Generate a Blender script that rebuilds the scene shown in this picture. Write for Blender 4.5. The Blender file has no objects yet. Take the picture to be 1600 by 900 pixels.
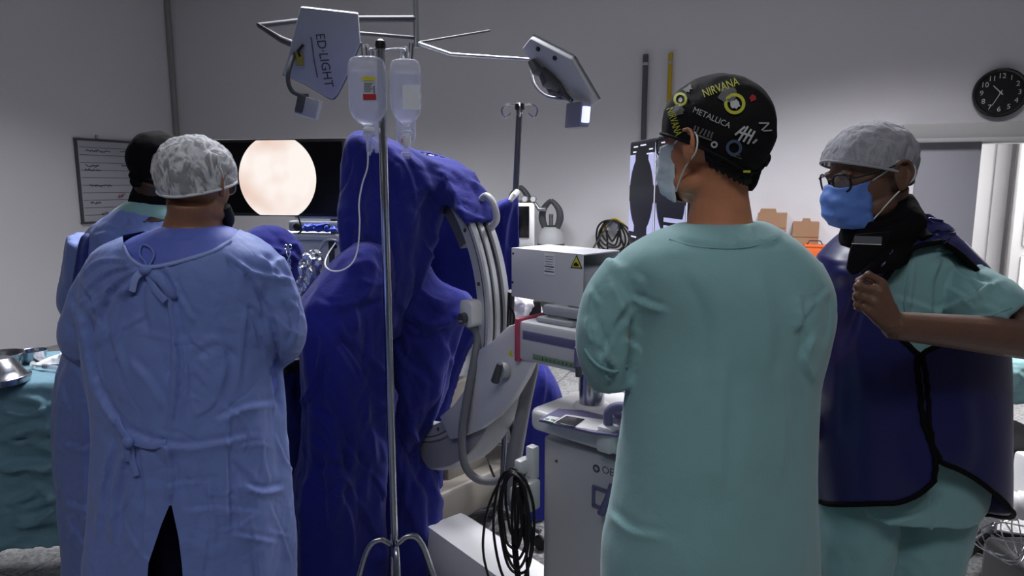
import bpy, bmesh, math, random
import numpy as np
from mathutils import Vector, Matrix, noise, Euler
from mathutils.bvhtree import BVHTree
random.seed(7)
S = bpy.context.scene
COL = S.collection
PI = math.pi

# ------------------------------------------------------------------ camera
F = 1067.0                      # focal length in pixels of the 1600 px frame
HOR = 288.0                     # image row of the horizon
CAMZ = 1.6
PITCH = math.atan((450.0-HOR)/F)
cd = bpy.data.cameras.new('camera'); cam = bpy.data.objects.new('camera', cd); COL.objects.link(cam)
cd.sensor_width = 36.0; cd.lens = 36.0*F/1600.0; cd.clip_start = 0.02; cd.clip_end = 60
cam.location = (0, 0, CAMZ); cam.rotation_euler = (PI/2-PITCH, 0, 0)
S.camera = cam
CP, SP = math.cos(PITCH), math.sin(PITCH)

def ray(px, py):
    u = (px-800.0)/F; v = (py-450.0)/F
    return Vector((u, CP - v*SP, -SP - v*CP))
def P(px, py, Y):
    d = ray(px, py); return Vector((0, 0, CAMZ)) + d*(Y/d.y)
def proj(p):
    x, y, z = p[0], p[1], p[2]-CAMZ
    dep = y*CP - z*SP; up = y*SP + z*CP
    return 800+F*x/dep, 450-F*up/dep

# ------------------------------------------------------------------ world, lights, exposure
w = bpy.data.worlds.new('world'); S.world = w; w.use_nodes = True
bg = w.node_tree.nodes['Background']; bg.inputs[0].default_value = (0.62, 0.66, 0.8, 1); bg.inputs[1].default_value = 0.07
S.view_settings.view_transform = 'Standard'; S.view_settings.look = 'None'
S.view_settings.exposure = -0.08; S.view_settings.gamma = 1.0; S.view_settings.use_curve_mapping = False

def area(name, loc, target, sx, sy, power, col=(1, 1, 1), spread=180):
    d = bpy.data.lights.new(name, 'AREA'); d.shape = 'RECTANGLE'; d.size = sx; d.size_y = sy
    d.energy = power; d.color = col; d.spread = math.radians(spread)
    o = bpy.data.objects.new(name, d); COL.objects.link(o); o.location = loc
    o.rotation_euler = (Vector(target)-Vector(loc)).to_track_quat('-Z', 'Y').to_euler()
    return o
LIGHTS = [
    # ceiling troffers (above the frame), shining down
    ('troffer_table', (-0.5, 3.5, 3.62), (-0.5, 3.5, 0), 1.2, 1.2, 115, (0.94, 0.95, 1.0), 128),
    ('troffer_right', (2.0, 3.6, 3.62), (2.0, 3.6, 0), 1.2, 0.6, 125, (0.97, 0.96, 1.0), 118),
    ('troffer_left', (-2.7, 4.6, 3.62), (-2.7, 4.6, 0), 0.8, 0.8, 60, (0.95, 0.95, 1.0), 128),
    ('troffer_near', (-0.3, -0.7, 3.62), (-0.3, -0.4, 0), 2.4, 0.6, 34, (0.95, 0.96, 1.0), 140),
    ('corridor_light', (5.6, 5.6, 2.5), (5.6, 5.6, 0), 1.0, 1.0, 110, (1.0, 0.99, 0.97), 170),
]
for L in LIGHTS: area(*L)
# ------------------------------------------------------------------ materials
def lin(c):
    return tuple(((v/255.0)/12.92 if v/255.0 <= 0.04045 else (((v/255.0)+0.055)/1.055)**2.4) for v in c)
MC = {}
def mat(name, rgb, rough=0.6, metal=0.0, var=0.0, vscale=6.0, bump=0.0, bscale=40.0, spec=0.5, sheen=0.0, alpha=1.0,
        trans=0.0, emit=None, estr=0.0, weave=False, coat=0.0, wrinkle=0.0, wscale=5.0, ior=1.45):
    if name in MC: return MC[name]
    m = bpy.data.materials.new(name); m.use_nodes = True; nt = m.node_tree; N = nt.nodes; Lk = nt.links
    b = N['Principled BSDF']; c = lin(rgb)
    b.inputs['Base Color'].default_value = (*c, 1); b.inputs['Roughness'].default_value = rough
    b.inputs['Metallic'].default_value = metal; b.inputs['Specular IOR Level'].default_value = spec
    b.inputs['Sheen Weight'].default_value = sheen; b.inputs['Alpha'].default_value = alpha
    b.inputs['Transmission Weight'].default_value = trans; b.inputs['Coat Weight'].default_value = coat
    b.inputs['IOR'].default_value = ior
    if emit: b.inputs['Emission Color'].default_value = (*lin(emit), 1); b.inputs['Emission Strength'].default_value = estr
    tc = N.new('ShaderNodeTexCoord')
    if var > 0:
        n = N.new('ShaderNodeTexNoise'); n.inputs['Scale'].default_value = vscale; n.inputs['Detail'].default_value = 4
        Lk.new(tc.outputs['Object'], n.inputs['Vector'])
        mx = N.new('ShaderNodeMix'); mx.data_type = 'RGBA'
        mx.inputs['A'].default_value = (*[v*(1-var) for v in c], 1); mx.inputs['B'].default_value = (*[min(1, v*(1+var)) for v in c], 1)
        Lk.new(n.outputs['Fac'], mx.inputs['Factor']); Lk.new(mx.outputs['Result'], b.inputs['Base Color'])
    last = None
    if wrinkle > 0:
        # crisp fabric creases: ridged noise
        n = N.new('ShaderNodeTexNoise'); n.inputs['Scale'].default_value = wscale; n.inputs['Detail'].default_value = 3; n.inputs['Distortion'].default_value = 0.6
        Lk.new(tc.outputs['Object'], n.inputs['Vector'])
        a = N.new('ShaderNodeMath'); a.operation = 'SUBTRACT'; a.inputs[1].default_value = 0.5; Lk.new(n.outputs['Fac'], a.inputs[0])
        ab = N.new('ShaderNodeMath'); ab.operation = 'ABSOLUTE'; Lk.new(a.outputs[0], ab.inputs[0])
        bp = N.new('ShaderNodeBump'); bp.inputs['Strength'].default_value = 1.0; bp.inputs['Distance'].default_value = wrinkle
        Lk.new(ab.outputs[0], bp.inputs['Height']); last = bp
    if bump > 0:
        n = N.new('ShaderNodeTexNoise'); n.inputs['Scale'].default_value = bscale; n.inputs['Detail'].default_value = 3
        Lk.new(tc.outputs['Object'], n.inputs['Vector'])
        bp = N.new('ShaderNodeBump'); bp.inputs['Strength'].default_value = 1.0; bp.inputs['Distance'].default_value = bump
        Lk.new(n.outputs['Fac'], bp.inputs['Height'])
        if last: Lk.new(last.outputs[0], bp.inputs['Normal'])
        last = bp
    if last: Lk.new(last.outputs[0], b.inputs['Normal'])
    MC[name] = m
    return m
# ------------------------------------------------------------------ object helpers
def tag(o, label=None, cat=None, group=None, kind=None):
    if label: o['label'] = label
    if cat: o['category'] = cat
    if group: o['group'] = group
    if kind: o['kind'] = kind
    return o
def thing(name, label, cat, loc, group=None, kind=None):
    o = bpy.data.objects.new(name, None); COL.objects.link(o); o.location = loc; o.empty_display_size = 0.05
    return tag(o, label, cat, group, kind)
def wloc(o):
    v = Vector((0, 0, 0))
    while o: v = v + o.location; o = o.parent
    return v
def link(name, me, m, parent=None, origin=None):
    """me holds world coordinates; the object gets its own origin"""
    o = bpy.data.objects.new(name, me)
    if m: me.materials.clear(); me.materials.append(m)
    COL.objects.link(o)
    base = wloc(parent) if parent else Vector((0, 0, 0))
    if origin is None: origin = base
    origin = Vector(origin)
    me.transform(Matrix.Translation(-origin)); 
    if parent: o.parent = parent
    o.location = origin - base
    return o
def smooth_mesh(me, ang=None):
    if ang is None:
        me.polygons.foreach_set('use_smooth', [True]*len(me.polygons))
    else:
        me.polygons.foreach_set('use_smooth', [True]*len(me.polygons))
        bm = bmesh.new(); bm.from_mesh(me)
        for e in bm.edges:
            if len(e.link_faces) == 2 and e.calc_face_angle(0) > math.radians(ang): e.smooth = False
        bm.to_mesh(me); bm.free()
def catmull(pts, n=8, closed=False):
    pts = [Vector(p) for p in pts]; out = []; m = len(pts)
    rng = range(m if closed else m-1)
    for i in rng:
        p0 = pts[(i-1) % m] if closed or i > 0 else pts[0]*2-pts[1]
        p1 = pts[i]; p2 = pts[(i+1) % m]
        p3 = pts[(i+2) % m] if closed or i+2 < m else p2*2-p1
        for k in range(n):
            t = k/n
            out.append(0.5*((2*p1)+(-p0+p2)*t+(2*p0-5*p1+4*p2-p3)*t*t+(-p0+3*p1-3*p2+p3)*t**3))
    if not closed: out.append(pts[-1])
    return out
def interp(vals, n):
    out = []
    for i in range(len(vals)-1):
        for k in range(n): out.append(vals[i]+(vals[i+1]-vals[i])*k/n)
    out.append(vals[-1]); return out
class B:
    """collects shapes in world coordinates, then links them as one mesh"""
    def __init__(s): s.v = []; s.f = []
    def add(s, vs, fs):
        k = len(s.v); s.v += [Vector(v) for v in vs]; s.f += [tuple(i+k for i in f) for f in fs]; return s
    def box(s, c, size, ax=None, bev=0.0, seg=2):
        c = Vector(c); X, Y, Z = ax if ax else (Vector((1, 0, 0)), Vector((0, 1, 0)), Vector((0, 0, 1)))
        bm = bmesh.new(); bmesh.ops.create_cube(bm, size=1.0)
        for v in bm.verts: v.co = Vector((v.co.x*size[0], v.co.y*size[1], v.co.z*size[2]))
        if bev > 0: bmesh.ops.bevel(bm, geom=list(bm.edges), offset=bev, segments=seg, profile=0.5, affect='EDGES')
        vs = [c+X*v.co.x+Y*v.co.y+Z*v.co.z for v in bm.verts]; bm.verts.index_update()
        fs = [[v.index for v in f.verts] for f in bm.faces]; bm.free()
        if X.cross(Y).dot(Z) < 0: fs = [f[::-1] for f in fs]
        return s.add(vs, fs)
    def rings(s, rings, cap=True, closed=False):
        n = len(rings[0]); vs = [p for r in rings for p in r]; fs = []; m = len(rings)
        for i in range(m if closed else m-1):
            j = (i+1) % m
            for k in range(n):
                fs.append((i*n+k, i*n+(k+1) % n, j*n+(k+1) % n, j*n+k))
        if cap and not closed:
            fs.append(tuple(range(n))[::-1]); fs.append(tuple((m-1)*n+k for k in range(n)))
        return s.add(vs, fs)
    def tube(s, pts, r, n=12, sm=0, closed=False, cap=True, flat=1.0, flatdir=None):
        if sm:
            rr = interp(list(r), sm) if not isinstance(r, (int, float)) else r
            pts = catmull(pts, sm, closed); r = rr
        pts = [Vector(p) for p in pts]; m = len(pts)
        if isinstance(r, (int, float)): r = [r]*m
        if len(r) < m: r = list(r)+[r[-1]]*(m-len(r))
        tang = []
        for i in range(m):
            a = pts[(i-1) % m] if (closed or i > 0) else pts[i]; b = pts[(i+1) % m] if (closed or i < m-1) else pts[i]
            t = (b-a); tang.append(t.normalized() if t.length > 1e-9 else Vector((0, 0, 1)))
        up = Vector(flatdir) if flatdir else (Vector((0, 0, 1)) if abs(tang[0].z) < 0.9 else Vector((1, 0, 0)))
        nrm = (up - tang[0]*up.dot(tang[0])).normalized(); rings = []
        for i in range(m):
            q = up if flatdir else nrm
            nn = q - tang[i]*q.dot(tang[i])
            nrm = nn.normalized() if nn.length > 1e-6 else nrm
            bi = tang[i].cross(nrm)
            rings.append([pts[i]+(nrm*math.cos(2*PI*k/n)*flat+bi*math.sin(2*PI*k/n))*r[i] for k in range(n)])
        return s.rings(rings, cap=cap, closed=closed)
    def lathe(s, prof, c, axis=(0, 0, 1), n=32, cap=True):
        ax = Vector(axis).normalized(); u = ax.orthogonal().normalized(); w_ = ax.cross(u); c = Vector(c)
        return s.rings([[c+ax*h+(u*math.cos(2*PI*k/n)+w_*math.sin(2*PI*k/n))*max(r, 1e-4) for k in range(n)] for r, h in prof], cap=cap)
    def cyl(s, a, b, r, r2=None, n=24, bev=0.0):
        a = Vector(a); b = Vector(b); L = (b-a).length; r2 = r if r2 is None else r2
        pr = [(r, 0), (r2, L)] if not bev else [(r-bev, 0), (r, bev), (r2, L-bev), (r2-bev, L)]
        return s.lathe(pr, a, b-a, n)
    def ell(s, c, r, ax=None, n=20, m=12):
        c = Vector(c); X, Y, Z = ax if ax else (Vector((1, 0, 0)), Vector((0, 1, 0)), Vector((0, 0, 1)))
        rr = []
        for i in range(m+1):
            t = PI*i/m; q = max(math.sin(t), 1e-3)
            rr.append([c+X*(r[0]*q*math.cos(2*PI*k/n))+Y*(r[1]*q*math.sin(2*PI*k/n))-Z*(r[2]*math.cos(t)) for k in range(n)])
        return s.rings(rr)
    def prism(s, pts, c, U, V, W, th, bev=0.0, seg=2):
        """polygon pts (a,b) in the plane U,V about c, thickness th along W (centred)"""
        c = Vector(c); U = Vector(U); V = Vector(V); W = Vector(W)
        bm = bmesh.new(); a = [bm.verts.new((p[0], p[1], -th/2)) for p in pts]; f = bm.faces.new(a)
        r = bmesh.ops.extrude_face_region(bm, geom=[f])
        for e in r['geom']:
            if isinstance(e, bmesh.types.BMVert): e.co.z += th
        bmesh.ops.recalc_face_normals(bm, faces=bm.faces)
        if bev > 0: bmesh.ops.bevel(bm, geom=list(bm.edges), offset=bev, segments=seg, profile=0.5, affect='EDGES')
        bm.verts.index_update(); vs = [c+U*v.co.x+V*v.co.y+W*v.co.z for v in bm.verts]
        fs = [[v.index for v in f.verts] for f in bm.faces]; bm.free()
        if U.cross(V).dot(W) < 0: fs = [f[::-1] for f in fs]
        return s.add(vs, fs)
    def mesh(s, name='mesh'):
        me = bpy.data.meshes.new(name); me.from_pydata([tuple(v) for v in s.v], [], s.f); me.update()
        bm = bmesh.new(); bm.from_mesh(me); bmesh.ops.recalc_face_normals(bm, faces=bm.faces); bm.to_mesh(me); bm.free()
        return me
    def build(s, name, m, parent=None, ang=35, origin=None):
        me = s.mesh(name); smooth_mesh(me, ang)
        if parent is None and origin is None and s.v:
            xs = [v.x for v in s.v]; ys = [v.y for v in s.v]; zs = [v.z for v in s.v]
            origin = ((min(xs)+max(xs))/2, (min(ys)+max(ys))/2, min(zs))
        return link(name, me, m, parent, origin)
def fuse(b, vox, smooth=4, fac=0.5):
    """voxel-fuse the closed shells of a builder into one continuous surface"""
    me = b.mesh('tmp') if isinstance(b, B) else b
    o = bpy.data.objects.new('tmp', me); COL.objects.link(o)
    r = o.modifiers.new('r', 'REMESH'); r.mode = 'VOXEL'; r.voxel_size = vox; r.use_smooth_shade = True
    if smooth:
        q = o.modifiers.new('s', 'SMOOTH'); q.factor = fac; q.iterations = smooth
    dg = bpy.context.evaluated_depsgraph_get(); dg.update()
    out = bpy.data.meshes.new_from_object(o.evaluated_get(dg), depsgraph=dg)
    bpy.data.objects.remove(o); bpy.data.meshes.remove(me)
    return out
def get_np(me):
    n = len(me.vertices); co = np.empty(n*3); me.vertices.foreach_get('co', co)
    no = np.empty(n*3); me.vertices.foreach_get('normal', no)
    return co.reshape(n, 3), no.reshape(n, 3)
def set_np(me, co):
    me.vertices.foreach_set('co', co.reshape(-1)); me.update()
def np_proj(co):
    x = co[:, 0]; y = co[:, 1]; z = co[:, 2]-CAMZ
    dep = y*CP - z*SP; up = y*SP + z*CP
    return 800+F*x/dep, 450-F*up/dep
def crumple(me, amp, scale, octaves=2, seed=0, stretch=(1, 1, 1), mode='ridge', mask=None):
    co, no = get_np(me); d = np.zeros(len(co)); off = Vector((seed*13.1, seed*7.7, seed*3.3))
    st = np.array(stretch)
    pts = co*st*scale
    for i, p in enumerate(pts):
        a = 1.0; v = 0.0; q = Vector(p)+off
        for _ in range(octaves):
            t = noise.noise(q)
            v += a*((0.35-abs(t)*1.6) if mode == 'ridge' else t); a *= 0.5; q = q*2.03
        d[i] = v
    if mask is not None: d *= mask(co)
    set_np(me, co+no*(d*amp)[:, None])
def creases(me, strokes, front_only=True, S_=1.0):
    """fold lines worked into the cloth: (points in the photo's frame, width px, height m[, kind]); kind r ridge, f fold with a step"""
    co, no = get_np(me); px, py = np_proj(co)
    view = co-np.array((0, 0, CAMZ)); facing = -(view*no).sum(1)/np.linalg.norm(view, axis=1)
    ok = np.clip(facing*4+0.2, 0, 1) if front_only else np.ones(len(co))
    disp = np.zeros(len(co))
    for st in strokes:
        pts, wd, amp = st[0], st[1], st[2]; kind = st[3] if len(st) > 3 else 'f'
        pp = np.array([(q[0], q[1]) for q in catmull([(a, b_, 0) for a, b_ in pts], 6)])
        best = np.full(len(co), 1e9); sgn = np.zeros(len(co)); tt = np.zeros(len(co)); L = len(pp)-1
        for i in range(L):
            a = pp[i]; e = pp[i+1]-a; l2 = max((e**2).sum(), 1e-9)
            t = np.clip(((px-a[0])*e[0]+(py-a[1])*e[1])/l2, 0, 1)
            dx = px-(a[0]+t*e[0]); dy = py-(a[1]+t*e[1]); dd = np.hypot(dx, dy)
            m = dd < best; best[m] = dd[m]; sgn[m] = np.sign(e[0]*dy-e[1]*dx)[m]; tt[m] = (i+t[m])/L
        prof = np.exp(-(best/wd)**2)
        if kind == 'f': prof = np.where(sgn > 0, np.exp(-best/(wd*1.5)), np.exp(-(best/(wd*0.75))**2)) - 0.35*np.where(sgn < 0, np.exp(-((best-wd*1.6)/wd)**2), 0)
        taper = np.clip(np.minimum(tt, 1-tt)*5+0.15, 0, 1)
        disp += amp*prof*taper*ok
    set_np(me, co+no*(disp*S_)[:, None])
def rand_folds(seed, n, x0, x1, y0, y1, ang, var, ln, wd, amp):
    """random crisp folds: ang in degrees, 90 = hanging straight down"""
    rnd = random.Random(seed); out = []
    for _ in range(n):
        x = rnd.uniform(x0, x1); y = rnd.uniform(y0, y1); a = math.radians(ang+rnd.uniform(-var, var)); L = ln*rnd.uniform(.5, 1.3); b = a+rnd.uniform(-.5, .5)
        p1 = (x+L*.5*math.cos(a), y+L*.5*math.sin(a)); p2 = (p1[0]+L*.5*math.cos(b), p1[1]+L*.5*math.sin(b))
        out.append(([(x, y), p1, p2], wd*rnd.uniform(.7, 1.4), amp*rnd.uniform(.5, 1.3)*rnd.choice((1, 1, -.7))))
    return out
def ring(px0, px1, py, Y, ry, n=48, e=2.0, dy=0.0, roty=0.0):
    """closed horizontal cross-section whose sides fall on the two columns at row py"""
    a = P(px0, py, Y); b = P(px1, py, Y); c = (a+b)/2; rx = (b-a).length/2; out = []
    for k in range(n):
        t = 2*PI*k/n; ct, st = math.cos(t), math.sin(t)
        x = rx*math.copysign(abs(ct)**(2/e), ct); y = ry*math.copysign(abs(st)**(2/e), st)
        if roty: x, y = x*math.cos(roty)-y*math.sin(roty), x*math.sin(roty)+y*math.cos(roty)
        out.append(Vector((c.x+x, c.y+dy+y, c.z)))
    return out
def rings_sm(rs, n=4):
    """smooth a list of rings along their length"""
    m = len(rs[0]); cols = [catmull([r[k] for r in rs], n) for k in range(m)]
    return [[cols[k][i] for k in range(m)] for i in range(len(cols[0]))]
def ripple(rs, amp0, amp1, seed, freqs=(5, 8, 13), drift=0.6):
    rnd = random.Random(seed); ph = [rnd.uniform(0, 6.3) for _ in freqs]; dr = [rnd.uniform(-drift, drift) for _ in freqs]
    M_ = len(rs); out = []
    for i, r in enumerate(rs):
        t = i/(M_-1); a = amp0+(amp1-amp0)*t; c = sum(r, Vector())/len(r); o = []
        for k, p in enumerate(r):
            th = 2*PI*k/len(r)
            d = sum(math.sin(f*th+ph[j]+dr[j]*t*6)/(1+j*0.5) for j, f in enumerate(freqs))/1.8
            u = (p-c); u.z = 0; L = u.length
            o.append(p+(u/L*a*d if L > 1e-6 else Vector()))
        out.append(o)
    return out
def text_mesh(body, size=1.0, ex=0.0, font_scale_x=1.0, align='CENTER'):
    cu = bpy.data.curves.new('t', 'FONT'); cu.body = body; cu.size = size; cu.extrude = ex; cu.align_x = align; cu.align_y = 'CENTER'; cu.resolution_u = 3
    o = bpy.data.objects.new('t', cu); COL.objects.link(o); dg = bpy.context.evaluated_depsgraph_get(); dg.update()
    me = bpy.data.meshes.new_from_object(o.evaluated_get(dg), depsgraph=dg); bpy.data.objects.remove(o); bpy.data.curves.remove(cu)
    if font_scale_x != 1.0: me.transform(Matrix.Diagonal((font_scale_x, 1, 1, 1)))
    return me
def text_on(name, body, c, U, V, size, m, parent, ex=0.0006, sx=1.0):
    """flat lettering in the plane U (reading direction), V (up)"""
    me = text_mesh(body, size, ex, sx); U = Vector(U).normalized(); V = Vector(V).normalized(); W_ = U.cross(V)
    M_ = Matrix((( U.x, V.x, W_.x, c[0]), (U.y, V.y, W_.y, c[1]), (U.z, V.z, W_.z, c[2]), (0, 0, 0, 1)))
    me.transform(M_); return link(name, me, m, parent)
def plane_hit(px, py, p0, n):
    d = ray(px, py); o = Vector((0, 0, CAMZ)); n = Vector(n)
    return o + d*((Vector(p0)-o).dot(n)/d.dot(n))
# ------------------------------------------------------------------ colours
M_wall = mat('wall_paint', (212, 210, 214), 0.75, var=0.02, vscale=1.2, bump=0.0006, bscale=60)
M_floor = None
M_gown = mat('gown_nonwoven_blue', (108, 128, 192), 0.62, var=0.05, vscale=9, bump=0.0012, bscale=26, sheen=0.15, wrinkle=0.022, wscale=4.5)
M_gown2 = mat('gown_inner_blue', (88, 104, 188), 0.6, var=0.03, vscale=9, bump=0.001, bscale=26, wrinkle=0.006, wscale=5)
M_scrub = mat('scrub_cotton_teal', (124, 166, 168), 0.78, var=0.02, vscale=20, bump=0.0003, bscale=240, sheen=0.25, wrinkle=0.008, wscale=3.0)
M_drape = mat('drape_cotton_royal_blue', (34, 39, 122), 0.9, var=0.06, vscale=5, bump=0.0010, bscale=160, spec=0.25, sheen=0.1, wrinkle=0.03, wscale=3.4)
M_navy = mat('navy_cotton', (24, 28, 62), 0.8, bump=0.001, bscale=100)
M_apron = mat('lead_apron_vinyl', (26, 27, 84), 0.36, var=0.05, vscale=3, spec=0.5, wrinkle=0.006, wscale=2.2)
M_black = mat('black_fabric', (9, 9, 12), 0.85, spec=0.15, bump=0.0008, bscale=120)
M_blackp = mat('black_plastic', (20, 20, 22), 0.4)
M_rubber = mat('black_rubber', (16, 16, 17), 0.55)
M_skin_a = mat('skin_brown', (140, 98, 76), 0.5, var=0.12, vscale=30, bump=0.0005, bscale=300)
M_skin_b = mat('skin_deep_brown', (60, 40, 32), 0.5, var=0.1, vscale=30, bump=0.0004, bscale=300)
M_skin_c = mat('skin_warm_tan', (190, 126, 92), 0.48, var=0.14, vscale=26, bump=0.0005, bscale=300)
M_skin_d = mat('skin_dark_tan', (104, 74, 60), 0.46, var=0.14, vscale=30, bump=0.0006, bscale=260)
M_hair = mat('black_hair', (14, 12, 12), 0.7, bump=0.004, bscale=150)
M_steel = mat('stainless_steel', (176, 178, 184), 0.22, 1.0, bump=0.0002, bscale=60)
M_alu = mat('aluminium_satin', (168, 170, 176), 0.38, 1.0)
M_whitep = mat('white_enamel', (222, 222, 222), 0.38, var=0.02, vscale=8)
M_greyp = mat('grey_enamel', (168, 170, 176), 0.4)
M_dgrey = mat('dark_grey_plastic', (70, 71, 76), 0.5)
M_hose = mat('grey_hose', (116, 117, 122), 0.55)
M_purple = mat('violet_grey_plastic', (104, 100, 138), 0.5)
M_teal = mat('table_drape_teal', (104, 142, 158), 0.72, var=0.05, vscale=6, bump=0.001, bscale=90, wrinkle=0.016, wscale=3.0)
M_gauze = mat('white_gauze', (235, 236, 240), 0.85, bump=0.0015, bscale=160)
M_mask_blue = mat('mask_blue', (92, 128, 204), 0.65, bump=0.0004, bscale=300)
M_mask_white = mat('mask_white', (206, 216, 226), 0.65, bump=0.0004, bscale=300)
M_elastic = mat('white_elastic', (225, 225, 222), 0.7)
M_paper = mat('white_paper', (236, 236, 240), 0.8)
M_red = mat('label_red', (176, 36, 44), 0.6)
M_yellow = mat('label_yellow', (214, 206, 40), 0.6)
M_ink = mat('black_ink', (28, 28, 32), 0.6)
M_greeninfo = mat('label_green', (110, 136, 110), 0.6)
M_card = mat('brown_cardboard', (150, 116, 90), 0.85, var=0.06, vscale=12)
M_orange = mat('orange_plastic', (210, 96, 40), 0.5)
M_glassy = mat('spectacle_lens', (240, 244, 250), 0.05, trans=0.0, alpha=0.12, spec=0.6)
# ------------------------------------------------------------------ the room
AN = math.atan(0.40)
BD = Vector((math.cos(AN), -math.sin(AN), 0)); LD = Vector((math.sin(AN), math.cos(AN), 0))   # along the back wall (to the right), along the left wall (away)
UP = Vector((0, 0, 1))
W0 = Vector((3.72, 5.2, 0)); CORN = W0 - BD*8.29; CEIL = 3.7
BN = -LD                        # back wall faces the room
def on_back(px, py, off=0.0): return plane_hit(px, py, W0+BN*off, BN)
def on_left(px, py, off=0.0): return plane_hit(px, py, CORN+BD*off, BD)
def st(o): return tag(o, kind='structure')
def slab(name, a, b, z0, z1, nrm, th, m):
    """wall slab from a to b whose room face lies on the line a-b; thickness away from nrm"""
    a = Vector(a); b = Vector(b); d = (b-a).normalized(); c = (a+b)/2 - Vector(nrm)*th/2
    q = B().box((c.x, c.y, (z0+z1)/2), ((b-a).length, th, z1-z0), (d, UP.cross(d), UP))
    return st(q.build(name, m, ang=20))
def speckle_floor():
    m = bpy.data.materials.new('speckled_grey_vinyl'); m.use_nodes = True; nt = m.node_tree; N = nt.nodes; Lk = nt.links; b = N['Principled BSDF']
    tc = N.new('ShaderNodeTexCoord'); n = N.new('ShaderNodeTexNoise'); n.inputs['Scale'].default_value = 60; n.inputs['Detail'].default_value = 5
    n2 = N.new('ShaderNodeTexVoronoi'); n2.inputs['Scale'].default_value = 45
    r = N.new('ShaderNodeValToRGB'); r.color_ramp.elements[0].position = 0.36; r.color_ramp.elements[0].color = (*lin((74, 72, 70)), 1)
    r.color_ramp.elements[1].position = 0.66; r.color_ramp.elements[1].color = (*lin((176, 174, 170)), 1)
    Lk.new(tc.outputs['Object'], n.inputs['Vector']); Lk.new(tc.outputs['Object'], n2.inputs['Vector']); Lk.new(n.outputs['Fac'], r.inputs['Fac'])
    mx = N.new('ShaderNodeMix'); mx.data_type = 'RGBA'; mx.inputs['Factor'].default_value = 0.25
    bk = N.new('ShaderNodeTexBrick'); bk.offset = 0.0; bk.inputs['Scale'].default_value = 1.0; bk.inputs['Brick Width'].default_value = 0.6; bk.inputs['Row Height'].default_value = 0.6
    bk.inputs['Mortar Size'].default_value = 0.004; bk.inputs['Color1'].default_value = (1, 1, 1, 1); bk.inputs['Color2'].default_value = (0.93, 0.93, 0.93, 1); bk.inputs['Mortar'].default_value = (0.25, 0.25, 0.25, 1)
    mp = N.new('ShaderNodeMapping'); mp.inputs['Rotation'].default_value = (0, 0, AN)
    Lk.new(tc.outputs['Object'], mp.inputs['Vector']); Lk.new(mp.outputs['Vector'], bk.inputs['Vector'])
    Lk.new(r.outputs['Color'], mx.inputs['A']); Lk.new(n2.outputs['Color'], mx.inputs['B'])
    ml = N.new('ShaderNodeMix'); ml.data_type = 'RGBA'; ml.blend_type = 'MULTIPLY'; ml.inputs['Factor'].default_value = 1.0
    hs = N.new('ShaderNodeHueSaturation'); hs.inputs['Saturation'].default_value = 0.08; hs.inputs['Value'].default_value = 0.75
    Lk.new(mx.outputs['Result'], ml.inputs['A']); Lk.new(bk.outputs['Color'], ml.inputs['B'])
    Lk.new(ml.outputs['Result'], hs.inputs['Color']); Lk.new(hs.outputs['Color'], b.inputs['Base Color']); b.inputs['Roughness'].default_value = 0.45
    return m
M_floor = speckle_floor()
M_ceil = mat('ceiling_paint', (190, 190, 190), 0.85)
M_trim = mat('grey_trim_paint', (150, 150, 150), 0.55)
M_door = mat('grey_door_laminate', (128, 128, 136), 0.5, var=0.02, vscale=2)
M_wdoor = mat('white_lacquered_wood', (232, 232, 232), 0.4)
st(B().box((0.3, 3.6, -0.05), (18, 18, 0.1)).build('floor', M_floor, ang=20))
st(B().box((0.3, 3.6, CEIL+0.05), (18, 18, 0.1)).build('ceiling', M_ceil, ang=20))
# doorway in the back wall
def s_of(p): return (Vector(p)-CORN).dot(BD)
DZ = on_back(1530, 224).z                       # head of the opening
dl = s_of(on_back(1523, 300)); dr = dl+1.05
st(B().box((0, 0, 0), (1, 1, 1)).build('t', M_wall)); bpy.data.objects.remove(bpy.data.objects['t'])
slab('wall_left', CORN-LD*12.5, CORN, 0, CEIL, BD, 0.15, M_wall)
slab('wall_back', CORN, CORN+BD*dl, 0, CEIL, BN, 0.15, M_wall)
slab('wall_back', CORN+BD*dl, CORN+BD*dr, DZ, CEIL, BN, 0.15, M_wall)
slab('wall_back', CORN+BD*dr, CORN+BD*11.4, 0, CEIL, BN, 0.15, M_wall)
slab('wall_right', CORN+BD*11.4, CORN+BD*11.4-LD*13, 0, CEIL, -BD, 0.15, M_wall)
slab('wall_rear', CORN-LD*12.5-BD*0.2, CORN-LD*12.5+BD*12, 0, CEIL, LD, 0.15, M_wall)
# corridor beyond the opening
c0 = CORN+BD*(dl-0.9)+LD*0.15; c1 = CORN+BD*(dr+1.6)+LD*0.15
slab('wall_corridor_far', c0+LD*1.7, c1+LD*1.7, 0, 2.75, BN, 0.1, M_wall)
slab('wall_corridor_left', c0, c0+LD*1.8, 0, 2.75, BD, 0.1, M_wall)
slab('wall_corridor_right', c1, c1+LD*1.8, 0, 2.75, -BD, 0.1, M_wall)
cc = (c0+c1)/2+LD*0.85
st(B().box((cc.x, cc.y, 2.8), ((c1-c0).length+0.2, 1.9, 0.1), (BD, LD, UP)).build('ceiling', M_ceil, ang=20))
# header rail above the sliding door
h0 = on_back(1408, 210, 0.04); zt = on_back(1500, 193, 0.04).z; zb = on_back(1500, 222, 0.04).z
hs0 = s_of(h0); hc = CORN+BD*(hs0+1.6)+BN*0.05
st(B().box((hc.x, hc.y, (zt+zb)/2), (3.2, 0.10, zt-zb), (BD, LD, UP), 0.006).build('trim_1', M_trim))
hc2 = hc+BN*0.06
st(B().box((hc2.x, hc2.y, zb+0.012), (3.2, 0.03, 0.03), (BD, LD, UP), 0.004).build('trim_2', M_trim))
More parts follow.
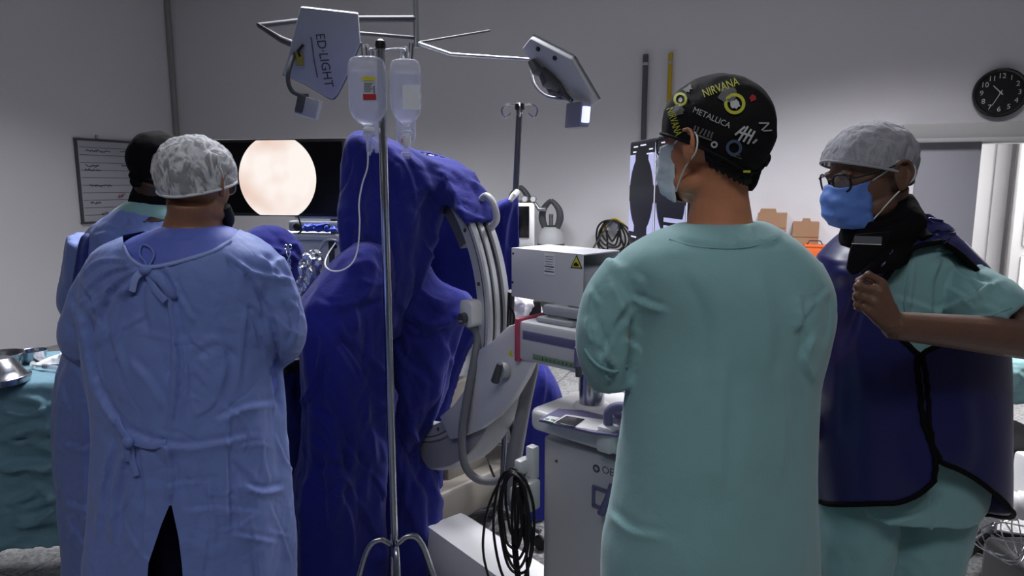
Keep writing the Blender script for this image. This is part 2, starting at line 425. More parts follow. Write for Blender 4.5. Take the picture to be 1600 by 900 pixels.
# grey sliding door leaf standing open in front of the wall
d1 = dl+0.005; d0 = hs0+0.12; dc = CORN+BD*((d0+d1)/2)+BN*0.035
dq = B().box((dc.x, dc.y, (zb+0.02)/2), (d1-d0, 0.045, zb-0.02), (BD, LD, UP), 0.004)
door1 = st(dq.build('door_1', M_door))
hq = B(); hp = CORN+BD*(d1-0.10)+BN*0.075
hq.tube([hp+UP*0.85+LD*0.015, hp+UP*0.85+BN*0.04, hp+UP*1.15+BN*0.04, hp+UP*1.15+LD*0.015], 0.01, n=8)
hq.build('door_handle', M_steel, door1)
# white panelled double door in the corridor
wf = c0+LD*1.66
def cor(px): return (plane_hit(px, 300, wf, BN)-c0).dot(BD)
x0 = cor(1516); x1 = cor(1553); x2 = cor(1580)
dz = 2.03
fr = B()
for a, b_ in ((cor(1490), cor(1490)+0.09), (x1-0.02, x1+0.10)): fr.box(c0+BD*((a+b_)/2)+LD*1.63+UP*(dz/2), (abs(b_-a), 0.06, dz), (BD, LD, UP), 0.006)
fr.box(c0+BD*((cor(1490)+x1+0.10)/2)+LD*1.63+UP*(dz+0.05), (x1+0.12-cor(1490), 0.07, 0.12), (BD, LD, UP), 0.006)
st(fr.build('trim_3', M_wdoor))
door2 = st(B().box(c0+BD*((cor(1490)+0.09+x1-0.02)/2)+LD*1.64+UP*(dz/2), (x1-0.11-cor(1490), 0.03, dz), (BD, LD, UP), 0.004).build('door_2', M_wdoor))
x3 = x2+0.95
door3 = st(B().box(c0+BD*((x2+x3)/2)+LD*1.5+UP*1.25, (x3-x2, 0.04, 2.5), (BD, LD, UP), 0.004).build('door_3', M_wdoor))
pn = B()
for za, zb_ in ((0.15, 0.92), (1.02, 2.38)):
    for (pa, pb) in ((0.10, 0.44), (0.52, 0.86)):
        cx = c0+BD*(x2+(pa+pb)/2)+LD*1.475
        for zz in (za, zb_): pn.box(cx+UP*zz, (pb-pa, 0.02, 0.03), (BD, LD, UP), 0.006)
        for xx in (pa, pb): pn.box(c0+BD*(x2+xx)+LD*1.475+UP*((za+zb_)/2), (0.03, 0.02, zb_-za), (BD, LD, UP), 0.006)
pn.build('panel_moulding', M_wdoor, door3)
st(B().box(c0+BD*(x2-0.012)+LD*1.5+UP*1.27, (0.03, 0.07, 2.54), (BD, LD, UP), 0.006).build('trim_4', M_trim))
# corner conduit strip and skirting
cs = CORN+BD*0.03-LD*0.0+BN*0.03
st(B().box(cs+UP*1.85, (0.05, 0.05, CEIL), (BD, LD, UP), 0.008).build('trim_5', M_trim))
for nm, a, b_, nr in (('baseboard_back', CORN, CORN+BD*dl, BN),):
    d = (b_-a).normalized(); c = (a+b_)/2+nr*0.008
    st(B().box(c+UP*0.05, ((b_-a).length, 0.016, 0.1), (d, UP.cross(d), UP), 0.003).build(nm, M_trim))

# wall pipes with gas hoses coiled on a hook
def wall_pipe(px, y0, y1, r, m, label):
    a = on_back(px, y0, 0.03); b_ = on_back(px, y1, 0.03); b_ = Vector((a.x, a.y, b_.z))
    t = thing('wall_pipe', label, 'pipe', (a.x, a.y, b_.z))
    B().cyl(b_, a, r, n=16, bev=0.004).build('pipe', m, t)
    q = B()
    for k in (0.06, 0.94):
        c = b_.lerp(a, k); q.cyl(c-UP*0.012, c+UP*0.012, r+0.003, n=16); q.box(c+LD*0.018, (0.04, 0.02, 0.015), (BD, LD, UP), 0.002)
        q.build('clip', M_greyp, t); q = B()
    return t
wall_pipe(1009, 85, 330, 0.024, mat('grey_pipe', (84, 84, 90), 0.5), 'dark grey vertical pipe clipped to the back wall')
wall_pipe(1048, 83, 330, 0.019, mat('yellow_pipe', (186, 158, 40), 0.5), 'slim yellow vertical pipe clipped to the back wall')
hk = on_back(957, 352, 0.09)
t = thing('hose_hook', 'round metal hook on the back wall holding the coiled hoses', 'hook', hk)
B().lathe([(0.05, 0), (0.05, 0.01), (0.02, 0.015), (0.02, 0.07), (0.045, 0.075), (0.045, 0.09)], hk-BN*0.09, BN, 20).build('hook', M_alu, t)
# coiled black hoses
tb = thing('coiled_hose', 'black medical hoses coiled over the wall hook', 'hose', hk)
q = B(); rnd = random.Random(3)
for i in range(6):
    wdt = 0.06+0.02*i; dp = 0.20+0.025*i+rnd.uniform(-.02, .02); o_ = BN*(0.0+0.012*(i % 3))
    pts = []
    for k in range(14):
        a = 2*PI*k/14
        pts.append(hk+UP*(0.045-dp/2+dp/2*math.cos(a)) + BD*(wdt*math.sin(a)+0.02*math.sin(2*a+i)) + o_)
    q.tube(pts, 0.009, n=8, sm=4, closed=True)
q.tube([hk+BD*0.05-UP*0.05, hk+BD*0.12-UP*0.25, hk+BD*0.10-UP*0.6, hk+BD*0.13-UP*0.9], 0.009, n=8, sm=6)
q.tube([hk-BD*0.05-UP*0.05, hk-BD*0.04-UP*0.3, hk-BD*0.06-UP*0.6, hk-BD*0.02-UP*0.95], 0.009, n=8, sm=6)
q.build('hose', M_rubber, tb)
ty = thing('coiled_hose', 'yellow medical hose looped around the coil of black hoses', 'hose', hk)
q = B(); q.tube([hk-BD*0.20-UP*0.55+BN*0.0, hk-BD*0.19-UP*0.30, hk-BD*0.12-UP*0.10, hk+UP*0.058, hk+BD*0.14-UP*0.02, hk+BD*0.23-UP*0.12, hk+BD*0.23-UP*0.26, hk+BD*0.10-UP*0.36], 0.0085, n=8, sm=8)
q.build('hose', mat('yellow_hose', (196, 164, 30), 0.5), ty)
tg = thing('coiled_hose', 'grey hose hanging diagonally left of the coiled black hoses', 'hose', hk)
B().tube([hk+UP*0.05+BN*0.03, hk-BD*0.10-UP*0.10+BN*0.03, hk-BD*0.22-UP*0.30+BN*0.03, hk-BD*0.33-UP*0.52+BN*0.03], 0.008, n=8, sm=6).build('hose', M_dgrey, tg)

# whiteboard on the left wall
wa = on_left(117, 217, 0.015); wb = on_left(124, 349, 0.015)
z1 = wa.z; z0 = wb.z; sa = (wa-CORN).dot(LD); sb = sa+1.0
wt = thing('whiteboard', 'ruled whiteboard with faint handwriting hung on the left wall', 'whiteboard', CORN+LD*((sa+sb)/2)+UP*z0+BD*0.01)
c = CORN+LD*((sa+sb)/2)+UP*((z0+z1)/2)+BD*0.012
B().box(c, (sb-sa, 0.016, z1-z0), (LD, -BD, UP), 0.002).build('board', mat('whiteboard_surface', (170, 170, 178), 0.4), wt)
q = B()
for zz in (z0, z1): q.box(CORN+LD*((sa+sb)/2)+UP*zz+BD*0.016, (sb-sa+0.03, 0.03, 0.022), (LD, -BD, UP), 0.004)
for ss in (sa, sb): q.box(CORN+LD*ss+UP*((z0+z1)/2)+BD*0.016, (0.024, 0.03, z1-z0), (LD, -BD, UP), 0.004)
q.build('frame', M_dgrey, wt)
q = B(); nl = 11
for i in range(1, nl):
    q.box(CORN+LD*((sa+sb)/2)+UP*(z1-(z1-z0)*i/nl)+BD*0.0208, (sb-sa-0.06, 0.001, 0.005), (LD, -BD, UP))
q.build('ruled_line', M_dgrey, wt)
q = B(); rnd = random.Random(11)
for (u, v, n_, sc) in ((0.10, 0.13, 9, 1), (0.08, 0.315, 5, 1), (0.07, 0.36, 6, 1), (0.11, 0.55, 8, .9), (0.10, 0.76, 4, 1), (0.22, 0.895, 3, 1.3), (0.5, 0.12, 4, .6), (0.5, 0.3, 4, .6)):
    p0 = CORN+LD*(sa+u*(sb-sa))+UP*(z1-(z1-z0)*v)+BD*0.022; pts = []
    for k in range(n_*4): pts.append(p0+LD*(k*0.008)+UP*(rnd.uniform(-.013, .013)*sc))
    B().tube(pts, 0.0035, n=5).build('handwriting', M_ink, wt)
p0 = CORN+LD*(sa+0.42)+UP*(z1-(z1-z0)*0.70)+BD*0.022
B().tube([p0, p0+LD*0.03+UP*0.03, p0+LD*0.02-UP*0.01, p0+LD*0.06+UP*0.035, p0+LD*0.05, p0+LD*0.09+UP*0.04], 0.004, n=5).build('red_mark', mat('red_ink', (130, 50, 60), .6), wt)
B().box(CORN+LD*(sa+0.25)+UP*(z1+0.03)+BD*0.012, (0.03, 0.02, 0.05), (LD, -BD, UP), 0.004).build('hanger', M_greyp, wt)

# clock
cc_ = on_back(1563, 145, 0.03); cr = 0.175
ct = thing('wall_clock', 'round black wall clock with white numerals above the doorway', 'clock', cc_-UP*cr)
B().lathe([(cr-0.008, -0.03), (cr, -0.02), (cr, 0.012), (cr-0.012, 0.02), (cr-0.022, 0.012), (cr-0.024, 0.004)], cc_, BN, 48).build('case', M_blackp, ct)
B().lathe([(cr-0.024, 0.002), (cr-0.024, 0.005)], cc_, BN, 48).build('dial', mat('clock_dial', (12, 12, 13), 0.5), ct)
M_num = mat('clock_numeral_white', (190, 190, 190), 0.6)
for h in range(1, 13):
    a = PI/2-h*PI/6; rr = cr*0.68; c = cc_+BD*(rr*math.cos(a))+UP*(rr*math.sin(a))+BN*0.007
    me = text_mesh(str(h), 0.052, 0.0004); U, V, W_ = BD, UP, BN
    me.transform(Matrix(((U.x, V.x, W_.x, c.x), (U.y, V.y, W_.y, c.y), (U.z, V.z, W_.z, c.z), (0, 0, 0, 1)))); link('numeral', me, M_num, ct)
def hand(nm, deg, L, wd):
    a = math.radians(90-deg); d = BD*math.cos(a)+UP*math.sin(a); n_ = BD*-math.sin(a)+UP*math.cos(a)
    B().prism([(-0.02, -wd), (L*0.9, -wd*0.7), (L, 0), (L*0.9, wd*0.7), (-0.02, wd)], cc_+BN*0.011, d, n_, d.cross(n_), 0.002).build(nm, M_num, ct)
hand('hour_hand', 316, 0.075, 0.004); hand('minute_hand', 207, 0.105, 0.003)
B().lathe([(0.008, 0.006), (0.008, 0.014), (0.004, 0.016)], cc_, BN, 16).build('hub', M_num, ct)
B().box(cc_+UP*(cr-0.006)+BN*0.016, (0.075, 0.012, 0.012), (BD, LD, UP), 0.003).build('maker_strip', M_dgrey, ct)

# cardboard wall pockets, orange bin behind the shoulder
def carton(px0, px1, pt, tab0, tab1, tabt, label):
    a = on_back(px0, 400, 0.16); b_ = on_back(px1, 400, 0.16); zt_ = on_back((px0+px1)/2, pt, 0.16).z; wd = (b_-a).dot(BD)
    ta = (on_back(tab0, 400, .16)-a).dot(BD); tb_ = (on_back(tab1, 400, .16)-a).dot(BD); th = on_back((px0+px1)/2, tabt, .16).z-zt_
    zb_ = zt_-0.34
    t = thing('cardboard_box', label, 'box', (a.x, a.y, zb_))
    m_ = (a+b_)/2+LD*0.075
    q = B().box(Vector((m_.x, m_.y, (zt_+zb_)/2)), (wd, 0.15, zt_-zb_), (BD, LD, UP), 0.003)
    q.build('carton', M_card, t)
    c = a+BN*0.002
    B().prism([(0, -0.12), (wd, -0.12), (wd, 0), (tb_, 0), (tb_-0.01, th), (ta+0.01, th), (ta, 0), (0, 0)], Vector((c.x, c.y, zt_)), BD, UP, BN, 0.004).build('flap', M_card, t)
    return t
carton(1181, 1226, 333, 1183, 1210, 326, 'brown cardboard box with raised flap, nearer the patterned cap of its pair')
carton(1236, 1277, 347, 1249, 1264, 341, 'brown cardboard box with raised tab, directly above the orange bin')
oc = on_back(1273, 385, 0.22)
t = thing('sharps_bin', 'orange plastic bin on the wall shelf under a cardboard box', 'bin', oc-UP*0.13)
B().box(oc-UP*0.06, (0.15, 0.12, 0.12), (BD, LD, UP), 0.012).build('bin', M_orange, t)
B().box(oc+UP*0.005, (0.165, 0.13, 0.022), (BD, LD, UP), 0.008).build('lid', M_orange, t)
B().tube([oc-BD*0.06+UP*0.01, oc-BD*0.04+UP*0.045, oc+BD*0.04+UP*0.045, oc+BD*0.06+UP*0.01], 0.004, n=6).build('handle', M_blackp, t)
sh0 = on_back(1150, 400, 0.0); sh1 = on_back(1330, 400, 0.0); sc_ = (sh0+sh1)/2+BN*0.13; 
st2 = thing('wall_shelf', 'white wall shelf carrying the cardboard boxes and orange bin', 'shelf', (sc_.x, sc_.y, oc.z-0.16))
B().box((sc_.x, sc_.y, oc.z-0.145), ((sh1-sh0).length, 0.26, 0.03), (BD, LD, UP), 0.003).build('board', M_whitep, st2)
q = B()
for k in (0.15, 0.85):
    c = sh0.lerp(sh1, k); B().prism([(0.0, 0.0), (0.22, 0.0), (0.0, -0.2)], Vector((c.x, c.y, oc.z-0.16)), BN, UP, BD, 0.012).build('bracket', M_greyp, st2)
# ------------------------------------------------------------------ surgical lamps
LY = 2.75
hubp = P(651, 67, 3.1)
mount = thing('surgical_light_mount', 'ceiling post of the surgical lights with two thin arms, above the infusion bottles', 'light mount', (hubp.x, hubp.y, CEIL))
B().cyl(hubp-UP*0.02, (hubp.x, hubp.y, CEIL), 0.013, n=16).build('post', M_alu, mount)
B().lathe([(0.12, -0.07), (0.14, -0.05), (0.14, 0.0)], (hubp.x, hubp.y, CEIL-0.001), n=32).build('canopy', M_whitep, mount)
jr = P(829, 93, 2.85)
B().tube([hubp, P(705, 85, 3.05), jr], [0.0085, 0.0075, 0.0065], n=12).build('arm', M_alu, mount)
jl = P(470, 74, 2.9)
B().tube([hubp+UP*0.02, P(560, 52, 3.0), P(470, 64, 2.92), jl], [0.008, 0.008, 0.008, 0.010], n=12).build('arm', M_dgrey, mount)
B().tube([hubp+UP*0.1, P(500, 30, 3.1), P(404, 40, 3.0), P(440, 62, 2.94), jl], [0.014, 0.014, 0.012, 0.014, 0.016], n=12).build('arm', M_dgrey, mount)
B().tube([hubp+UP*0.0, P(765, 48, 3.3)], [0.005, 0.005], n=12).build('arm', M_dgrey, mount)

def poly_plate(b, pix, c, n, th, bev):
    """plate whose outline is seen at the given photo points, lying in the plane (c, n)"""
    n = Vector(n).normalized(); U = UP.cross(n).normalized(); V = n.cross(U)
    pts = []
    for (x, y) in pix:
        h = plane_hit(x, y, c, n)-Vector(c); pts.append((h.dot(U), h.dot(V)))
    b.prism(pts, c, U, V, n, th, bev)
    return pts, U, V, n
c = P(868, 120, LY)
lamp = thing('surgical_lamp', 'flat polygonal surgical lamp head seen edge on, lit handle hanging below', 'lamp', c-UP*0.15)
nrm = Vector((-0.55, -0.62, -0.56))
b = B()
pix = [(818.7, 74), (832, 57), (896, 90), (935, 157), (915, 173.5), (897, 161), (866, 120), (829, 88)]
pts, U, V, nn = poly_plate(b, pix, c, nrm, 0.035, 0.006)
b.build('head', mat('lamp_housing_grey', (172, 174, 178), 0.45), lamp)
b = B()
rim = [c+U*a+V*d-nn*0.012 for a, d in pts]
for i in ((0, 1), (1, 2), (2, 3)):
    b.tube([rim[i[0]], rim[i[1]]], 0.0045, n=8)
b.build('rim', M_steel, lamp)
b = B()
for (x, y, r) in ((845, 73, .009), (871, 87, .009), (868, 118, .012)):
    h = plane_hit(x, y, c, nn); b.lathe([(r, 0), (r, 0.022), (r*.6, 0.026)], h, nn, 16)
b.build('screw_cap', M_blackp, lamp)
b = B()
for (x0, y0, x1, y1, r) in ((836, 90, 860, 112, 0.022), (852, 104, 880, 132, 0.03), (858, 122, 886, 144, 0.018), (880, 126, 900, 152, 0.014)):
    b.tube([plane_hit(x0, y0, c, nn)+nn*0.03, plane_hit((x0+x1)/2, (y0+y1)/2, c, nn)+nn*0.045, plane_hit(x1, y1, c, nn)+nn*0.03], [r*.6, r, r*.6], n=14)
b.build('pivot_housing', M_dgrey, lamp)
hb = P(905, 180, LY-0.06)
B().tube([jr, P(829.5, 105, 2.83), P(834, 130, 2.8), P(850, 148, 2.77), P(870, 154, 2.75), P(893, 156, LY-0.03)], 0.0065, n=12, sm=6).build('yoke', M_alu, lamp)
B().lathe([(0.002, -0.014), (0.012, -0.01), (0.014, 0), (0.012, 0.01), (0.002, 0.014)], P(830.5, 97, 2.84), n=16).build('joint', M_alu, lamp)
# light box at the end of the yoke
bx = Vector((0.62, -0.78, 0)).normalized(); bz = (UP+bx*0.10).normalized(); by = bz.cross(bx)
B().box(hb-bx*0.01, (0.085, 0.05, 0.095), (bx, by, bz), 0.005).build('handle', mat('lamp_box', (120, 122, 140), 0.4), lamp)
gl = B().box(hb+bx*0.036, (0.012, 0.036, 0.06), (bx, by, bz), 0.003).build('lit_window', mat('lamp_window', (200, 205, 255), 0.4, emit=(190, 195, 255), estr=1.6), lamp)

c = P(505, 90, 2.8)
lamp2 = thing('surgical_lamp', 'pale grey surgical lamp panel with dark lettering and yellow tag, left of the bottles', 'lamp', c-UP*0.15)
nrm = Vector((0.12, -0.93, -0.35))
b = B()
pix = [(458, 58), (450, 90), (442, 115), (476, 130), (508, 149), (519, 154), (527, 148), (545, 112), (563, 66), (560, 20), (470, 10)]
pts, U, V, nn = poly_plate(b, pix, c, nrm, 0.03, 0.006)
M_l2 = mat('lamp_panel_grey', (168, 170, 176), 0.45)
b.build('head', M_l2, lamp2)
B().tube([c+U*a+V*d-nn*0.0 for a, d in pts[2:9]], 0.006, n=8, sm=2).build('rim', mat('lamp_edge', (96, 98, 106), .4), lamp2)
def on_l2(x, y, off=0.017): return plane_hit(x, y, c+nn*off, nn)
t0_, t1_ = on_l2(499, 52), on_l2(514, 136)
tU = (t1_-t0_).normalized(); tV = nn.cross(tU)
me = text_mesh('ED\u00b7LIGHT', 1.0, 0.002, 1.0, 'LEFT'); co, _ = get_np(me); wd = co[:, 0].max(); sc = (t1_-t0_).length/wd
me.transform(Matrix.Diagonal((sc, sc*1.05, sc, 1))); o0 = t0_
me.transform(Matrix(((tU.x, tV.x, nn.x, o0.x), (tU.y, tV.y, nn.y, o0.y), (tU.z, tV.z, nn.z, o0.z), (0, 0, 0, 1))))
link('lettering', me, mat('lamp_lettering', (58, 60, 66), .6), lamp2)
B().tube([on_l2(486, 58), on_l2(491, 95), on_l2(496, 121)], 0.0025, n=6).build('seam', mat('lamp_edge', (0, 0, 0)), lamp2)
B().box(on_l2(468, 92, 0.03), (0.028, 0.004, 0.052), (U, nn, V), 0.004).build('tag', mat('dull_yellow_tag', (150, 140, 50), .6), lamp2)
B().tube([on_l2(474, 70, 0.03), on_l2(466, 80, 0.03), on_l2(469, 88, .03)], 0.006, n=8).build('tag_strap', M_blackp, lamp2)
B().tube([jl, P(462, 82, 2.78), P(453, 104, 2.72), P(450, 125, 2.7), P(456, 142, 2.7), P(470, 149, 2.7), P(482, 150, 2.7)], 0.0085, n=12, sm=6).build('yoke', M_dgrey, lamp2)
B().tube([on_l2(470, 60, 0.008), on_l2(525, 58, 0.008)], 0.006, n=10).build('grip_bar', M_greyp, lamp2)
hx = (P(503, 160, 2.7)-P(466, 150, 2.7)).normalized(); hz = (P(482, 148, 2.7)-P(474, 178, 2.7)).normalized(); hn = hx.cross(hz).normalized(); hz = hn.cross(hx)
B().box(P(482, 168, 2.7), (0.085, 0.05, 0.075), (hx, hn, hz), 0.006).build('handle', M_l2, lamp2)
B().box(P(470, 162, 2.68), (0.03, 0.03, 0.07), (hx, hn, hz), 0.006).build('handle_bracket', M_dgrey, lamp2)

# ------------------------------------------------------------------ infusion stand and bottles
IY = 2.1
pb = P(605, 450, IY); px_ = pb.x; ptop = P(605, 70, IY).z
iv = thing('infusion_stand', 'tall chrome infusion stand in front of the blue drapes, carrying two bottles', 'infusion stand', (px_, IY, 0))
zc = P(605, 842, IY).z
B().cyl((px_, IY, zc-0.06), (px_, IY, ptop-0.01), 0.0128, n=24, bev=0.002).build('pole', M_steel, iv)
B().lathe([(0.014, 0), (0.016, 0.01), (0.014, 0.022), (0.006, 0.028)], (px_, IY, ptop-0.012), n=24).build('cap', M_blackp, iv)
for k in range(4):
    a = k*PI/2+0.25; d = Vector((math.cos(a), math.sin(a), 0)); q = Vector((px_, IY, 0))
    lg = B().tube([q+d*0.012+UP*(zc-0.015), q+d*0.05+UP*(zc+0.005), q+d*0.09+UP*(zc-0.03), q+d*0.15+UP*(zc-0.2), q+d*0.27+UP*0.09], 0.0105, n=12, sm=6).build('leg', M_steel, iv)
    B().lathe([(0.028, -0.012), (0.032, 0), (0.028, 0.012)], q+d*0.27+UP*0.045, d.cross(UP), 20).build('caster', M_rubber, lg)
def hook(parent, end, s, up=0.028, r=0.0028):
    """bent arm from the pole head out to a bottle, ending in an upturned loop"""
    h = Vector((px_, IY, ptop-0.018)); e = Vector(end)
    B().tube([h, h.lerp(e, 0.45)+UP*0.008, h.lerp(e, 0.9)+UP*0.012, e+UP*0.006, e-UP*0.014, e+Vector((s*0.008, -0.002, -0.022)), e+Vector((s*0.018, -0.004, -0.014)), e+Vector((s*0.022, -0.004, up))], r, n=8, sm=5).build('hook', M_steel, parent)
hl = P(577, 84, IY-0.02); hr = P(634, 84, IY-0.02)
hook(iv, hl, -1); hook(iv, hr, 1)
hook(iv, P(583, 82, IY+0.16), -1); hook(iv, P(630, 82, IY+0.16), 1)
M_bot = mat('infusion_bottle_plastic', (236, 238, 250), 0.14, trans=0.35, alpha=0.50, spec=0.8, ior=1.25)
M_liq = mat('infusion_liquid', (206, 210, 236), 0.05, trans=0.9, alpha=0.55, ior=1.15)
M_clear = mat('clear_plastic', (225, 228, 240), 0.12, trans=0.6, alpha=0.6, ior=1.2)
def bottle(cx, y0, y1, wpx, Y, label, hookp, w_front, deep=0.62, labels='a'):
    z1 = P(cx, y0, Y).z; z0 = P(cx, y1, Y).z; x = P(cx, (y0+y1)/2, Y).x; hw = wpx/2*Y/F*1.0
    H = z1-z0
    t = thing('infusion_bottle', label, 'bottle', (x, Y, z0))
    prof = [(0.13, 0.0), (0.20, 0.035), (0.45, 0.075), (0.78, 0.15), (0.95, 0.25), (1.0, 0.36), (0.985, 0.5), (1.0, 0.64), (1.0, 0.8), (0.95, 0.90), (0.8, 0.97), (0.45, 0.995), (0.1, 1.0)]
    rs = []
    for r, h in prof:
        e = 2.6
        rs.append([Vector((x+hw*r*math.copysign(abs(math.cos(2*PI*k/40))**(2/e), math.cos(2*PI*k/40)), Y+hw*deep*r*math.copysign(abs(math.sin(2*PI*k/40))**(2/e), math.sin(2*PI*k/40)), z0+H*h)) for k in range(40)])
    B().rings(rings_sm(rs, 3)).build('bottle_body', M_bot, t, ang=180)
    rs2 = []
    for r, h in [p for p in prof if 0.07 < p[1] < 0.85]:
        rs2.append([Vector((x+hw*r*0.95*math.copysign(abs(math.cos(2*PI*k/32))**(2/e), math.cos(2*PI*k/32)), Y+hw*deep*r*0.93*math.copysign(abs(math.sin(2*PI*k/32))**(2/e), math.sin(2*PI*k/32)), z0+H*h)) for k in range(32)])
    B().rings(rings_sm(rs2, 3)).build('liquid', M_liq, t, ang=60)
    # hanger loop on top
    B().tube([(x-0.012, Y, z1-0.003), (x-0.010, Y, z1+0.022), (x, Y, z1+0.032), (x+0.010, Y, z1+0.022), (x+0.012, Y, z1-0.003)], 0.0035, n=8, sm=4).build('hanger_loop', M_clear, t)
    # neck with port
    B().lathe([(0.014, 0.012), (0.014, -0.012), (0.019, -0.014), (0.019, -0.022), (0.010, -0.024), (0.010, -0.034)], (x, Y, z0), n=24).build('neck', M_clear, t)
    return t, x, z0, z1, hw
bl, xl, z0l, z1l, hwl = bottle(574, 88, 201, 57, IY-0.02, 'full infusion bottle with red and yellow label, left of the chrome pole', hl, 1)
yf = IY-0.02-hwl*0.62-0.0015
def lab(nm, x0, y0, x1, y1, m, parent, yy, off=0.0):
    a = P(x0, y0, yy-off); c_ = P(x1, y1, yy-off)
    return B().box(((a.x+c_.x)/2, yy-off, (a.z+c_.z)/2), (abs(c_.x-a.x), 0.0012, abs(a.z-c_.z))).build(nm, m, parent)
lab('label_sheet', 567, 122, 586, 158, mat('label_grey', (196, 198, 208), .6), bl, yf)
lab('yellow_strip', 565, 120, 586, 126, M_yellow, bl, yf, 0.002)
lab('red_strip', 567, 147, 588, 156, M_red, bl, yf, 0.002)
q = B()
for k in range(6):
    a = P(569, 130+k*2.6, yf-0.002); b_ = P(583-(k % 3)*2, 130+k*2.6, yf-0.002); q.box((a+b_)/2, ((b_-a).length, 0.0006, 0.0011))
q.build('print_line', M_ink, bl)
B().box(P(584.5, 140, yf-0.002), (0.0025, 0.0008, 0.02)).build('barcode', M_ink, bl)
# drip chamber and line
dc = P(575, 205, IY-0.02)
dr_ = thing('drip_line', 'clear drip chamber and white infusion line running down onto the blue drape', 'infusion line', P(575, 237, IY-0.02))
zt_, zb_ = P(575, 203, IY-.02).z, P(575, 237, IY-.02).z
B().lathe([(0.012, 0.006), (0.017, 0.0), (0.017, -0.008), (0.008, -0.012)], (xl+0.001, IY-0.02, zt_+0.003), n=20).build('spike', M_whitep, dr_)
B().lathe([(0.009, 0), (0.009, -(zt_-zb_)*0.9), (0.004, -(zt_-zb_)), (0.003, -(zt_-zb_)-0.006)], (xl+0.001, IY-0.02, zt_-0.006), n=20).build('drip_chamber', M_clear, dr_)
B().tube([P(575, 238, 2.08), P(574, 262, 2.08), P(566, 288, 2.08), P(561, 318, 2.075), P(562, 350, 2.06), P(559, 388, 2.04), P(551, 410, 2.02), P(535, 422, 2.01), P(518, 423, 2.02), P(508, 414, 2.05), P(512, 398, 2.12), P(524, 380, 2.3)], 0.0023, n=8, sm=8).build('tubing', M_whitep, dr_)
br, xr, z0r, z1r, hwr = bottle(634, 92, 198, 47, IY-0.02, 'infusion bottle with blank white label, right of the chrome pole', hr, 1)
yf2 = IY-0.02-hwr*0.62-0.0015
lab('white_label', 629, 132.5, 656, 171, M_paper, br, yf2)
# smaller bottle hanging behind
b3, x3_, z03, z13, hw3 = bottle(634, 170, 232, 30, IY+0.16, 'small bottle with red stripe hanging behind the blank white label bottle', hr, 1)
yf3 = IY+0.16-hw3*0.62-0.0015
lab('red_stripe', 627, 217, 641, 223, M_red, b3, yf3); lab('label_sheet', 628, 206, 641, 216, mat('label_grey', (0, 0, 0)), b3, yf3)
B().lathe([(0.013, 0), (0.013, -0.02), (0.008, -0.03)], (xr, IY-0.02, z0r-0.028), n=20).build('port_cap', M_whitep, br)
b4 = bottle(590, 178, 222, 26, IY+0.18, 'small clear bottle hanging behind the labelled bottle and pole', hl, 1)

# second infusion stand with hooks, leaning slightly
jb = P(783, 790, 2.95); jt = P(812, 166, 2.95)
iv2 = thing('infusion_stand', 'bare grey infusion stand with curled hooks standing behind the C shaped arm', 'infusion stand', (jb.x, jb.y, 0))
jb = Vector((jb.x, jb.y, 0.12))
B().cyl(jb, jt, 0.0135, n=20, bev=0.002).build('pole', mat('dull_steel', (120, 122, 128), .35, 1.0), iv2)
for s in (-1, 1):
    B().tube([jt, jt+Vector((s*0.05, 0, 0.008)), jt+Vector((s*0.075, 0, -0.015)), jt+Vector((s*0.062, 0, -0.045)), jt+Vector((s*0.035, 0, -0.028))], 0.004, n=8, sm=6).build('hook', M_steel, iv2)
    B().tube([jt, jt+Vector((0, s*0.05, 0.008)), jt+Vector((0, s*0.075, -0.015)), jt+Vector((0, s*0.062, -0.045)), jt+Vector((0, s*0.035, -0.028))], 0.004, n=8, sm=6).build('hook', M_steel, iv2)
B().lathe([(0.02, -0.015), (0.02, 0.01), (0.012, 0.015)], jt, n=16).build('cap', M_blackp, iv2)
for k in range(5):
    a = 2*PI*k/5+0.6; d = Vector((math.cos(a), math.sin(a), 0)); q = Vector((jb.x, jb.y, 0))
    lg = B().tube([q+UP*0.12, q+d*0.22+UP*0.085], [0.016, 0.012], n=10).build('leg', M_dgrey, iv2)
    B().lathe([(0.026, -0.012), (0.034, -0.006), (0.034, 0.006), (0.026, 0.012)], q+d*0.22+UP*0.034, d.cross(UP), 20).build('caster', M_rubber, lg)

# ------------------------------------------------------------------ endoscopy screen and tower
MY = 3.15
a0 = P(331, 212, MY+0.06); a1 = P(539, 222, MY-0.06); a2 = P(534, 339, MY-0.06)
mu = (a1-a0); mu.z = 0; mw = mu.length; mu.normalize(); mn = mu.cross(UP); zt_ = (a0.z+a1.z)/2; zb_ = a2.z; mc = Vector(((a0.x+a1.x)/2, (a0.y+a1.y)/2, (zt_+zb_)/2))
scr = thing('endoscopy_monitor', 'wide black monitor showing a bright round endoscope picture', 'monitor', (mc.x, mc.y, zb_))
B().box(mc-mn*0.03, (mw, 0.06, zt_-zb_), (mu, mn, UP), 0.006).build('housing', M_blackp, scr)
B().box(mc+mn*0.0005, (mw-0.03, 0.003, zt_-zb_-0.03), (mu, mn, UP), 0.0).build('screen_glass', mat('screen_black', (9, 9, 10), 0.25), scr)
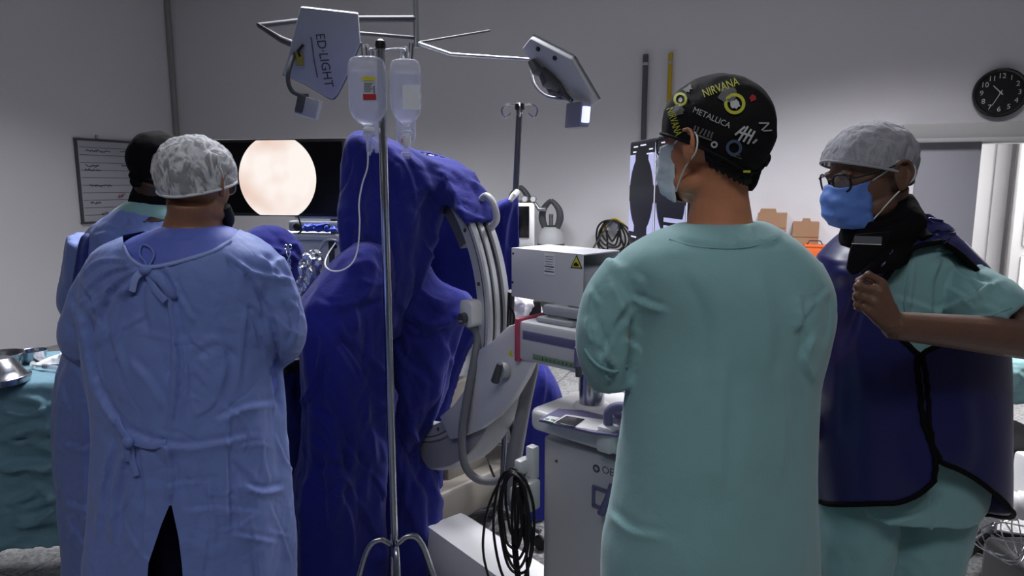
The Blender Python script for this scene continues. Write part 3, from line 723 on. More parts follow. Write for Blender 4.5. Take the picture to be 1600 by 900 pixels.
# bright round image, cut flat above and below
def circ_pts(rx, ry, flat, n=96):
    o_ = []
    for k in range(n):
        a = 2*PI*k/n; o_.append((rx*math.cos(a), max(-flat, min(flat, ry*math.sin(a)))))
    return o_
def screen_mat():
    m = bpy.data.materials.new('endoscope_picture'); m.use_nodes = True; nt = m.node_tree; N = nt.nodes; Lk = nt.links
    for n in list(N): N.remove(n)
    out = N.new('ShaderNodeOutputMaterial'); e = N.new('ShaderNodeEmission'); tc = N.new('ShaderNodeTexCoord')
    n = N.new('ShaderNodeTexNoise'); n.inputs['Scale'].default_value = 4.2; n.inputs['Detail'].default_value = 2
    r = N.new('ShaderNodeValToRGB'); r.color_ramp.elements[0].position = 0.3; r.color_ramp.elements[0].color = (*lin((236, 206, 192)), 1)
    r.color_ramp.elements[1].position = 0.52; r.color_ramp.elements[1].color = (*lin((255, 246, 240)), 1)
    Lk.new(tc.outputs['Object'], n.inputs['Vector']); Lk.new(n.outputs['Fac'], r.inputs['Fac']); Lk.new(r.outputs['Color'], e.inputs['Color'])
    e.inputs['Strength'].default_value = 1.05; Lk.new(e.outputs[0], out.inputs[0]); return m
ic = plane_hit(433, 278, mc+mn*0.003, mn)
ir = 65.5*MY/F
B().prism(circ_pts(ir*0.985, ir, ir*0.87), ic, mu, UP, mu.cross(UP), 0.002).build('round_picture', screen_mat(), scr)
# stand bits under the screen
tz = P(500, 366, MY).z
tw = thing('endoscopy_tower', 'white equipment tower carrying the endoscopy monitor, blue gloves on its shelf', 'equipment tower', (mc.x, mc.y, 0))
cxx = P(470, 400, MY+0.12); ax = (mu, mn, UP); back = mc-mn*0.15
B().box(Vector((back.x, back.y, zb_-0.005))+mu*0.12, (0.24, 0.05, 0.022), ax, 0.004).build('mount_plate', M_greyp, tw)
B().box(Vector((back.x, back.y, zb_-0.052))+mu*0.10, (0.26, 0.07, 0.05), ax, 0.008).build('mount_head', M_greyp, tw)
B().box(Vector((back.x, back.y, zb_-0.04))+mu*0.19-mn*0.05, (0.07, 0.06, 0.18), ax, 0.01).build('arm', mat('light_grey_arm', (182, 184, 190), .4), tw)
for k in (0.02, 0.17):
    c = Vector((back.x, back.y, zb_-0.055))+mu*k+mn*0.036
    B().lathe([(0.018, 0), (0.018, 0.012), (0.012, 0.016)], c, mn, 16).build('knob', M_blackp, tw)
B().tube([Vector((mc.x, mc.y, zb_+0.02))+mu*0.04-mn*0.07, Vector((mc.x, mc.y, zb_-0.03))+mu*0.05-mn*0.08, Vector((mc.x, mc.y, zb_-0.07))+mu*0.055-mn*0.08, Vector((mc.x, mc.y, zb_-0.085))+mu*0.035-mn*0.08], 0.004, n=8, sm=4).build('cable', M_rubber, tw)
sx0 = P(450, 372, MY+0.2); sx1 = P(556, 372, MY+0.2); wt_ = (sx1.x-sx0.x)+0.12; tc_ = Vector(((sx0.x+sx1.x)/2+0.03, MY+0.33, 0))
B().box(tc_+UP*(tz-0.02), (wt_+0.04, 0.48, 0.03), ax, 0.008).build('shelf', mat('tower_white', (214, 215, 220), .4), tw)
B().box(tc_+UP*((tz-0.035)/2+0.06), (wt_, 0.42, tz-0.16), ax, 0.012).build('cabinet', mat('tower_white', (0, 0, 0)), tw)
fc = tc_+mn*0.211
def onf(px, py): return plane_hit(px, py, fc, mn)
B().box(onf(519, 405)+mn*0.002, (0.028, 0.01, 0.17), ax, 0.003).build('vent_strip', M_dgrey, tw)
B().lathe([(0.010, 0), (0.010, 0.01), (0.006, 0.014)], onf(524, 385)+mn*0.001, mn, 16).build('button', M_blackp, tw)
B().tube([onf(500, 390)+mn*0.01, onf(508, 378)+mn*0.03, onf(520, 373)+mn*0.04, onf(534, 376)+mn*0.02], 0.004, n=8, sm=5).build('cable', M_whitep, tw)
B().box(onf(470, 430)+mn*0.002, (0.24, 0.008, 0.2), ax, 0.004).build('front_panel', M_whitep, tw)
for sx in (-1, 1):
    for sy in (-1, 1):
        B().lathe([(0.04, -0.015), (0.045, 0), (0.04, 0.015)], tc_+mu*(sx*wt_*0.4)+mn*(sy*0.15)+UP*0.045, mu, 20).build('caster', M_rubber, tw)
# crumpled blue gloves on the shelf
gb = B(); gp = P(496, 362, MY+0.08); gp.z = tz
gt = thing('exam_gloves', 'crumpled blue gloves lying on the white tower shelf', 'gloves', gp)
rnd = random.Random(5)
for k in range(3):
    s = gp+mu*(-0.05+0.05*k)+UP*0.012
    for j in range(4): gb.tube([s, s+mu*rnd.uniform(-.02, .035)+UP*rnd.uniform(0, .02)+mn*rnd.uniform(-.02, .02), s+mu*rnd.uniform(-.04, .06)+UP*rnd.uniform(0, .035)+mn*rnd.uniform(-.03, .03)], [0.011, 0.009, 0.007], n=8)
g_ = fuse(gb, 0.003, 2); link('glove', g_, mat('glove_blue', (56, 78, 190), .5), gt)

# ------------------------------------------------------------------ things by the back wall
def cyl_tank(px, py_top, h, r, off, label, cap=True):
    p = on_back(px, py_top, off); zt = p.z
    t = thing('gas_cylinder', label, 'gas cylinder', (p.x, p.y, 0))
    B().lathe([(r*0.9, 0), (r, 0.02), (r, zt-0.2), (r*0.98, zt-0.15), (r*0.8, zt-0.06), (r*0.4, zt-0.01), (r*0.3, zt)], (p.x, p.y, 0), n=32).build('tank', mat('cylinder_green', (50, 62, 52), .45), t)
    B().lathe([(r*0.88, -0.17), (r*1.01, -0.165), (r*1.01, -0.12), (r*0.82, -0.06), (r*.5, -0.015)], (p.x, p.y, zt), n=32).build('grey_shoulder', mat('cylinder_shoulder', (170, 172, 174), .5), t)
    if cap:
        q = B(); 
        for a in (0, PI):
            pts = [Vector((p.x, p.y, zt-0.02))+BD*(0.06*math.cos(a)*1.0), Vector((p.x, p.y, zt+0.06))+BD*(0.085*math.cos(a)), Vector((p.x, p.y, zt+0.14))+BD*(0.075*math.cos(a)), Vector((p.x, p.y, zt+0.2))+BD*(0.03*math.cos(a)), Vector((p.x, p.y, zt+0.22))]
            q.tube(pts, [0.028, 0.034, 0.03, 0.024, 0.022], n=12, sm=3)
        q.build('valve_guard', M_dgrey, t)
        B().cyl((p.x, p.y, zt-0.01), (p.x, p.y, zt+0.1), 0.02, n=16).build('valve', M_alu, t)
    return t, p
cyl_tank(861, 352, 0, 0.125, 0.30, 'green gas cylinder with grey shoulder and looped valve guard by the back wall')
cyl_tank(812, 330, 0, 0.10, 0.30, 'slimmer gas cylinder with double gauges, half behind the small dark display')
g0 = on_back(826, 318, 0.38)
rg = thing('pressure_regulator', 'brass and chrome gas regulator with round gauges above the dark display', 'regulator', g0-UP*0.05)
B().tube([g0-BD*0.06, g0+BD*0.07], 0.014, n=12).build('body', mat('brass', (190, 160, 80), .3, 1.0), rg)
for k in (-0.03, 0.05):
    B().lathe([(0.028, 0), (0.03, 0.008), (0.03, 0.02), (0.026, 0.024)], g0+BD*k+UP*0.04, BN, 24).build('gauge', M_alu, rg)
    B().lathe([(0.024, 0.0242), (0.024, 0.0255)], g0+BD*k+UP*0.04, BN, 24).build('gauge_face', M_paper, rg)
B().tube([g0+BD*0.06, g0+BD*0.10-UP*0.05, g0+BD*0.16-UP*0.05], 0.02, n=12).build('valve_body', M_alu, rg)
# small upright display
p = P(820, 350, 4.2)
vm = thing('patient_monitor', 'small dark display with white casing behind the hanging blue cloth', 'monitor', (p.x, p.y, P(820, 385, 4.2).z))
B().box((p.x, p.y, P(820, 351, 4.2).z), (0.115, 0.14, 0.26), None, 0.012).build('casing', M_whitep, vm)
B().box((p.x-0.012, p.y-0.072, P(820, 346, 4.2).z), (0.075, 0.006, 0.19), None, 0.003).build('screen', mat('screen_black', (0, 0, 0)), vm)
B().cyl((p.x+0.02, p.y, P(820, 384, 4.2).z), (p.x+0.02, p.y, 0.6), 0.02, n=16).build('stand_post', M_alu, vm)
B().lathe([(0.25, 0), (0.25, 0.03), (0.06, 0.06), (0.022, 0.1), (0.022, 0.62)], (p.x+0.02, p.y, 0), n=24).build('stand_base', M_greyp, vm)
# ------------------------------------------------------------------ C-arm
E1 = Vector((0.74, -0.6726, 0)).normalized(); E2 = Vector((0.6726, 0.74, 0)).normalized()
CA = math.radians(51); CDX = Vector((math.cos(CA), -math.sin(CA), 0)); CN = Vector((-math.sin(CA), -math.cos(CA), 0))   # in-plane horizontal, face normal to the viewer's left
CC = Vector((-0.40, 2.70, 1.15)); RO = 0.57
carm = thing('c_arm', 'white C shaped X-ray arm on its mobile generator cart', 'x-ray machine', (0.25, 1.95, 0))
def cp(phi, r, ax): return CC + (CDX*math.cos(phi)+UP*math.sin(phi))*r + CN*ax
M_cring = mat('c_ring_grey', (196, 198, 202), 0.32, 0.15)
M_ctrack = mat('c_track_steel', (150, 152, 158), 0.3, 0.7)
def sweep(prof, p0, p1, n=72):
    rs = []
    for i in range(n+1):
        ph = math.radians(p0+(p1-p0)*i/n); rs.append([cp(ph, r, a) for r, a in prof])
    return B().rings(rs)
W2 = 0.045
sweep([(RO-0.062, W2), (RO-0.006, W2), (RO, W2-0.006), (RO, 0.028), (RO-0.014, 0.026), (RO-0.014, 0.012), (RO-0.004, 0.010), (RO-0.004, -0.006), (RO-0.016, -0.008), (RO-0.016, -0.024), (RO, -0.026), (RO, -W2), (RO-0.062, -W2)], -118, 108).build('c_ring', M_cring, carm, ang=25)
for a in (0.019, -0.016):
    sweep([(RO-0.0135, a+0.006), (RO-0.009, a+0.005), (RO-0.009, a-0.005), (RO-0.0135, a-0.006)], -100, 108).build('track', mat('track_dark', (58, 59, 64), .4, .4), carm, ang=25)
sweep([(RO-0.020, W2), (RO-0.020, W2+0.0015), (RO-0.023, W2+0.0015), (RO-0.023, W2)], -110, 100).build('seam', M_dgrey, carm)
for ph in (62, 34, 13, -30, -62, -88):
    B().lathe([(0.007, 0), (0.007, 0.003), (0.004, 0.004)], cp(math.radians(ph), RO-0.042, W2), CN, 12).build('screw', M_dgrey, carm)
# wide inner channel near the top of the ring
sweep([(RO-0.11, W2-0.004), (RO-0.06, W2-0.004), (RO-0.06, -W2), (RO-0.11, -W2)], 30, 100, 36).build('inner_channel', mat('channel_grey', (120, 122, 126), .35, .5), carm)
# grab handle at upper right
hd = [cp(math.radians(43), RO+0.0, -0.03), cp(math.radians(42), RO+0.045, -0.03), cp(math.radians(38), RO+0.06, -0.03), cp(math.radians(33), RO+0.045, -0.03), cp(math.radians(32), RO, -0.03)]
B().tube(hd, 0.012, n=12, sm=5).build('grab_handle', M_greyp, carm)
# image intensifier and tube (mostly under the drapes)
B().cyl(cp(math.radians(103), RO-0.12, 0), cp(math.radians(103), RO-0.36, 0), 0.10, 0.11, 32, 0.02).build('image_intensifier', M_whitep, carm)
B().box(cp(math.radians(-103), RO-0.13, 0), (0.24, 0.2, 0.16), (CDX, CN, UP), 0.03).build('tube_housing', M_whitep, carm)
# carriage plate wrapped round the lower right of the ring
pts = []
def pl(px, py): 
    h = plane_hit(px, py, CC+CN*(W2+0.014), CN)-CC; return (h.dot(CDX), h.z)
outer = [(752, 545), (766, 538), (796, 510), (806, 506), (808, 530), (812, 556), (838, 560), (826, 588), (806, 622), (782, 650), (754, 670), (725, 682), (706, 686), (690, 650), (712, 632), (732, 604), (746, 575)]
pts = [pl(*q) for q in outer]
B().prism(pts, CC+CN*(W2+0.012), CDX, UP, CN, 0.026, 0.006).build('carriage_plate', mat('carriage_white', (206, 207, 210), .4), carm)
rs = []
for i in range(37):
    ph = math.radians(-80+64*i/36); rs.append([cp(ph, r, a) for r, a in ((RO+0.002, W2+0.0), (RO+0.10, W2), (RO+0.115, 0.02), (RO+0.115, -0.05), (RO+0.09, -0.075), (RO+0.002, -0.075))])
B().rings(rs).build('carriage_housing', mat('carriage_grey', (164, 165, 168), .42), carm)
kb = plane_hit(790, 578, CC+CN*(W2+0.03), CN)
B().lathe([(0.026, 0), (0.026, 0.01), (0.02, 0.02)], kb, CN, 24).build('brake_boss', M_greyp, carm)
B().tube([kb+CN*0.03+UP*0.028+CDX*0.01, kb+CN*0.032, kb+CN*0.03-UP*0.035-CDX*0.016], [0.010, 0.012, 0.014], n=12, sm=4).build('brake_lever', M_dgrey, carm)
def tri(b, c, U, V, W, s, th): b.prism([(-s, -s*0.6), (s, -s*0.6), (0, s*1.1)], c, U, V, W, th)
tp = plane_hit(798, 552, CC+CN*(W2+0.026), CN)
B().prism([(-0.012, -0.008), (0.012, -0.008), (0, 0.013)], tp, CDX, UP, CN, 0.001).build('warning_sticker', M_yellow, carm)
# rounded cable bracket on the ring
kb = plane_hit(736, 489, CC+CN*(W2+0.02), CN)
bp_ = [(math.copysign(abs(math.cos(2*PI*k/24))**0.5, math.cos(2*PI*k/24))*0.036, math.copysign(abs(math.sin(2*PI*k/24))**0.5, math.sin(2*PI*k/24))*0.046) for k in range(24)]
B().prism(bp_, kb, CDX, UP, CN, 0.05, 0.006).build('cable_bracket', M_whitep, carm)
B().lathe([(0.018, 0), (0.020, 0.006), (0.018, 0.024)], kb+CN*0.02-UP*0.015, CN, 20).build('cable_gland', M_dgrey, carm)
B().tube([kb+CN*0.04-UP*0.015, P(745, 520, 2.28), P(742, 560, 2.25), P(730, 620, 2.25), P(722, 680, 2.27), P(726, 725, 2.3), P(745, 748, 2.32), P(775, 752, 2.32), P(798, 742, 2.3), P(812, 715, 2.26)], 0.0145, n=14, sm=8).build('hose', M_hose, carm)
B().tube([P(838, 540, 2.2), P(832, 575, 2.22), P(822, 620, 2.2), P(812, 670, 2.18), P(803, 720, 2.16), P(800, 765, 2.16), P(812, 800, 2.14)], [0.018, 0.021, 0.022, 0.024, 0.027, 0.024, 0.022], n=16, sm=8).build('hose', M_hose, carm)
B().tube([P(788, 628, 2.35), P(795, 645, 2.33), P(803, 680, 2.3), P(808, 720, 2.25), P(806, 760, 2.25)], 0.012, n=12, sm=8).build('hose', M_dgrey, carm)
# horizontal cross arm
ca = P(810, 532, 2.05); AL = 0.62
axc = (E1, E2, UP); H = 0.125; Wd = 0.16
zc_ = ca.z; c0_ = Vector((ca.x, ca.y, zc_))+E2*(Wd/2)
B().box(c0_+E1*(AL/2), (AL, Wd, H), axc, 0.012).build('cross_arm', mat('cross_arm_white', (200, 200, 204), .4), carm)
B().box(c0_+E1*(-0.006), (0.018, Wd+0.008, H+0.012), axc, 0.006).build('end_band', mat('band_pink', (176, 72, 96), .5), carm)
f0 = c0_-E2*(Wd/2+0.0015)
B().box(f0+E1*0.30+UP*0.022, (0.56, 0.004, 0.026), axc, 0.001).build('violet_stripe', M_purple, carm)
B().box(f0+E1*0.24-UP*0.040, (0.36, 0.003, 0.016), axc, 0.001).build('green_label', M_greeninfo, carm)
q = B()
for k in range(22): q.box(f0+E1*(0.10+k*0.015)-UP*0.040-E2*0.0018, (0.0025, 0.0008, 0.010 if k % 5 == 0 else 0.006), axc)
q.build('scale_mark', M_ink, carm)
# upper grey pad behind the stripe and link to C carriage
B().box(c0_-E1*0.05-UP*0.03+E2*0.04, (0.09, 0.09, 0.06), axc, 0.02).build('carriage_link', M_greyp, carm)
# pedestal with the square box above
pc = plane_hit(884, 505, c0_+UP*0, -E2); pcs = (pc-c0_).dot(E1); 
pp = c0_+E1*pcs
z_arm = zc_+H/2
zbx0 = P(856, 470, 2.06).z
B().box(Vector((pp.x, pp.y, z_arm+0.008)), (0.14, 0.12, 0.018), axc, 0.008).build('pedestal_foot', M_greyp, carm)
B().box(Vector((pp.x, pp.y, (z_arm+zbx0)/2)), (0.085, 0.085, zbx0-z_arm), axc, 0.02).build('pedestal', M_greyp, carm)
B().box(Vector((pp.x, pp.y, zbx0-0.02))+E1*0.10, (0.3, 0.10, 0.03), axc, 0.006).build('pedestal_bracket', M_greyp, carm)
# column
col = P(925, 606, 1.93)
zct = P(925, 578, 1.93).z; zdeck = 0.955
B().lathe([(0.037, zdeck), (0.037, zct)], (col.x, col.y, 0), n=36).build('lift_column', M_steel, carm)
B().lathe([(0.055, zdeck-0.002), (0.052, zdeck+0.008), (0.040, zdeck+0.012)], (col.x, col.y, 0), n=36).build('column_collar', M_whitep, carm)
B().box((col.x, col.y, zct+0.012), (0.13, 0.11, 0.012), axc, 0.004).build('scale_ring', mat('beige_plate', (196, 180, 140), .5), carm)
B().box((col.x, col.y, zct+0.0), (0.10, 0.085, 0.014), axc, 0.004).build('column_head', M_whitep, carm)
B().box((col.x+0.01, col.y, (zct+zc_-H/2)/2+0.01), (0.09, 0.08, zc_-H/2-zct+0.02), axc, 0.01).build('column_neck', M_dgrey, carm)
B().cyl(P(904, 573, 1.86), P(904, 541, 1.86), 0.0135, 0.012, 20, 0.003).build('lock_lever', M_purple, carm)
B().cyl(P(904, 588, 1.86), P(904, 572, 1.86), 0.009, n=16).build('lever_shaft', M_dgrey, carm)

# square cover box (front face, open right side, inner unit)
b0 = P(799, 387, 2.16); dd = E1
zt0 = b0.z; bl_ = 0.30; bd_ = 0.24
bh = zt0-P(799, 463, 2.16).z
EB1 = Vector((0.70, -0.714, 0)).normalized(); EB2 = Vector((0.714, 0.70, 0)).normalized(); axb = (EB1, EB2, UP)
# length so the near corner falls on column 911
for L_ in np.arange(0.1, 0.6, 0.002):
    if proj(b0+EB1*L_)[0] >= 911: break
bl_ = float(L_)
for D_ in np.arange(0.05, 0.6, 0.002):
    if proj(b0+EB1*bl_+EB2*D_)[0] >= 968: break
bd_ = float(D_)
M_boxw = mat('cover_box_grey_white', (206, 206, 212), .45, var=.02, vscale=6)
q = B(); cb = Vector((b0.x, b0.y, 0))
q.box(cb+EB1*(bl_/2)+EB2*0.002+UP*(zt0-bh/2), (bl_, 0.004, bh), axb, 0.0015)
q.box(cb+EB1*(bl_/2)+EB2*(bd_/2)+UP*(zt0-0.002), (bl_, bd_, 0.004), axb, 0.0015)
q.box(cb+EB1*(bl_/2)+EB2*(bd_-0.002)+UP*(zt0-bh/2), (bl_, 0.004, bh), axb, 0.0015)
q.box(cb+EB1*0.002+EB2*(bd_/2)+UP*(zt0-bh/2), (0.004, bd_, bh), axb, 0.0015)
cov = q.build('cover_box', M_boxw, carm)
B().box(cb+EB1*(bl_/2)+EB2*(bd_/2)+UP*(zt0-bh+0.006), (bl_-0.012, bd_-0.012, 0.012), axb, 0.002).build('tray', M_greyp, carm)
B().box(cb+EB1*(bl_*0.55)+EB2*(bd_/2+0.01)+UP*(zt0-bh*0.60), (bl_*0.8, bd_*0.72, bh*0.6), axb, 0.02, 3).build('inner_unit', M_greyp, carm)
fb = cb-EB2*0.001
def onb(px, py): return plane_hit(px, py, fb, -EB2)
tc2 = onb(901, 411.5)
B().prism([(-0.0225, -0.014), (0.0225, -0.014), (0, 0.025)], tc2-EB2*0.0005, EB1, UP, -EB2, 0.001).build('warning_triangle', M_ink, cov)
B().prism([(-0.0175, -0.0115), (0.0175, -0.0115), (0, 0.019)], tc2-EB2*0.0014, EB1, UP, -EB2, 0.001).build('warning_triangle_yellow', M_yellow, cov)
B().prism([(-0.009, -0.008), (0.009, -0.008), (0.009, -0.003), (0.003, 0.001), (-0.001, 0.005), (-0.004, 0.0), (-0.009, 0.0)], tc2-EB2*0.0021, EB1, UP, -EB2, 0.001).build('warning_pictogram', M_ink, cov)
lb = onb(858.5, 413.5)
B().box(lb-EB2*0.0006, (0.044, 0.001, 0.062), axb).build('info_label', M_paper, cov)
q = B()
for k, (wd_, hh) in enumerate(((.032, .0012), (.030, .0012), (.032, .0012), (.028, .0012), (.038, .003), (.030, .0012), (.038, .003))):
    q.box(lb-EB2*0.0014+UP*(0.024-k*0.0075), (wd_, 0.0006, hh), axb)
q.build('info_print', M_ink, cov)
for (x, y) in ((802, 396), (801, 441)):
    B().lathe([(0.0035, 0), (0.0035, 0.0015)], onb(x, y), -EB2, 12).build('rivet', M_blackp, cov)
B().tube([P(799, 455, 2.2), P(798, 480, 2.22), P(797, 505, 2.25)], 0.012, n=10).build('plug', M_blackp, carm)
B().tube([P(797, 478, 2.2), P(803, 492, 2.2), P(802, 508, 2.2), P(797, 520, 2.22)], 0.004, n=8, sm=4).build('cable', M_blackp, carm)
B().tube([P(797, 468, 2.2), P(794, 495, 2.2), P(793, 515, 2.2)], 0.004, n=8, sm=4).build('cable', M_blackp, carm)

# generator cart
zt = 0.955; c_l = P(825, 656, 1.92); L0 = Vector((0.045, 1.92, 0)); CL_, CW_ = 0.55, 0.33
M_cart = mat('cart_white', (214, 214, 216), .36, var=.015, vscale=5)
# deck: rounded slab
def deck_pts(l, w_, r=0.05, n=6, inset=0):
    o_ = []
    for (cx, cy, a0_) in ((l-r, w_-r, 0), (r, w_-r, 90), (r, r, 180), (l-r, r, 270)):
        for k in range(n+1):
            a = math.radians(a0_+90*k/n); o_.append((cx+(r-inset)*math.cos(a), cy+(r-inset)*math.sin(a)))
    return o_
B().prism(deck_pts(CL_, CW_, 0.035), L0+UP*(zt-0.033), E1, E2, UP, 0.062, 0.014, 3).build('deck', M_cart, carm)
B().prism(deck_pts(CL_-0.05, CW_-0.05, 0.03), L0+E1*0.03+E2*0.025+UP*(0.08+(zt-0.14)/2), E1, E2, UP, zt-0.2, 0.006).build('cabinet', mat('cart_body_grey', (188, 188, 192), .42, var=.02, vscale=4), carm)
# control panel on the deck
def ond(px, py, z=zt): 
    return plane_hit(px, py, (0, 0, z), (0, 0, 1))
def quad(pix, z, th, m, nm, bev=0.002, parent=carm):
    c = Vector((L0.x, L0.y, z)); pts = [((ond(*p_, z)-c).dot(E1), (ond(*p_, z)-c).dot(E2)) for p_ in pix]
    return B().prism(pts, c, E1, E2, UP, th, bev).build(nm, m, parent)
quad([(842, 657), (872, 640), (912, 643), (985, 660), (965, 682), (926, 677)], zt+0.002, 0.008, M_purple, 'control_bezel')
quad([(848, 656), (858, 650), (875, 653), (864, 660)], zt+0.006, 0.004, M_whitep, 'key_pad')
for (x, y) in ((855, 655), (864, 656.5)): 
    c = ond(x, y, zt+.008); B().box(c, (0.012, 0.008, 0.003), axc, 0.001).build('key', mat('green_key', (60, 130, 90), .5), carm)
quad([(864, 661), (884, 648), (947, 657), (933, 674)], zt+0.006, 0.004, M_whitep, 'display_surround')
quad([(867, 660), (885, 650), (914, 655), (897, 667)], zt+0.009, 0.003, mat('lcd_grey', (52, 52, 58), .25), 'display')
# loop handle at the near corner
hb_ = ond(950, 690, zt-0.03); 
B().box(Vector((hb_.x, hb_.y, zt-0.02)), (0.05, 0.05, 0.075), axc, 0.012).build('handle_socket', M_cart, carm)
hz_ = Vector((hb_.x, hb_.y, zt))
B().tube([hz_+UP*0.01, hz_+UP*0.05, hz_+UP*0.068+E1*0.02+E2*0.01, hz_+UP*0.070+E1*0.06+E2*0.02, hz_+UP*0.070+E1*0.2+E2*0.04], [0.013]*5, n=14, sm=5).build('push_handle', M_purple, carm)
# maker mark, violet latch frame, lever
fcart = L0+E2*0.0255-E2*0.0
def onc(px, py): return plane_hit(px, py, fcart, -E2)
lg_ = onc(932, 732)
B().lathe([(0.0115, 0), (0.0115, 0.0012)], lg_, -E2, 24).build('maker_emblem', M_dgrey, carm)
B().lathe([(0.006, 0.0012), (0.006, 0.002)], lg_, -E2, 20).build('emblem_centre', M_greyp, carm)
tx = onc(955, 738)
me = text_mesh('OEC', 0.030, 0.0006); me.transform(Matrix(((E1.x, 0, -E2.x, tx.x), (E1.y, 0, -E2.y, tx.y), (0, 1, 0, tx.z), (0, 0, 0, 1)))); link('maker_lettering', me, M_dgrey, carm)
lf = onc(941, 779)
q = B()
for (dx_, dz_, wx, wz) in ((0, 0.027, 0.062, 0.009), (0, -0.027, 0.062, 0.009), (-0.027, 0, 0.009, 0.056), (0.027, 0, 0.009, 0.056)):
    q.box(lf+E1*dx_+UP*dz_-E2*0.002, (wx, 0.008, wz), axc, 0.001)
q.build('latch_frame', M_purple, carm)
B().tube([onc(966, 752)-E2*0.03, onc(960, 775)-E2*0.035, onc(949, 796)-E2*0.03], [0.008, 0.010, 0.011], n=12, sm=3).build('brake_handle', M_purple, carm)
# side cable hooks
ec = L0+E1*0.028
def one(px, py): return plane_hit(px, py, ec-E2*0.02, -E2)
for (x, y, hh) in ((832, 722, 0.10), (829, 745, 0.05)):
    B().box(one(x, y), (0.03, 0.03, hh), axc, 0.006).build('cable_hook_plate', M_cart, carm)
for (x, y) in ((824, 724), (816, 767), (838, 770)):
    B().box(one(x, y)-E2*0.02, (0.028, 0.05, 0.045 if x != 838 else 0.09), axc, 0.008).build('cable_hook', M_cart, carm)
for (x, y) in ((832, 752), (862, 722)): B().lathe([(0.004, 0), (0.004, 0.003)], onc(x+8, y-2), -E2, 12).build('screw', M_dgrey, carm)
# cart base and white front foot
B().prism(deck_pts(CL_+0.1, CW_+0.08, 0.05), L0-E1*0.05-E2*0.04+UP*0.10, E1, E2, UP, 0.09, 0.02).build('cart_base', M_cart, carm)
fa = P(683, 818, 2.62); fa.z = 0
fz = P(690, 803, 2.62).z
ftop = []
fdir = (Vector((0.10, 2.12, 0))-Vector((fa.x, fa.y, 0))).normalized(); fs = UP.cross(fdir)
rs = []
for t_, wv, hv in ((0.0, 0.045, 0.68), (0.012, 0.068, 0.84), (0.035, 0.088, 0.95), (0.08, 0.1, 1.0), (0.3, 0.1, 1.0), (0.62, 0.1, 1.0)):
    c = fa+fdir*t_; h_ = fz*hv; lo = 0.07
    rs.append([c+fs*(wv*x_)+UP*(lo+(h_-lo)*y_) for x_, y_ in ((-1, 0.15), (-1, 0.8), (-0.85, 1.0), (0.85, 1.0), (1, 0.8), (1, 0.15), (0.85, 0), (-0.85, 0))])
B().rings(rings_sm(rs, 3)).build('front_foot', M_cart, carm, ang=50)
for k in (0.06, 0.5):
    c = fa+fdir*k+UP*0.04; B().lathe([(0.03, -0.015), (0.04, -0.01), (0.04, 0.01), (0.03, 0.015)], c, fs, 20).build('caster', M_rubber, carm)
for (a_, b_) in ((0.05, 0.02), (CL_-0.05, 0.02), (CL_-0.05, CW_-0.02), (0.05, CW_-0.02)):
    c = L0+E1*a_+E2*b_+UP*0.035; B().lathe([(0.026, -0.015), (0.035, -0.01), (0.035, 0.01), (0.026, 0.015)], c, E2, 20).build('caster', M_rubber, carm)
# coiled black mains cable on the hooks
cc2 = thing('coiled_cable', 'thick bundle of coiled black cable hanging from the cart hooks', 'cable', one(826, 850))
q = B(); rnd = random.Random(9)
cen = one(826, 728)-E2*0.05
for i in range(6):
    h_ = 0.10+0.016*i+rnd.uniform(-.01, .01); wd_ = 0.035+0.007*i+rnd.uniform(-.006, .006); o_ = -E2*(0.008*(i % 4)); sh = rnd.uniform(-.015, .02)
    pts = [cen+UP*(-h_+h_*math.cos(2*PI*k/12)+rnd.uniform(-.006, .006))+E1*(wd_*math.sin(2*PI*k/12)+sh+rnd.uniform(-.004, .004))+o_ for k in range(12)]
    q.tube(pts, 0.0042, n=8, sm=5, closed=True)
for i in range(5):
    x0_ = 0.0+0.012*i
    q.tube([cen-UP*0.02+E1*(x0_-.01)-E2*0.01*i, cen-UP*0.14+E1*(x0_-.02), cen-UP*0.28+E1*(x0_-0.01+rnd.uniform(-.02, .02)), cen-UP*0.42+E1*(x0_+rnd.uniform(-.02, .02))], 0.0042, n=8, sm=5)
q.build('cable', M_rubber, cc2)
q = B(); q.tube([cen+E1*0.0, P(795, 735, 1.9), P(772, 770, 1.92), P(758, 815, 1.95), P(756, 870, 1.98), P(775, 940, 2.0)], 0.0042, n=8, sm=8); q.build('loose_loop', M_rubber, cc2)
q = B(); q.box(cen-UP*0.20, (0.018, 0.02, 0.05), axc, 0.004); q.build('plug', M_blackp, cc2)

# ------------------------------------------------------------------ X-ray viewing monitor behind the capped man
xd = Vector((0.15, -0.989, 0)).normalized(); xn = Vector((-0.989, -0.15, 0)).normalized(); x0 = P(985, 222, 2.30); zt1 = x0.z; zb1 = P(988, 380, 2.30).z; xw = 0.50
xc = Vector((x0.x, x0.y, 0))+xd*(xw/2)
xm = thing('x_ray_monitor', 'black X-ray monitor showing two round image frames behind the capped man', 'monitor', (xc.x, xc.y, zb1))
zc1 = (zt1+zb1)/2; hh1 = zt1-zb1; axx = (xd, -xn, UP)
B().box(xc-xn*0.03+UP*zc1, (xw, 0.06, hh1), axx, 0.006).build('housing', M_blackp, xm)
B().box(xc+xn*0.001+UP*zc1, (xw-0.02, 0.002, hh1-0.02), axx).build('screen_glass', mat('xray_dark', (16, 16, 22), .3, emit=(22, 22, 30), estr=.5), xm)
M_xb = mat('xray_light', (150, 152, 190), .4, emit=(168, 170, 205), estr=0.85); M_xw = mat('xray_white', (220, 220, 235), .4, emit=(220, 220, 235), estr=.8)
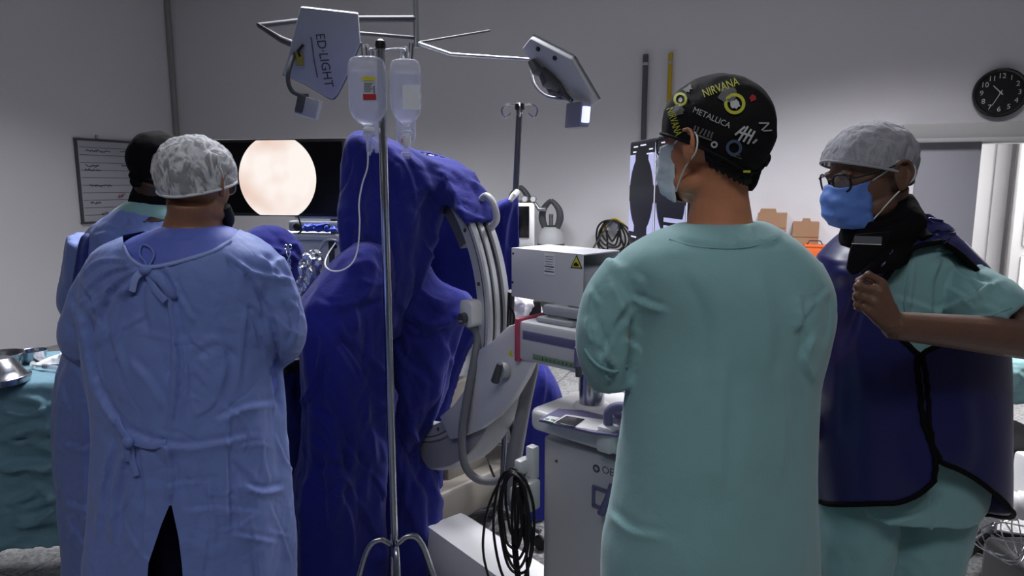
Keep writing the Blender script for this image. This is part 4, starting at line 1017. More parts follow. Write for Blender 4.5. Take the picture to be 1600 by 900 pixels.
for s0 in (0.012, 0.257):
    # corners outside the round frame
    fw, fh = 0.225, hh1*0.74; fc_ = xc-xd*(xw/2)+xd*(s0+fw/2)+UP*(zc1-0.0)+xn*0.0025
    for sx in (-1, 1):
        for sy in (-1, 1):
            pts = [(sx*fw/2, sy*fh/2)]
            for k in range(9):
                a = math.radians(8+ (74)*k/8); pts.append((sx*fw/2*math.cos(a)*0.98, sy*fh/2*math.sin(a)))
            pts = [(sx*fw/2, sy*fh/2), (sx*fw/2*.55, sy*fh/2)]+[(sx*fw/2*math.cos(math.radians(t_)), sy*fh/2*math.sin(math.radians(t_))) for t_ in (57, 45, 33, 22, 12)]+[(sx*fw/2, sy*fh*0.12)]
            B().prism(pts, fc_, xd, UP, xn, 0.001).build('image_corner', M_xb, xm)
    B().box(fc_+xd*(fw/2+0.008), (0.004, 0.001, hh1-0.03), axx).build('divider_line', M_xw, xm)
    q = B()
    for (u_, v_, l_) in ((-0.06, 0.148, 0.04), (0.01, 0.15, 0.05), (-0.07, 0.132, 0.03), (0.08, 0.135, 0.03), (-0.06, -0.14, 0.05), (0.07, 0.122, 0.05)):
        q.box(fc_+xd*u_+UP*v_, (l_, 0.001, 0.004), axx)
    q.build('screen_text', M_xw, xm)
for k in range(4): B().box(xc-xd*(xw/2)+xd*0.40+UP*(zb1+0.03+k*0.022)+xn*0.0035, (0.14, 0.001, 0.012), axx).build('grid_panel', M_xb, xm)
B().cyl(xc-xn*0.20+UP*0.1, xc-xn*0.20+UP*(zc1+.02), 0.03, n=20).build('stand_post', M_greyp, xm)
B().box(xc-xn*0.12+UP*zc1, (0.10, 0.14, 0.08), axx, .01).build('stand_bracket', M_dgrey, xm)
B().box(xc-xn*0.42+UP*0.45, (0.4, 0.42, 0.7), axx, .02).build('stand_cabinet', M_cart, xm)
B().box(xc-xn*0.42+UP*0.07, (0.46, 0.46, 0.05), axx, .02).build('stand_base', M_greyp, xm)
# ------------------------------------------------------------------ cloth
def cloth(name, m, parent, lofts, vox, amp=0.004, scale=9, strokes=(), seed=1, label=None, cat=None, smooth=5, stretch=(1, 1, 0.6), amp2=0.0, scale2=3, cut=None, extra=None, group=None):
    b = B()
    for rs in lofts: b.rings(rs)
    if extra: extra(b)
    me = fuse(b, vox, smooth)
    if amp2: crumple(me, amp2, scale2, 2, seed+5, stretch, 'noise')
    if amp: crumple(me, amp, scale, 3, seed, stretch)
    if strokes: creases(me, strokes)
    if cut:
        for poly in cut: cut_poly(me, poly)
    smooth_mesh(me)
    if parent is None:
        co, _ = get_np(me); lo = co.min(0); hi = co.max(0)
        o = link(name, me, m, None, ((lo[0]+hi[0])/2, (lo[1]+hi[1])/2, lo[2]))
    else: o = link(name, me, m, parent)
    if label: tag(o, label, cat, group)
    return o
def in_poly(px, py, poly):
    ins = np.zeros(len(px), bool); n = len(poly)
    for i in range(n):
        x1, y1 = poly[i]; x2, y2 = poly[(i+1) % n]
        c = ((y1 > py) != (y2 > py)) & (px < (x2-x1)*(py-y1)/((y2-y1) if y2 != y1 else 1e-9)+x1); ins ^= c
    return ins
def cut_poly(me, poly, camside=True):
    co, no = get_np(me); px, py = np_proj(co); ins = in_poly(px, py, poly)
    view = co-np.array((0, 0, CAMZ)); ok = (view*no).sum(1) < 0 if camside else np.ones(len(co), bool)
    kill = set(np.nonzero(ins & ok)[0].tolist()); bm = bmesh.new(); bm.from_mesh(me); bm.verts.ensure_lookup_table()
    bmesh.ops.delete(bm, geom=[bm.verts[i] for i in kill], context='VERTS'); 
    bm.verts.ensure_lookup_table(); n = len(poly)
    for v in bm.verts:
        if not v.is_boundary: continue
        x, y = proj(v.co); best = None
        for i in range(n):
            a = Vector(poly[i]); e = Vector(poly[(i+1) % n])-a; t = max(0, min(1, (Vector((x, y))-a).dot(e)/max(e.length_squared, 1e-9))); q = a+e*t; dd = (q-Vector((x, y))).length
            if best is None or dd < best[0]: best = (dd, q)
        if best[0] < 14: v.co = P(best[1].x, best[1].y, v.co.y)
    bm.to_mesh(me); bm.free(); me.update()
def col(rows, n=56, sm=3, e=2.0):
    """rows: (y, xl, xr, Y, ry)"""
    rs = [ring(a, b_, y, Y, ry, n, e) for (y, a, b_, Y, ry) in rows]
    return rings_sm(rs, sm)

# main drape over the C-arm top and the tube
rows = [(206, 556, 574, 2.42, .03), (216, 546, 600, 2.42, .09), (232, 538, 640, 2.44, .14), (252, 534, 680, 2.46, .17), (280, 530, 706, 2.47, .19), (305, 529, 700, 2.47, .2), (330, 528, 690, 2.46, .2),
        (370, 534, 682, 2.46, .2), (420, 545, 668, 2.46, .2), (470, 555, 652, 2.47, .19), (520, 560, 640, 2.48, .17)]
top = ripple(col(rows), 0.003, 0.02, 3, (5, 9, 14))
# hood over the upper part of the ring
hood = []
for i in range(25):
    ph = math.radians(118-(118-33)*i/24); k = i/24
    th = 0.03; out_r = RO+0.035+0.03*math.sin(k*PI); in_r = RO-0.05-0.13*(1-k)
    wl = 0.11; 
    pr = [(in_r, wl+0.03), ((in_r+out_r)/2, wl+0.045), (out_r, wl), (out_r+0.012, 0.0), (out_r, -wl), ((in_r+out_r)/2, -wl-0.02), (in_r, -wl), (in_r+0.02, 0.0)]
    hood.append([cp(ph, r, a) for r, a in pr])
# re-open the hood: a shell, thicker to the outside only
shell = []
for i in range(33):
    ph = math.radians(120-(120-34)*i/32); k = i/32; o_ = 0.016+0.006*math.sin(9*k); fl = 0.012*math.sin(k*11)
    R2 = RO+o_+fl; ri = RO-0.02-0.14*(1-k)**0.8+0.03*math.sin(k*7)
    wo = W2+0.022
    pr = [(ri, wo), (RO+0.002, wo+0.006), (R2, wo), (R2+0.004, 0), (R2, -wo), (RO, -wo-0.006), (ri, -wo), (ri, -wo+0.014), (RO-0.004, -wo+0.014), (RO+0.004, -wo+0.018), (RO+0.006, 0), (RO+0.004, wo-0.016), (RO-0.004, wo-0.012), (ri, wo-0.012)]
    shell.append([cp(ph, r, a) for r, a in pr])
st_top = [([(575, 205), (600, 260), (622, 340), (640, 430)], 12, -0.010), ([(640, 236), (600, 300), (585, 400), (590, 480)], 14, 0.012),
          ([(700, 290), (690, 330), (668, 400), (655, 450)], 9, 0.010), ([(560, 215), (548, 280), (560, 340)], 8, -0.006),
          ([(535, 345), (560, 352), (580, 372)], 7, 0.008), ([(640, 260), (690, 275), (730, 300)], 8, -0.006), ([(600, 330), (650, 300), (690, 292)], 9, 0.006)]
cloth('surgical_drape', M_drape, None, [top, shell], 0.0075, 0.008, 6, st_top+rand_folds(1, 14, 535, 690, 230, 420, 80, 30, 90, 5, .010)+rand_folds(2, 8, 640, 770, 240, 330, 35, 20, 60, 4, .007), 4, 'royal blue drape hooded over the top of the C shaped arm', 'drape', smooth=4, amp2=0.010, scale2=5)

# front cone of cloth over the patient's raised leg, reaching the floor
rows = [(378, 556, 590, 2.25, .05), (386, 545, 606, 2.25, .10), (402, 524, 612, 2.25, .13), (425, 503, 614, 2.25, .16), (450, 484, 614, 2.25, .19), (472, 471, 614, 2.25, .20),
        (520, 470, 612, 2.25, .20), (580, 474, 612, 2.25, .2), (640, 478, 612, 2.27, .19), (700, 474, 608, 2.29, .18), (760, 462, 606, 2.3, .18), (850, 458, 604, 2.32, .17), (960, 455, 606, 2.34, .17), (1010, 452, 606, 2.34, .16)]
cone = ripple(col(rows), 0.002, 0.022, 8, (4, 7, 11))
st_c = [([(575, 380), (582, 430), (560, 470), (480, 482)], 8, 0.008), ([(560, 480), (600, 470), (612, 450)], 10, -0.008), ([(480, 500), (520, 540), (560, 600), (600, 640)], 9, 0.012), ([(500, 560), (530, 620), (545, 700)], 8, -0.01),
        ([(560, 560), (570, 640), (590, 740)], 10, 0.012), ([(490, 640), (520, 670), (532, 740), (530, 800)], 7, 0.014), ([(540, 420), (575, 410), (605, 440)], 8, 0.006), ([(520, 520), (570, 560), (600, 600)], 7, -0.008),
        ([(480, 760), (520, 735), (560, 765)], 8, 0.012), ([(575, 650), (560, 760), (570, 840)], 9, -0.012)]
cloth('surgical_drape', M_drape, None, [cone], 0.0075, 0.010, 4.5, st_c+rand_folds(3, 20, 470, 600, 470, 820, 70, 35, 110, 5, .013)+rand_folds(33, 10, 490, 600, 400, 520, 40, 60, 60, 4, .006), 9, 'royal blue drape falling in a cone left of the chrome infusion stand', 'drape', amp2=0.012, scale2=4)

# swag and curtain right of the pole
rows = [(400, 600, 660, 2.50, .10), (440, 598, 690, 2.50, .12), (462, 594, 728, 2.50, .13), (480, 594, 738, 2.50, .13), (500, 594, 728, 2.5, .12), (530, 592, 715, 2.5, .12), (600, 590, 700, 2.52, .12), (660, 590, 672, 2.54, .12), (700, 590, 654, 2.56, .12),
        (735, 590, 668, 2.57, .13), (765, 590, 682, 2.57, .14), (850, 592, 686, 2.6, .14), (960, 592, 686, 2.6, .14)]
cur = ripple(col(rows), 0.004, 0.02, 21, (5, 8, 13))
st_s = [([(605, 460), (650, 495), (690, 505), (735, 478)], 9, 0.020), ([(600, 500), (650, 530), (700, 512)], 8, -0.014), ([(615, 560), (640, 640), (650, 700)], 8, 0.014), ([(640, 540), (672, 600), (662, 680)], 8, -0.012),
        ([(600, 620), (625, 740), (650, 840)], 10, 0.012), ([(700, 520), (690, 600), (665, 680)], 6, 0.010), ([(660, 720), (640, 780), (645, 850)], 8, -0.012), ([(610, 440), (640, 470), (655, 460)], 6, 0.010)]
cloth('surgical_drape', M_drape, None, [cur], 0.0075, 0.010, 4.5, st_s+rand_folds(4, 20, 596, 690, 500, 820, 75, 25, 110, 5, .013)+rand_folds(44, 8, 610, 735, 440, 510, 20, 30, 60, 4, .008), 15, 'royal blue drape swagged under the ring, right of the chrome infusion stand', 'drape', amp2=0.012, scale2=4)

# shadowed cloth inside the ring
rows = [(300, 640, 700, 2.86, .05), (340, 620, 745, 2.86, .06), (420, 610, 770, 2.86, .06), (480, 610, 775, 2.86, .06), (560, 615, 728, 2.86, .06), (640, 600, 700, 2.86, .06), (720, 590, 690, 2.86, .06), (800, 590, 690, 2.86, .06)]
inner = ripple(col(rows), 0.01, 0.02, 31, (4, 7, 12))
cloth('surgical_drape', M_drape, None, [inner], 0.011, 0.007, 6, (), 25, 'royal blue drape hanging in shade inside the ring of the arm', 'drape', amp2=0.01, scale2=4)

# dark cloth between the gowned man and the cone
rows = [(520, 440, 500, 2.62, .10), (560, 424, 520, 2.62, .14), (620, 420, 540, 2.62, .15), (700, 425, 560, 2.62, .15), (800, 430, 590, 2.62, .15), (900, 430, 600, 2.62, .15), (960, 430, 600, 2.62, .15)]
dk = ripple(col(rows), 0.006, 0.025, 41, (4, 7, 12))
cloth('surgical_drape', mat('drape_navy', (28, 31, 92), .78, var=.05, vscale=5, wrinkle=.012, wscale=3), None, [dk], 0.009, 0.008, 6, rand_folds(6, 12, 430, 500, 560, 820, 80, 25, 100, 5, .015)+list((([(440, 600), (470, 640), (480, 720)], 8, 0.014), ([(500, 650), (480, 740), (500, 850)], 9, 0.014))), 35, 'darker navy drape hanging between the bending man and the blue cone', 'drape', amp2=0.012, scale2=4)

# draped knee behind the shoulder of the man in the net cap
rows = [(352, 410, 430, 2.66, .03), (358, 394, 446, 2.66, .08), (368, 378, 458, 2.66, .12), (382, 362, 470, 2.66, .15), (400, 350, 478, 2.66, .17), (430, 345, 486, 2.66, .18), (480, 345, 498, 2.66, .18), (600, 350, 500, 2.68, .16), (760, 355, 500, 2.7, .15), (960, 355, 500, 2.72, .15)]
kn = ripple(col(rows), 0.001, 0.014, 51, (4, 7, 12))
st_k = [([(378, 385), (410, 386), (445, 395), (468, 410)], 5, 0.012), ([(425, 360), (440, 380), (462, 392)], 5, -0.006), ([(455, 375), (470, 400), (478, 430)], 5, 0.008)]
cloth('surgical_drape', M_drape, None, [kn], 0.0075, 0.004, 7, st_k+rand_folds(5, 8, 380, 470, 370, 420, 60, 60, 40, 3.5, .007), 45, 'royal blue drape rounded over a knee under the bright monitor', 'drape', amp2=0.006, scale2=4)
# towel clamp and foil sleeve
cl_ = thing('towel_clamp', 'steel towel clamp hanging on the blue draped knee', 'clamp', P(452, 418, 2.44))
for s in (-1, 1):
    B().tube([P(450+s*1, 386, 2.46), P(451+s*3, 396, 2.45), P(452-s*2, 408, 2.45), P(453+s*2, 420, 2.45)], 0.0028, n=8, sm=4).build('jaw', M_steel, cl_)
for s in (-1, 1): B().tube([P(450, 386, 2.46)+Vector((s*.008+.0*math.cos(k), 0, 0))+Vector((0.006*math.cos(k*PI/4), 0, 0.008*math.sin(k*PI/4))) for k in range(8)], 0.002, n=6, closed=True).build('finger_ring', M_steel, cl_)
fb_ = B(); fb_.tube([P(492, 400, 2.50), P(486, 410, 2.47), P(480, 428, 2.45), P(474, 452, 2.44), P(472, 480, 2.44)], [0.026, 0.036, 0.036, 0.028, 0.02], n=18, sm=4)
fm = fuse(fb_, 0.005, 2); crumple(fm, 0.02, 34, 2, 61, (1, 1, .35)); smooth_mesh(fm, 25)
fo = link('foil_sleeve', fm, mat('crinkled_clear_film', (205, 208, 215), .16, .75), None, P(474, 470, 2.44)); tag(fo, 'crinkled shiny film sleeve between the draped knee and the blue cone', 'sleeve')
gh = thing('scope_camera', 'grey scope camera head with rounded top beside the shiny film sleeve', 'camera', P(492, 440, 2.62))
B().box(P(492, 408, 2.62), (0.05, 0.05, 0.09), None, 0.02, 4).build('body', M_hose, gh)
B().tube([P(492, 424, 2.62), P(494, 440, 2.62), P(490, 470, 2.6)], 0.01, n=10, sm=4).build('cable', M_dgrey, gh)

# cloth hanging on the second stand
rows = [(306, 800, 808, 2.90, .02), (312, 788, 809, 2.90, .04), (322, 772, 810, 2.90, .05), (340, 760, 810, 2.90, .05), (400, 755, 811, 2.90, .05), (440, 760, 804, 2.90, .05), (468, 775, 798, 2.90, .04), (500, 780, 797, 2.90, .03)]
hg = ripple(col(rows), 0.004, 0.012, 71, (4, 7, 12))
cloth('surgical_drape', M_drape, None, [hg], 0.008, 0.004, 7, [([(800, 312), (790, 360), (785, 440)], 5, 0.012), ([(808, 320), (802, 400), (790, 460)], 5, -0.01)]+rand_folds(7, 6, 770, 808, 320, 420, 100, 20, 70, 4, .012), 65, 'royal blue cloth clipped to the bare grey infusion stand', 'drape', amp2=0.006, scale2=5)
wc = thing('drape_clip', 'white clip fastening the blue cloth to the bare infusion stand', 'clip', P(803, 312, 2.84))
B().tube([P(797, 314, 2.83), P(802, 306, 2.84), P(808, 300, 2.88)], [0.010, 0.013, 0.013], n=10).build('clip', M_whitep, wc)
rows = [(566, 840, 848, 2.75, .02), (580, 832, 862, 2.75, .08), (600, 822, 872, 2.75, .1), (625, 812, 878, 2.75, .1), (680, 800, 880, 2.75, .1), (800, 795, 880, 2.75, .1)]
cloth('surgical_drape', M_drape, None, [ripple(col(rows), .002, .012, 81, (4, 7))], 0.009, 0.005, 7, (([(846, 570), (850, 600), (845, 640)], 5, .01),), 75, 'royal blue drape peeking out between the thick hose and generator cart', 'drape', amp2=.006, scale2=5)

# ------------------------------------------------------------------ operating table base
ot = thing('operating_table', 'grey operating table base with square column behind the blue drapes', 'operating table', (P(730, 740, 3.15).x, 3.15, 0))
tcx = P(705, 712, 3.1); X_, Y_ = E2, -E1
B().box(Vector((tcx.x, tcx.y, 0.46)), (0.26, 0.24, 0.52), (X_, Y_, UP), 0.012).build('column', mat('beige_grey_enamel', (158, 152, 142), .42, var=.03, vscale=5), ot)
pcn = Vector((tcx.x, tcx.y, 0))+E2*0.12
B().box(pcn+UP*0.19, (0.95, 0.40, 0.17), (X_, Y_, UP), 0.02, 3).build('plinth', mat('beige_grey_enamel', (0, 0, 0)), ot)
B().box(pcn+UP*0.085, (0.9, 0.34, 0.05), (X_, Y_, UP), 0.01).build('plinth_skirt', M_dgrey, ot)
B().box(Vector((tcx.x, tcx.y, 0.82)), (0.20, 0.18, 0.3), (X_, Y_, UP), 0.01).build('column_sleeve', M_steel, ot)
B().box(Vector((tcx.x, tcx.y, 0.98))-E2*0.4, (1.1, 0.42, 0.05), (X_, Y_, UP), 0.015).build('table_top', M_blackp, ot)
for sx in (-1, 1):
    for sy in (-1, 1):
        B().lathe([(0.03, -0.015), (0.035, 0), (0.03, 0.015)], pcn+X_*(sx*0.4)+Y_*(sy*0.12)+UP*0.035, Y_, 20).build('caster', M_rubber, ot)
sl = plane_hit(752, 672, (0, 0, 0.29), (0, 0, 1))
fp = thing('foot_switch', 'grey blue foot switch resting on the operating table plinth', 'foot switch', (sl.x, sl.y, 0.277))
B().box(Vector((sl.x, sl.y, 0.30)), (0.20, 0.16, 0.045), (X_, Y_, UP), 0.015).build('housing', mat('blue_grey_plastic', (112, 120, 140), .45), fp)
B().box(Vector((sl.x, sl.y, 0.33)), (0.10, 0.10, 0.02), (X_, Y_, UP), 0.006).build('pedal', M_dgrey, fp)

# ------------------------------------------------------------------ clutter behind the cross arm
def blob(name, pix, Y, r, m, label, cat, seed, amp=.012, scale=16):
    b = B(); rnd = random.Random(seed)
    for (x, y) in pix: b.ell(P(x, y, Y+rnd.uniform(-.03, .03)), (r*rnd.uniform(.8, 1.3), r, r*rnd.uniform(.7, 1.1)))
    me = fuse(b, 0.008, 3); crumple(me, amp, scale, 3, seed); smooth_mesh(me, 40); co, _ = get_np(me)
    o = link(name, me, m, None, (P(*pix[0], Y).x, Y, co[:, 2].min())); return tag(o, label, cat)
tb_ = P(860, 520, 3.2)
tbl = thing('equipment_table', 'low steel trolley behind the cross arm carrying crumpled white bags', 'trolley', (0.32, 3.4, 0))
tz_ = P(860, 506, 3.2).z
B().box((0.32, 3.4, tz_-0.02), (0.95, 0.5, 0.03), None, 0.006).build('top', M_steel, tbl)
B().box((0.32, 3.4, 0.35), (0.92, 0.46, 0.02), None, 0.006).build('shelf', M_steel, tbl)
for sx in (-1, 1):
    for sy in (-1, 1): B().cyl((0.32+sx*0.45, 3.4+sy*0.22, 0.03), (0.32+sx*0.45, 3.4+sy*0.22, tz_-0.03), 0.013, n=14).build('leg', M_steel, tbl)
blob('plastic_bag', [(800, 488), (812, 478), (826, 486), (790, 492)], 3.28, 0.065, mat('white_film_bag', (226, 222, 228), .35), 'crumpled white bag left of the pedestal under the cover box', 'bag', 91)
blob('plastic_bag', [(905, 492), (925, 484), (942, 494)], 3.28, 0.06, mat('pinkish_film_bag', (222, 190, 202), .35), 'pinkish white bag right of the pedestal under the cover box', 'bag', 92)
b = B(); b.box(P(836, 486, 3.25), (0.06, 0.06, 0.11), None, .012); kd = b.build('camera_unit', M_blackp, None); tag(kd, 'small black device beside the crumpled white bag', 'device')
cpz = thing('table_clamp', 'dark clamp with lever standing on the cross arm behind the sleeve', 'clamp', P(912, 515, 2.12))
B().box(P(911, 500, 2.12), (0.034, 0.034, 0.10), axc, .006).build('body', M_dgrey, cpz)
B().tube([P(912, 492, 2.12), P(903, 488, 2.12), P(894, 491, 2.1)], [0.016, 0.014, 0.010], n=12).build('lever', M_dgrey, cpz)
kt = thing('storage_bin', 'white storage box on the trolley shelf seen past the scrub sleeve', 'box', (0.5, 3.36, 0.36))
B().box((0.5, 3.36, 0.36+0.14), (0.3, 0.28, 0.28), None, .02).build('box', M_whitep, kt); B().box((0.5, 3.36, 0.36+0.285), (0.32, 0.3, 0.025), None, .008).build('lid', M_greyp, kt)
# light tray next to the column
ty_ = plane_hit(975, 625, (0, 0, zt+0.01), (0, 0, 1))
B().box(L0+E1*0.40+E2*0.2+UP*(zt+0.006), (0.34, 0.2, 0.012), axc, .004).build('deck_tray', M_purple, carm)
B().box(L0+E1*0.40+E2*0.2+UP*(zt+0.013), (0.31, 0.17, 0.006), axc, .003).build('deck_tray_mat', M_whitep, carm)

# ------------------------------------------------------------------ instrument table on the left
TT = 0.90
it = thing('instrument_table', 'steel instrument table under a teal drape at the left edge', 'table', (-2.32, 2.50, 0))
tc_c = Vector((-2.32, 2.50, 0)); TX = Vector((0.985, 0.17, 0)); TYv = Vector((-0.17, 0.985, 0)); TL, TW = 1.5, 0.50
B().box(tc_c+UP*(TT-0.03), (TL-.05, TW-.05, 0.03), (TX, TYv, UP), .006).build('table_top', M_steel, it)
for sx in (-1, 1):
    for sy in (-1, 1): B().cyl(tc_c+TX*(sx*(TL/2-.08))+TYv*(sy*(TW/2-.08))+UP*0.0, tc_c+TX*(sx*(TL/2-.08))+TYv*(sy*(TW/2-.08))+UP*(TT-.04), 0.016, n=14).build('leg', M_steel, it)
rs = []
def rrect(l, w_, r, z, n=10, sides=22):
    o_ = []; l /= 2; w_ /= 2
    cs_ = [(l-r, w_-r, 0), (-l+r, w_-r, 90), (-l+r, -w_+r, 180), (l-r, -w_+r, 270)]
    for i, (cx, cy, a0_) in enumerate(cs_):
        for k in range(n): a = math.radians(a0_+90*k/(n-1)); o_.append((cx+r*math.cos(a), cy+r*math.sin(a)))
        nx = cs_[(i+1) % 4]; a = math.radians(nx[2]); e_ = (nx[0]+r*math.cos(a), nx[1]+r*math.sin(a)); s_ = o_[-1]
        for k in range(1, sides): o_.append((s_[0]+(e_[0]-s_[0])*k/sides, s_[1]+(e_[1]-s_[1])*k/sides))
    return [tc_c+TX*x+TYv*y+UP*z for x, y in o_]
zs = [(TT+0.004, -0.12), (TT+0.006, -0.03), (TT+0.002, 0.0), (TT-0.02, 0.014), (TT-0.1, 0.02), (TT-0.25, 0.03), (TT-0.42, 0.045), (TT-0.55, 0.055), (0.30, 0.065)]
for z, off in zs: rs.append(rrect(TL+2*off, TW+2*off, 0.07, z))
rs = ripple(rs, 0.0, 0.020, 95, (17, 29, 41), 0.5)
me = B().rings(rs, cap=True).mesh('m'); me2 = bpy.data.meshes.new('x')
bm = bmesh.new(); bm.from_mesh(me); bmesh.ops.subdivide_edges(bm, edges=bm.edges[:], cuts=3, use_grid_fill=True); bm.to_mesh(me); bm.free()
me = fuse(me, 0.010, 3)
crumple(me, 0.014, 5, 3, 97, (1, 1, 2.2), 'ridge', mask=lambda co: np.clip((TT-0.01-co[:, 2])*8, 0.12, 1))
creases(me, rand_folds(8, 16, 0, 110, 620, 830, 5, 25, 70, 5, .014)+list((([(0, 640), (50, 648), (95, 625)], 7, 0.02), ([(0, 690), (45, 670), (95, 665)], 8, 0.022), ([(0, 735), (40, 728), (90, 735)], 9, 0.022), ([(10, 790), (60, 770), (95, 790)], 9, 0.02), ([(60, 620), (80, 660), (90, 720)], 6, 0.012))))
smooth_mesh(me); dt = link('table_drape', me, M_teal, None, tc_c); tag(dt, 'teal green drape covering the instrument table at the left edge', 'drape')
def ont(px, py, z=TT+0.008): return plane_hit(px, py, (0, 0, z), (0, 0, 1))
def lathe_thing(name, label, cat, c, prof, m, n=40):
    t = thing(name, label, cat, c); B().lathe(prof, c, n=n, cap=False).build('body', m, t, ang=50); return t
c = ont(0, 597); c.x -= 0.005
t = lathe_thing('steel_basin', 'upturned steel basin with stepped foot at the left edge of the teal drape', 'basin', c, [(0.001, 0.085), (0.045, 0.085), (0.052, 0.080), (0.075, 0.045), (0.086, 0.025), (0.095, 0.022), (0.098, 0.012), (0.094, 0.0), (0.09, 0.002), (0.09, 0.02)], M_steel)
c2 = ont(3, 577)
t = lathe_thing('steel_bowl', 'wide shallow steel bowl just behind the upturned basin', 'bowl', c2, [(0.0005, 0.0), (0.04, 0.0), (0.05, 0.006), (0.068, 0.045), (0.074, 0.06), (0.078, 0.062), (0.076, 0.058), (0.066, 0.045), (0.048, 0.009), (0.0005, 0.004)], M_steel)
c3 = ont(53, 565)
t = lathe_thing('steel_cup', 'small polished steel cup beside the folded white gauze', 'cup', c3, [(0.0005, 0.0), (0.036, 0.0), (0.041, 0.006), (0.047, 0.045), (0.049, 0.046), (0.048, 0.042), (0.0405, 0.008), (0.0005, 0.003)], M_steel)
c4 = ont(95, 566); gz = thing('gauze_pad', 'folded white gauze peaked beside the steel cup', 'gauze', c4)
b = B()
for k in range(4):
    b.box(c4+UP*(0.004+0.006*k)+Vector((0.01*k, 0.004*k, 0)), (0.16-0.015*k, 0.10-0.01*k, 0.006), (Vector((0.97, 0.2, 0)), Vector((-0.2, 0.97, 0)), UP), .002)
b.ell(c4+Vector((0.045, 0.0, 0.028)), (0.05, 0.035, 0.022))
me = fuse(b, 0.005, 2); crumple(me, 0.008, 18, 2, 99); smooth_mesh(me, 30); link('gauze', me, M_gauze, gz)
s0_, s1_ = ont(60, 571, TT+.02), ont(103, 577, TT+.02); sd = (s1_-s0_).normalized()
sy = thing('syringe', 'clear plastic syringe lying in front of the white gauze', 'syringe', s0_)
B().cyl(s0_+sd*0.02, s1_, 0.0095, n=20, bev=0.001).build('barrel', M_clear, sy)
B().cyl(s0_+sd*0.03, s0_+sd*0.044, 0.009, n=20).build('stopper', M_blackp, sy)
B().cyl(s0_-sd*0.03, s0_+sd*0.03, 0.004, n=12).build('plunger', M_whitep, sy)
B().lathe([(0.013, 0), (0.013, 0.003)], s0_-sd*0.032, sd, 16).build('thumb_rest', M_whitep, sy)
b = B(); b.lathe([(0.0005, 0.0), (0.012, 0), (0.013, 0.006), (0.009, 0.012), (0.0005, 0.013)], ont(44, 584), n=16); cpq = b.build('vial_cap', mat('dark_teal_cap', (24, 48, 60), .4)); tag(cpq, 'dark teal cap lying alone on the teal drape', 'cap')

# ------------------------------------------------------------------ lower right corner
oc_ = P(1600, 700, 2.5)
an = thing('anaesthesia_chair', 'black padded swivel chair with armrest at the right edge', 'chair', (2.05, 2.75, 0))
b = B(); b.box((2.05, 2.75, 0.50), (0.5, 0.5, 0.09), None, .03, 3); b.build('seat', M_black, an)
b = B(); b.box((1.98, 3.0, 0.93), (0.46, 0.08, 0.50), None, .03, 3); b.build('backrest', M_black, an)
b = B(); b.box((1.86, 2.98, 0.68), (0.08, 0.05, 0.4), None, .012); b.build('back_support', M_blackp, an)
for s in (-1, 1):
    b = B(); b.box((2.05+s*0.28, 2.72, 0.74), (0.06, 0.30, 0.03), None, .01); ar = b.build('armrest', M_blackp, an)
    b = B(); b.box((2.05+s*0.28, 2.72, 0.60), (0.03, 0.05, 0.26), None, .006); b.build('armrest_post', M_blackp, ar)
B().cyl((2.05, 2.75, 0.1), (2.05, 2.75, 0.47), 0.03, n=20).build('gas_lift', M_alu, an)
for k in range(5):
    a = 2*PI*k/5; d = Vector((math.cos(a), math.sin(a), 0)); q0 = Vector((2.05, 2.75, 0))
    lg = B().tube([q0+UP*0.11, q0+d*0.29+UP*0.075], [0.024, 0.016], n=10).build('leg', M_blackp, an)
    B().lathe([(0.02, -0.012), (0.028, 0), (0.02, 0.012)], q0+d*0.29+UP*0.028, d.cross(UP), 16).build('caster', M_rubber, lg)
blob('folded_gown', [(1575, 588), (1590, 580), (1605, 590), (1590, 600), (1615, 575)], 2.62, 0.075, M_scrub, 'rumpled teal cloth over the black chair at the right edge', 'cloth', 101, .014, 9)
def corrug(name, pts, r, label, m):
    cp_ = catmull(pts, 26); rr = [r*(1+0.06*math.sin(i*1.25)) for i in range(len(cp_))]
    q = B().tube(cp_, rr, n=24); o = q.build(name, m, ang=60); tag(o, label, 'hose'); return o
M_cor = mat('white_corrugated_plastic', (206, 204, 206), .45)
corrug('corrugated_hose', [P(1700, 745, 2.0), P(1620, 752, 2.0), P(1575, 760, 2.05), P(1520, 790, 2.12), P(1470, 850, 2.2)], 0.044, 'upper of two thick white corrugated hoses at the lower right', M_cor)
corrug('corrugated_hose', [P(1700, 785, 1.86), P(1640, 786, 1.88), P(1590, 790, 1.9), P(1540, 795, 1.98), P(1490, 830, 2.06), P(1470, 900, 2.1)], 0.040, 'lower of two thick white corrugated hoses at the lower right', M_cor)
hx_ = thing('hose_connector', 'white square connector joining the corrugated hoses at the right edge', 'connector', P(1612, 760, 1.95))
B().box(P(1614, 745, 1.94), (0.06, 0.10, 0.13), None, .012).build('body', M_whitep, hx_); B().lathe([(0.046, -.02), (0.05, 0), (0.046, .02)], P(1602, 752, 1.98), (1, 0, 0), 28).build('collar', M_greyp, hx_)
wb_ = thing('wire_basket', 'wire basket under the white corrugated hoses', 'basket', P(1595, 850, 2.1))
rnd = random.Random(12)
for k in range(5):
    c = P(1555+14*k, 838, 2.12-0.02*k); rad = 0.06+0.012*(k % 3)
    B().tube([c+Vector((rad*math.cos(t_), 0.03*math.sin(t_*2+k), rad*math.sin(t_))) for t_ in np.linspace(0, 2*PI, 25)[:-1]], 0.0022, n=6, closed=True).build('wire', M_steel, wb_)
for k in range(3): B().tube([P(1545, 812+14*k, 2.14), P(1620, 826+14*k, 2.0)], 0.0022, n=6).build('wire', M_steel, wb_)
dk_ = thing('equipment_case', 'black equipment case on the floor behind the corrugated hoses', 'case', P(1600, 860, 2.6))
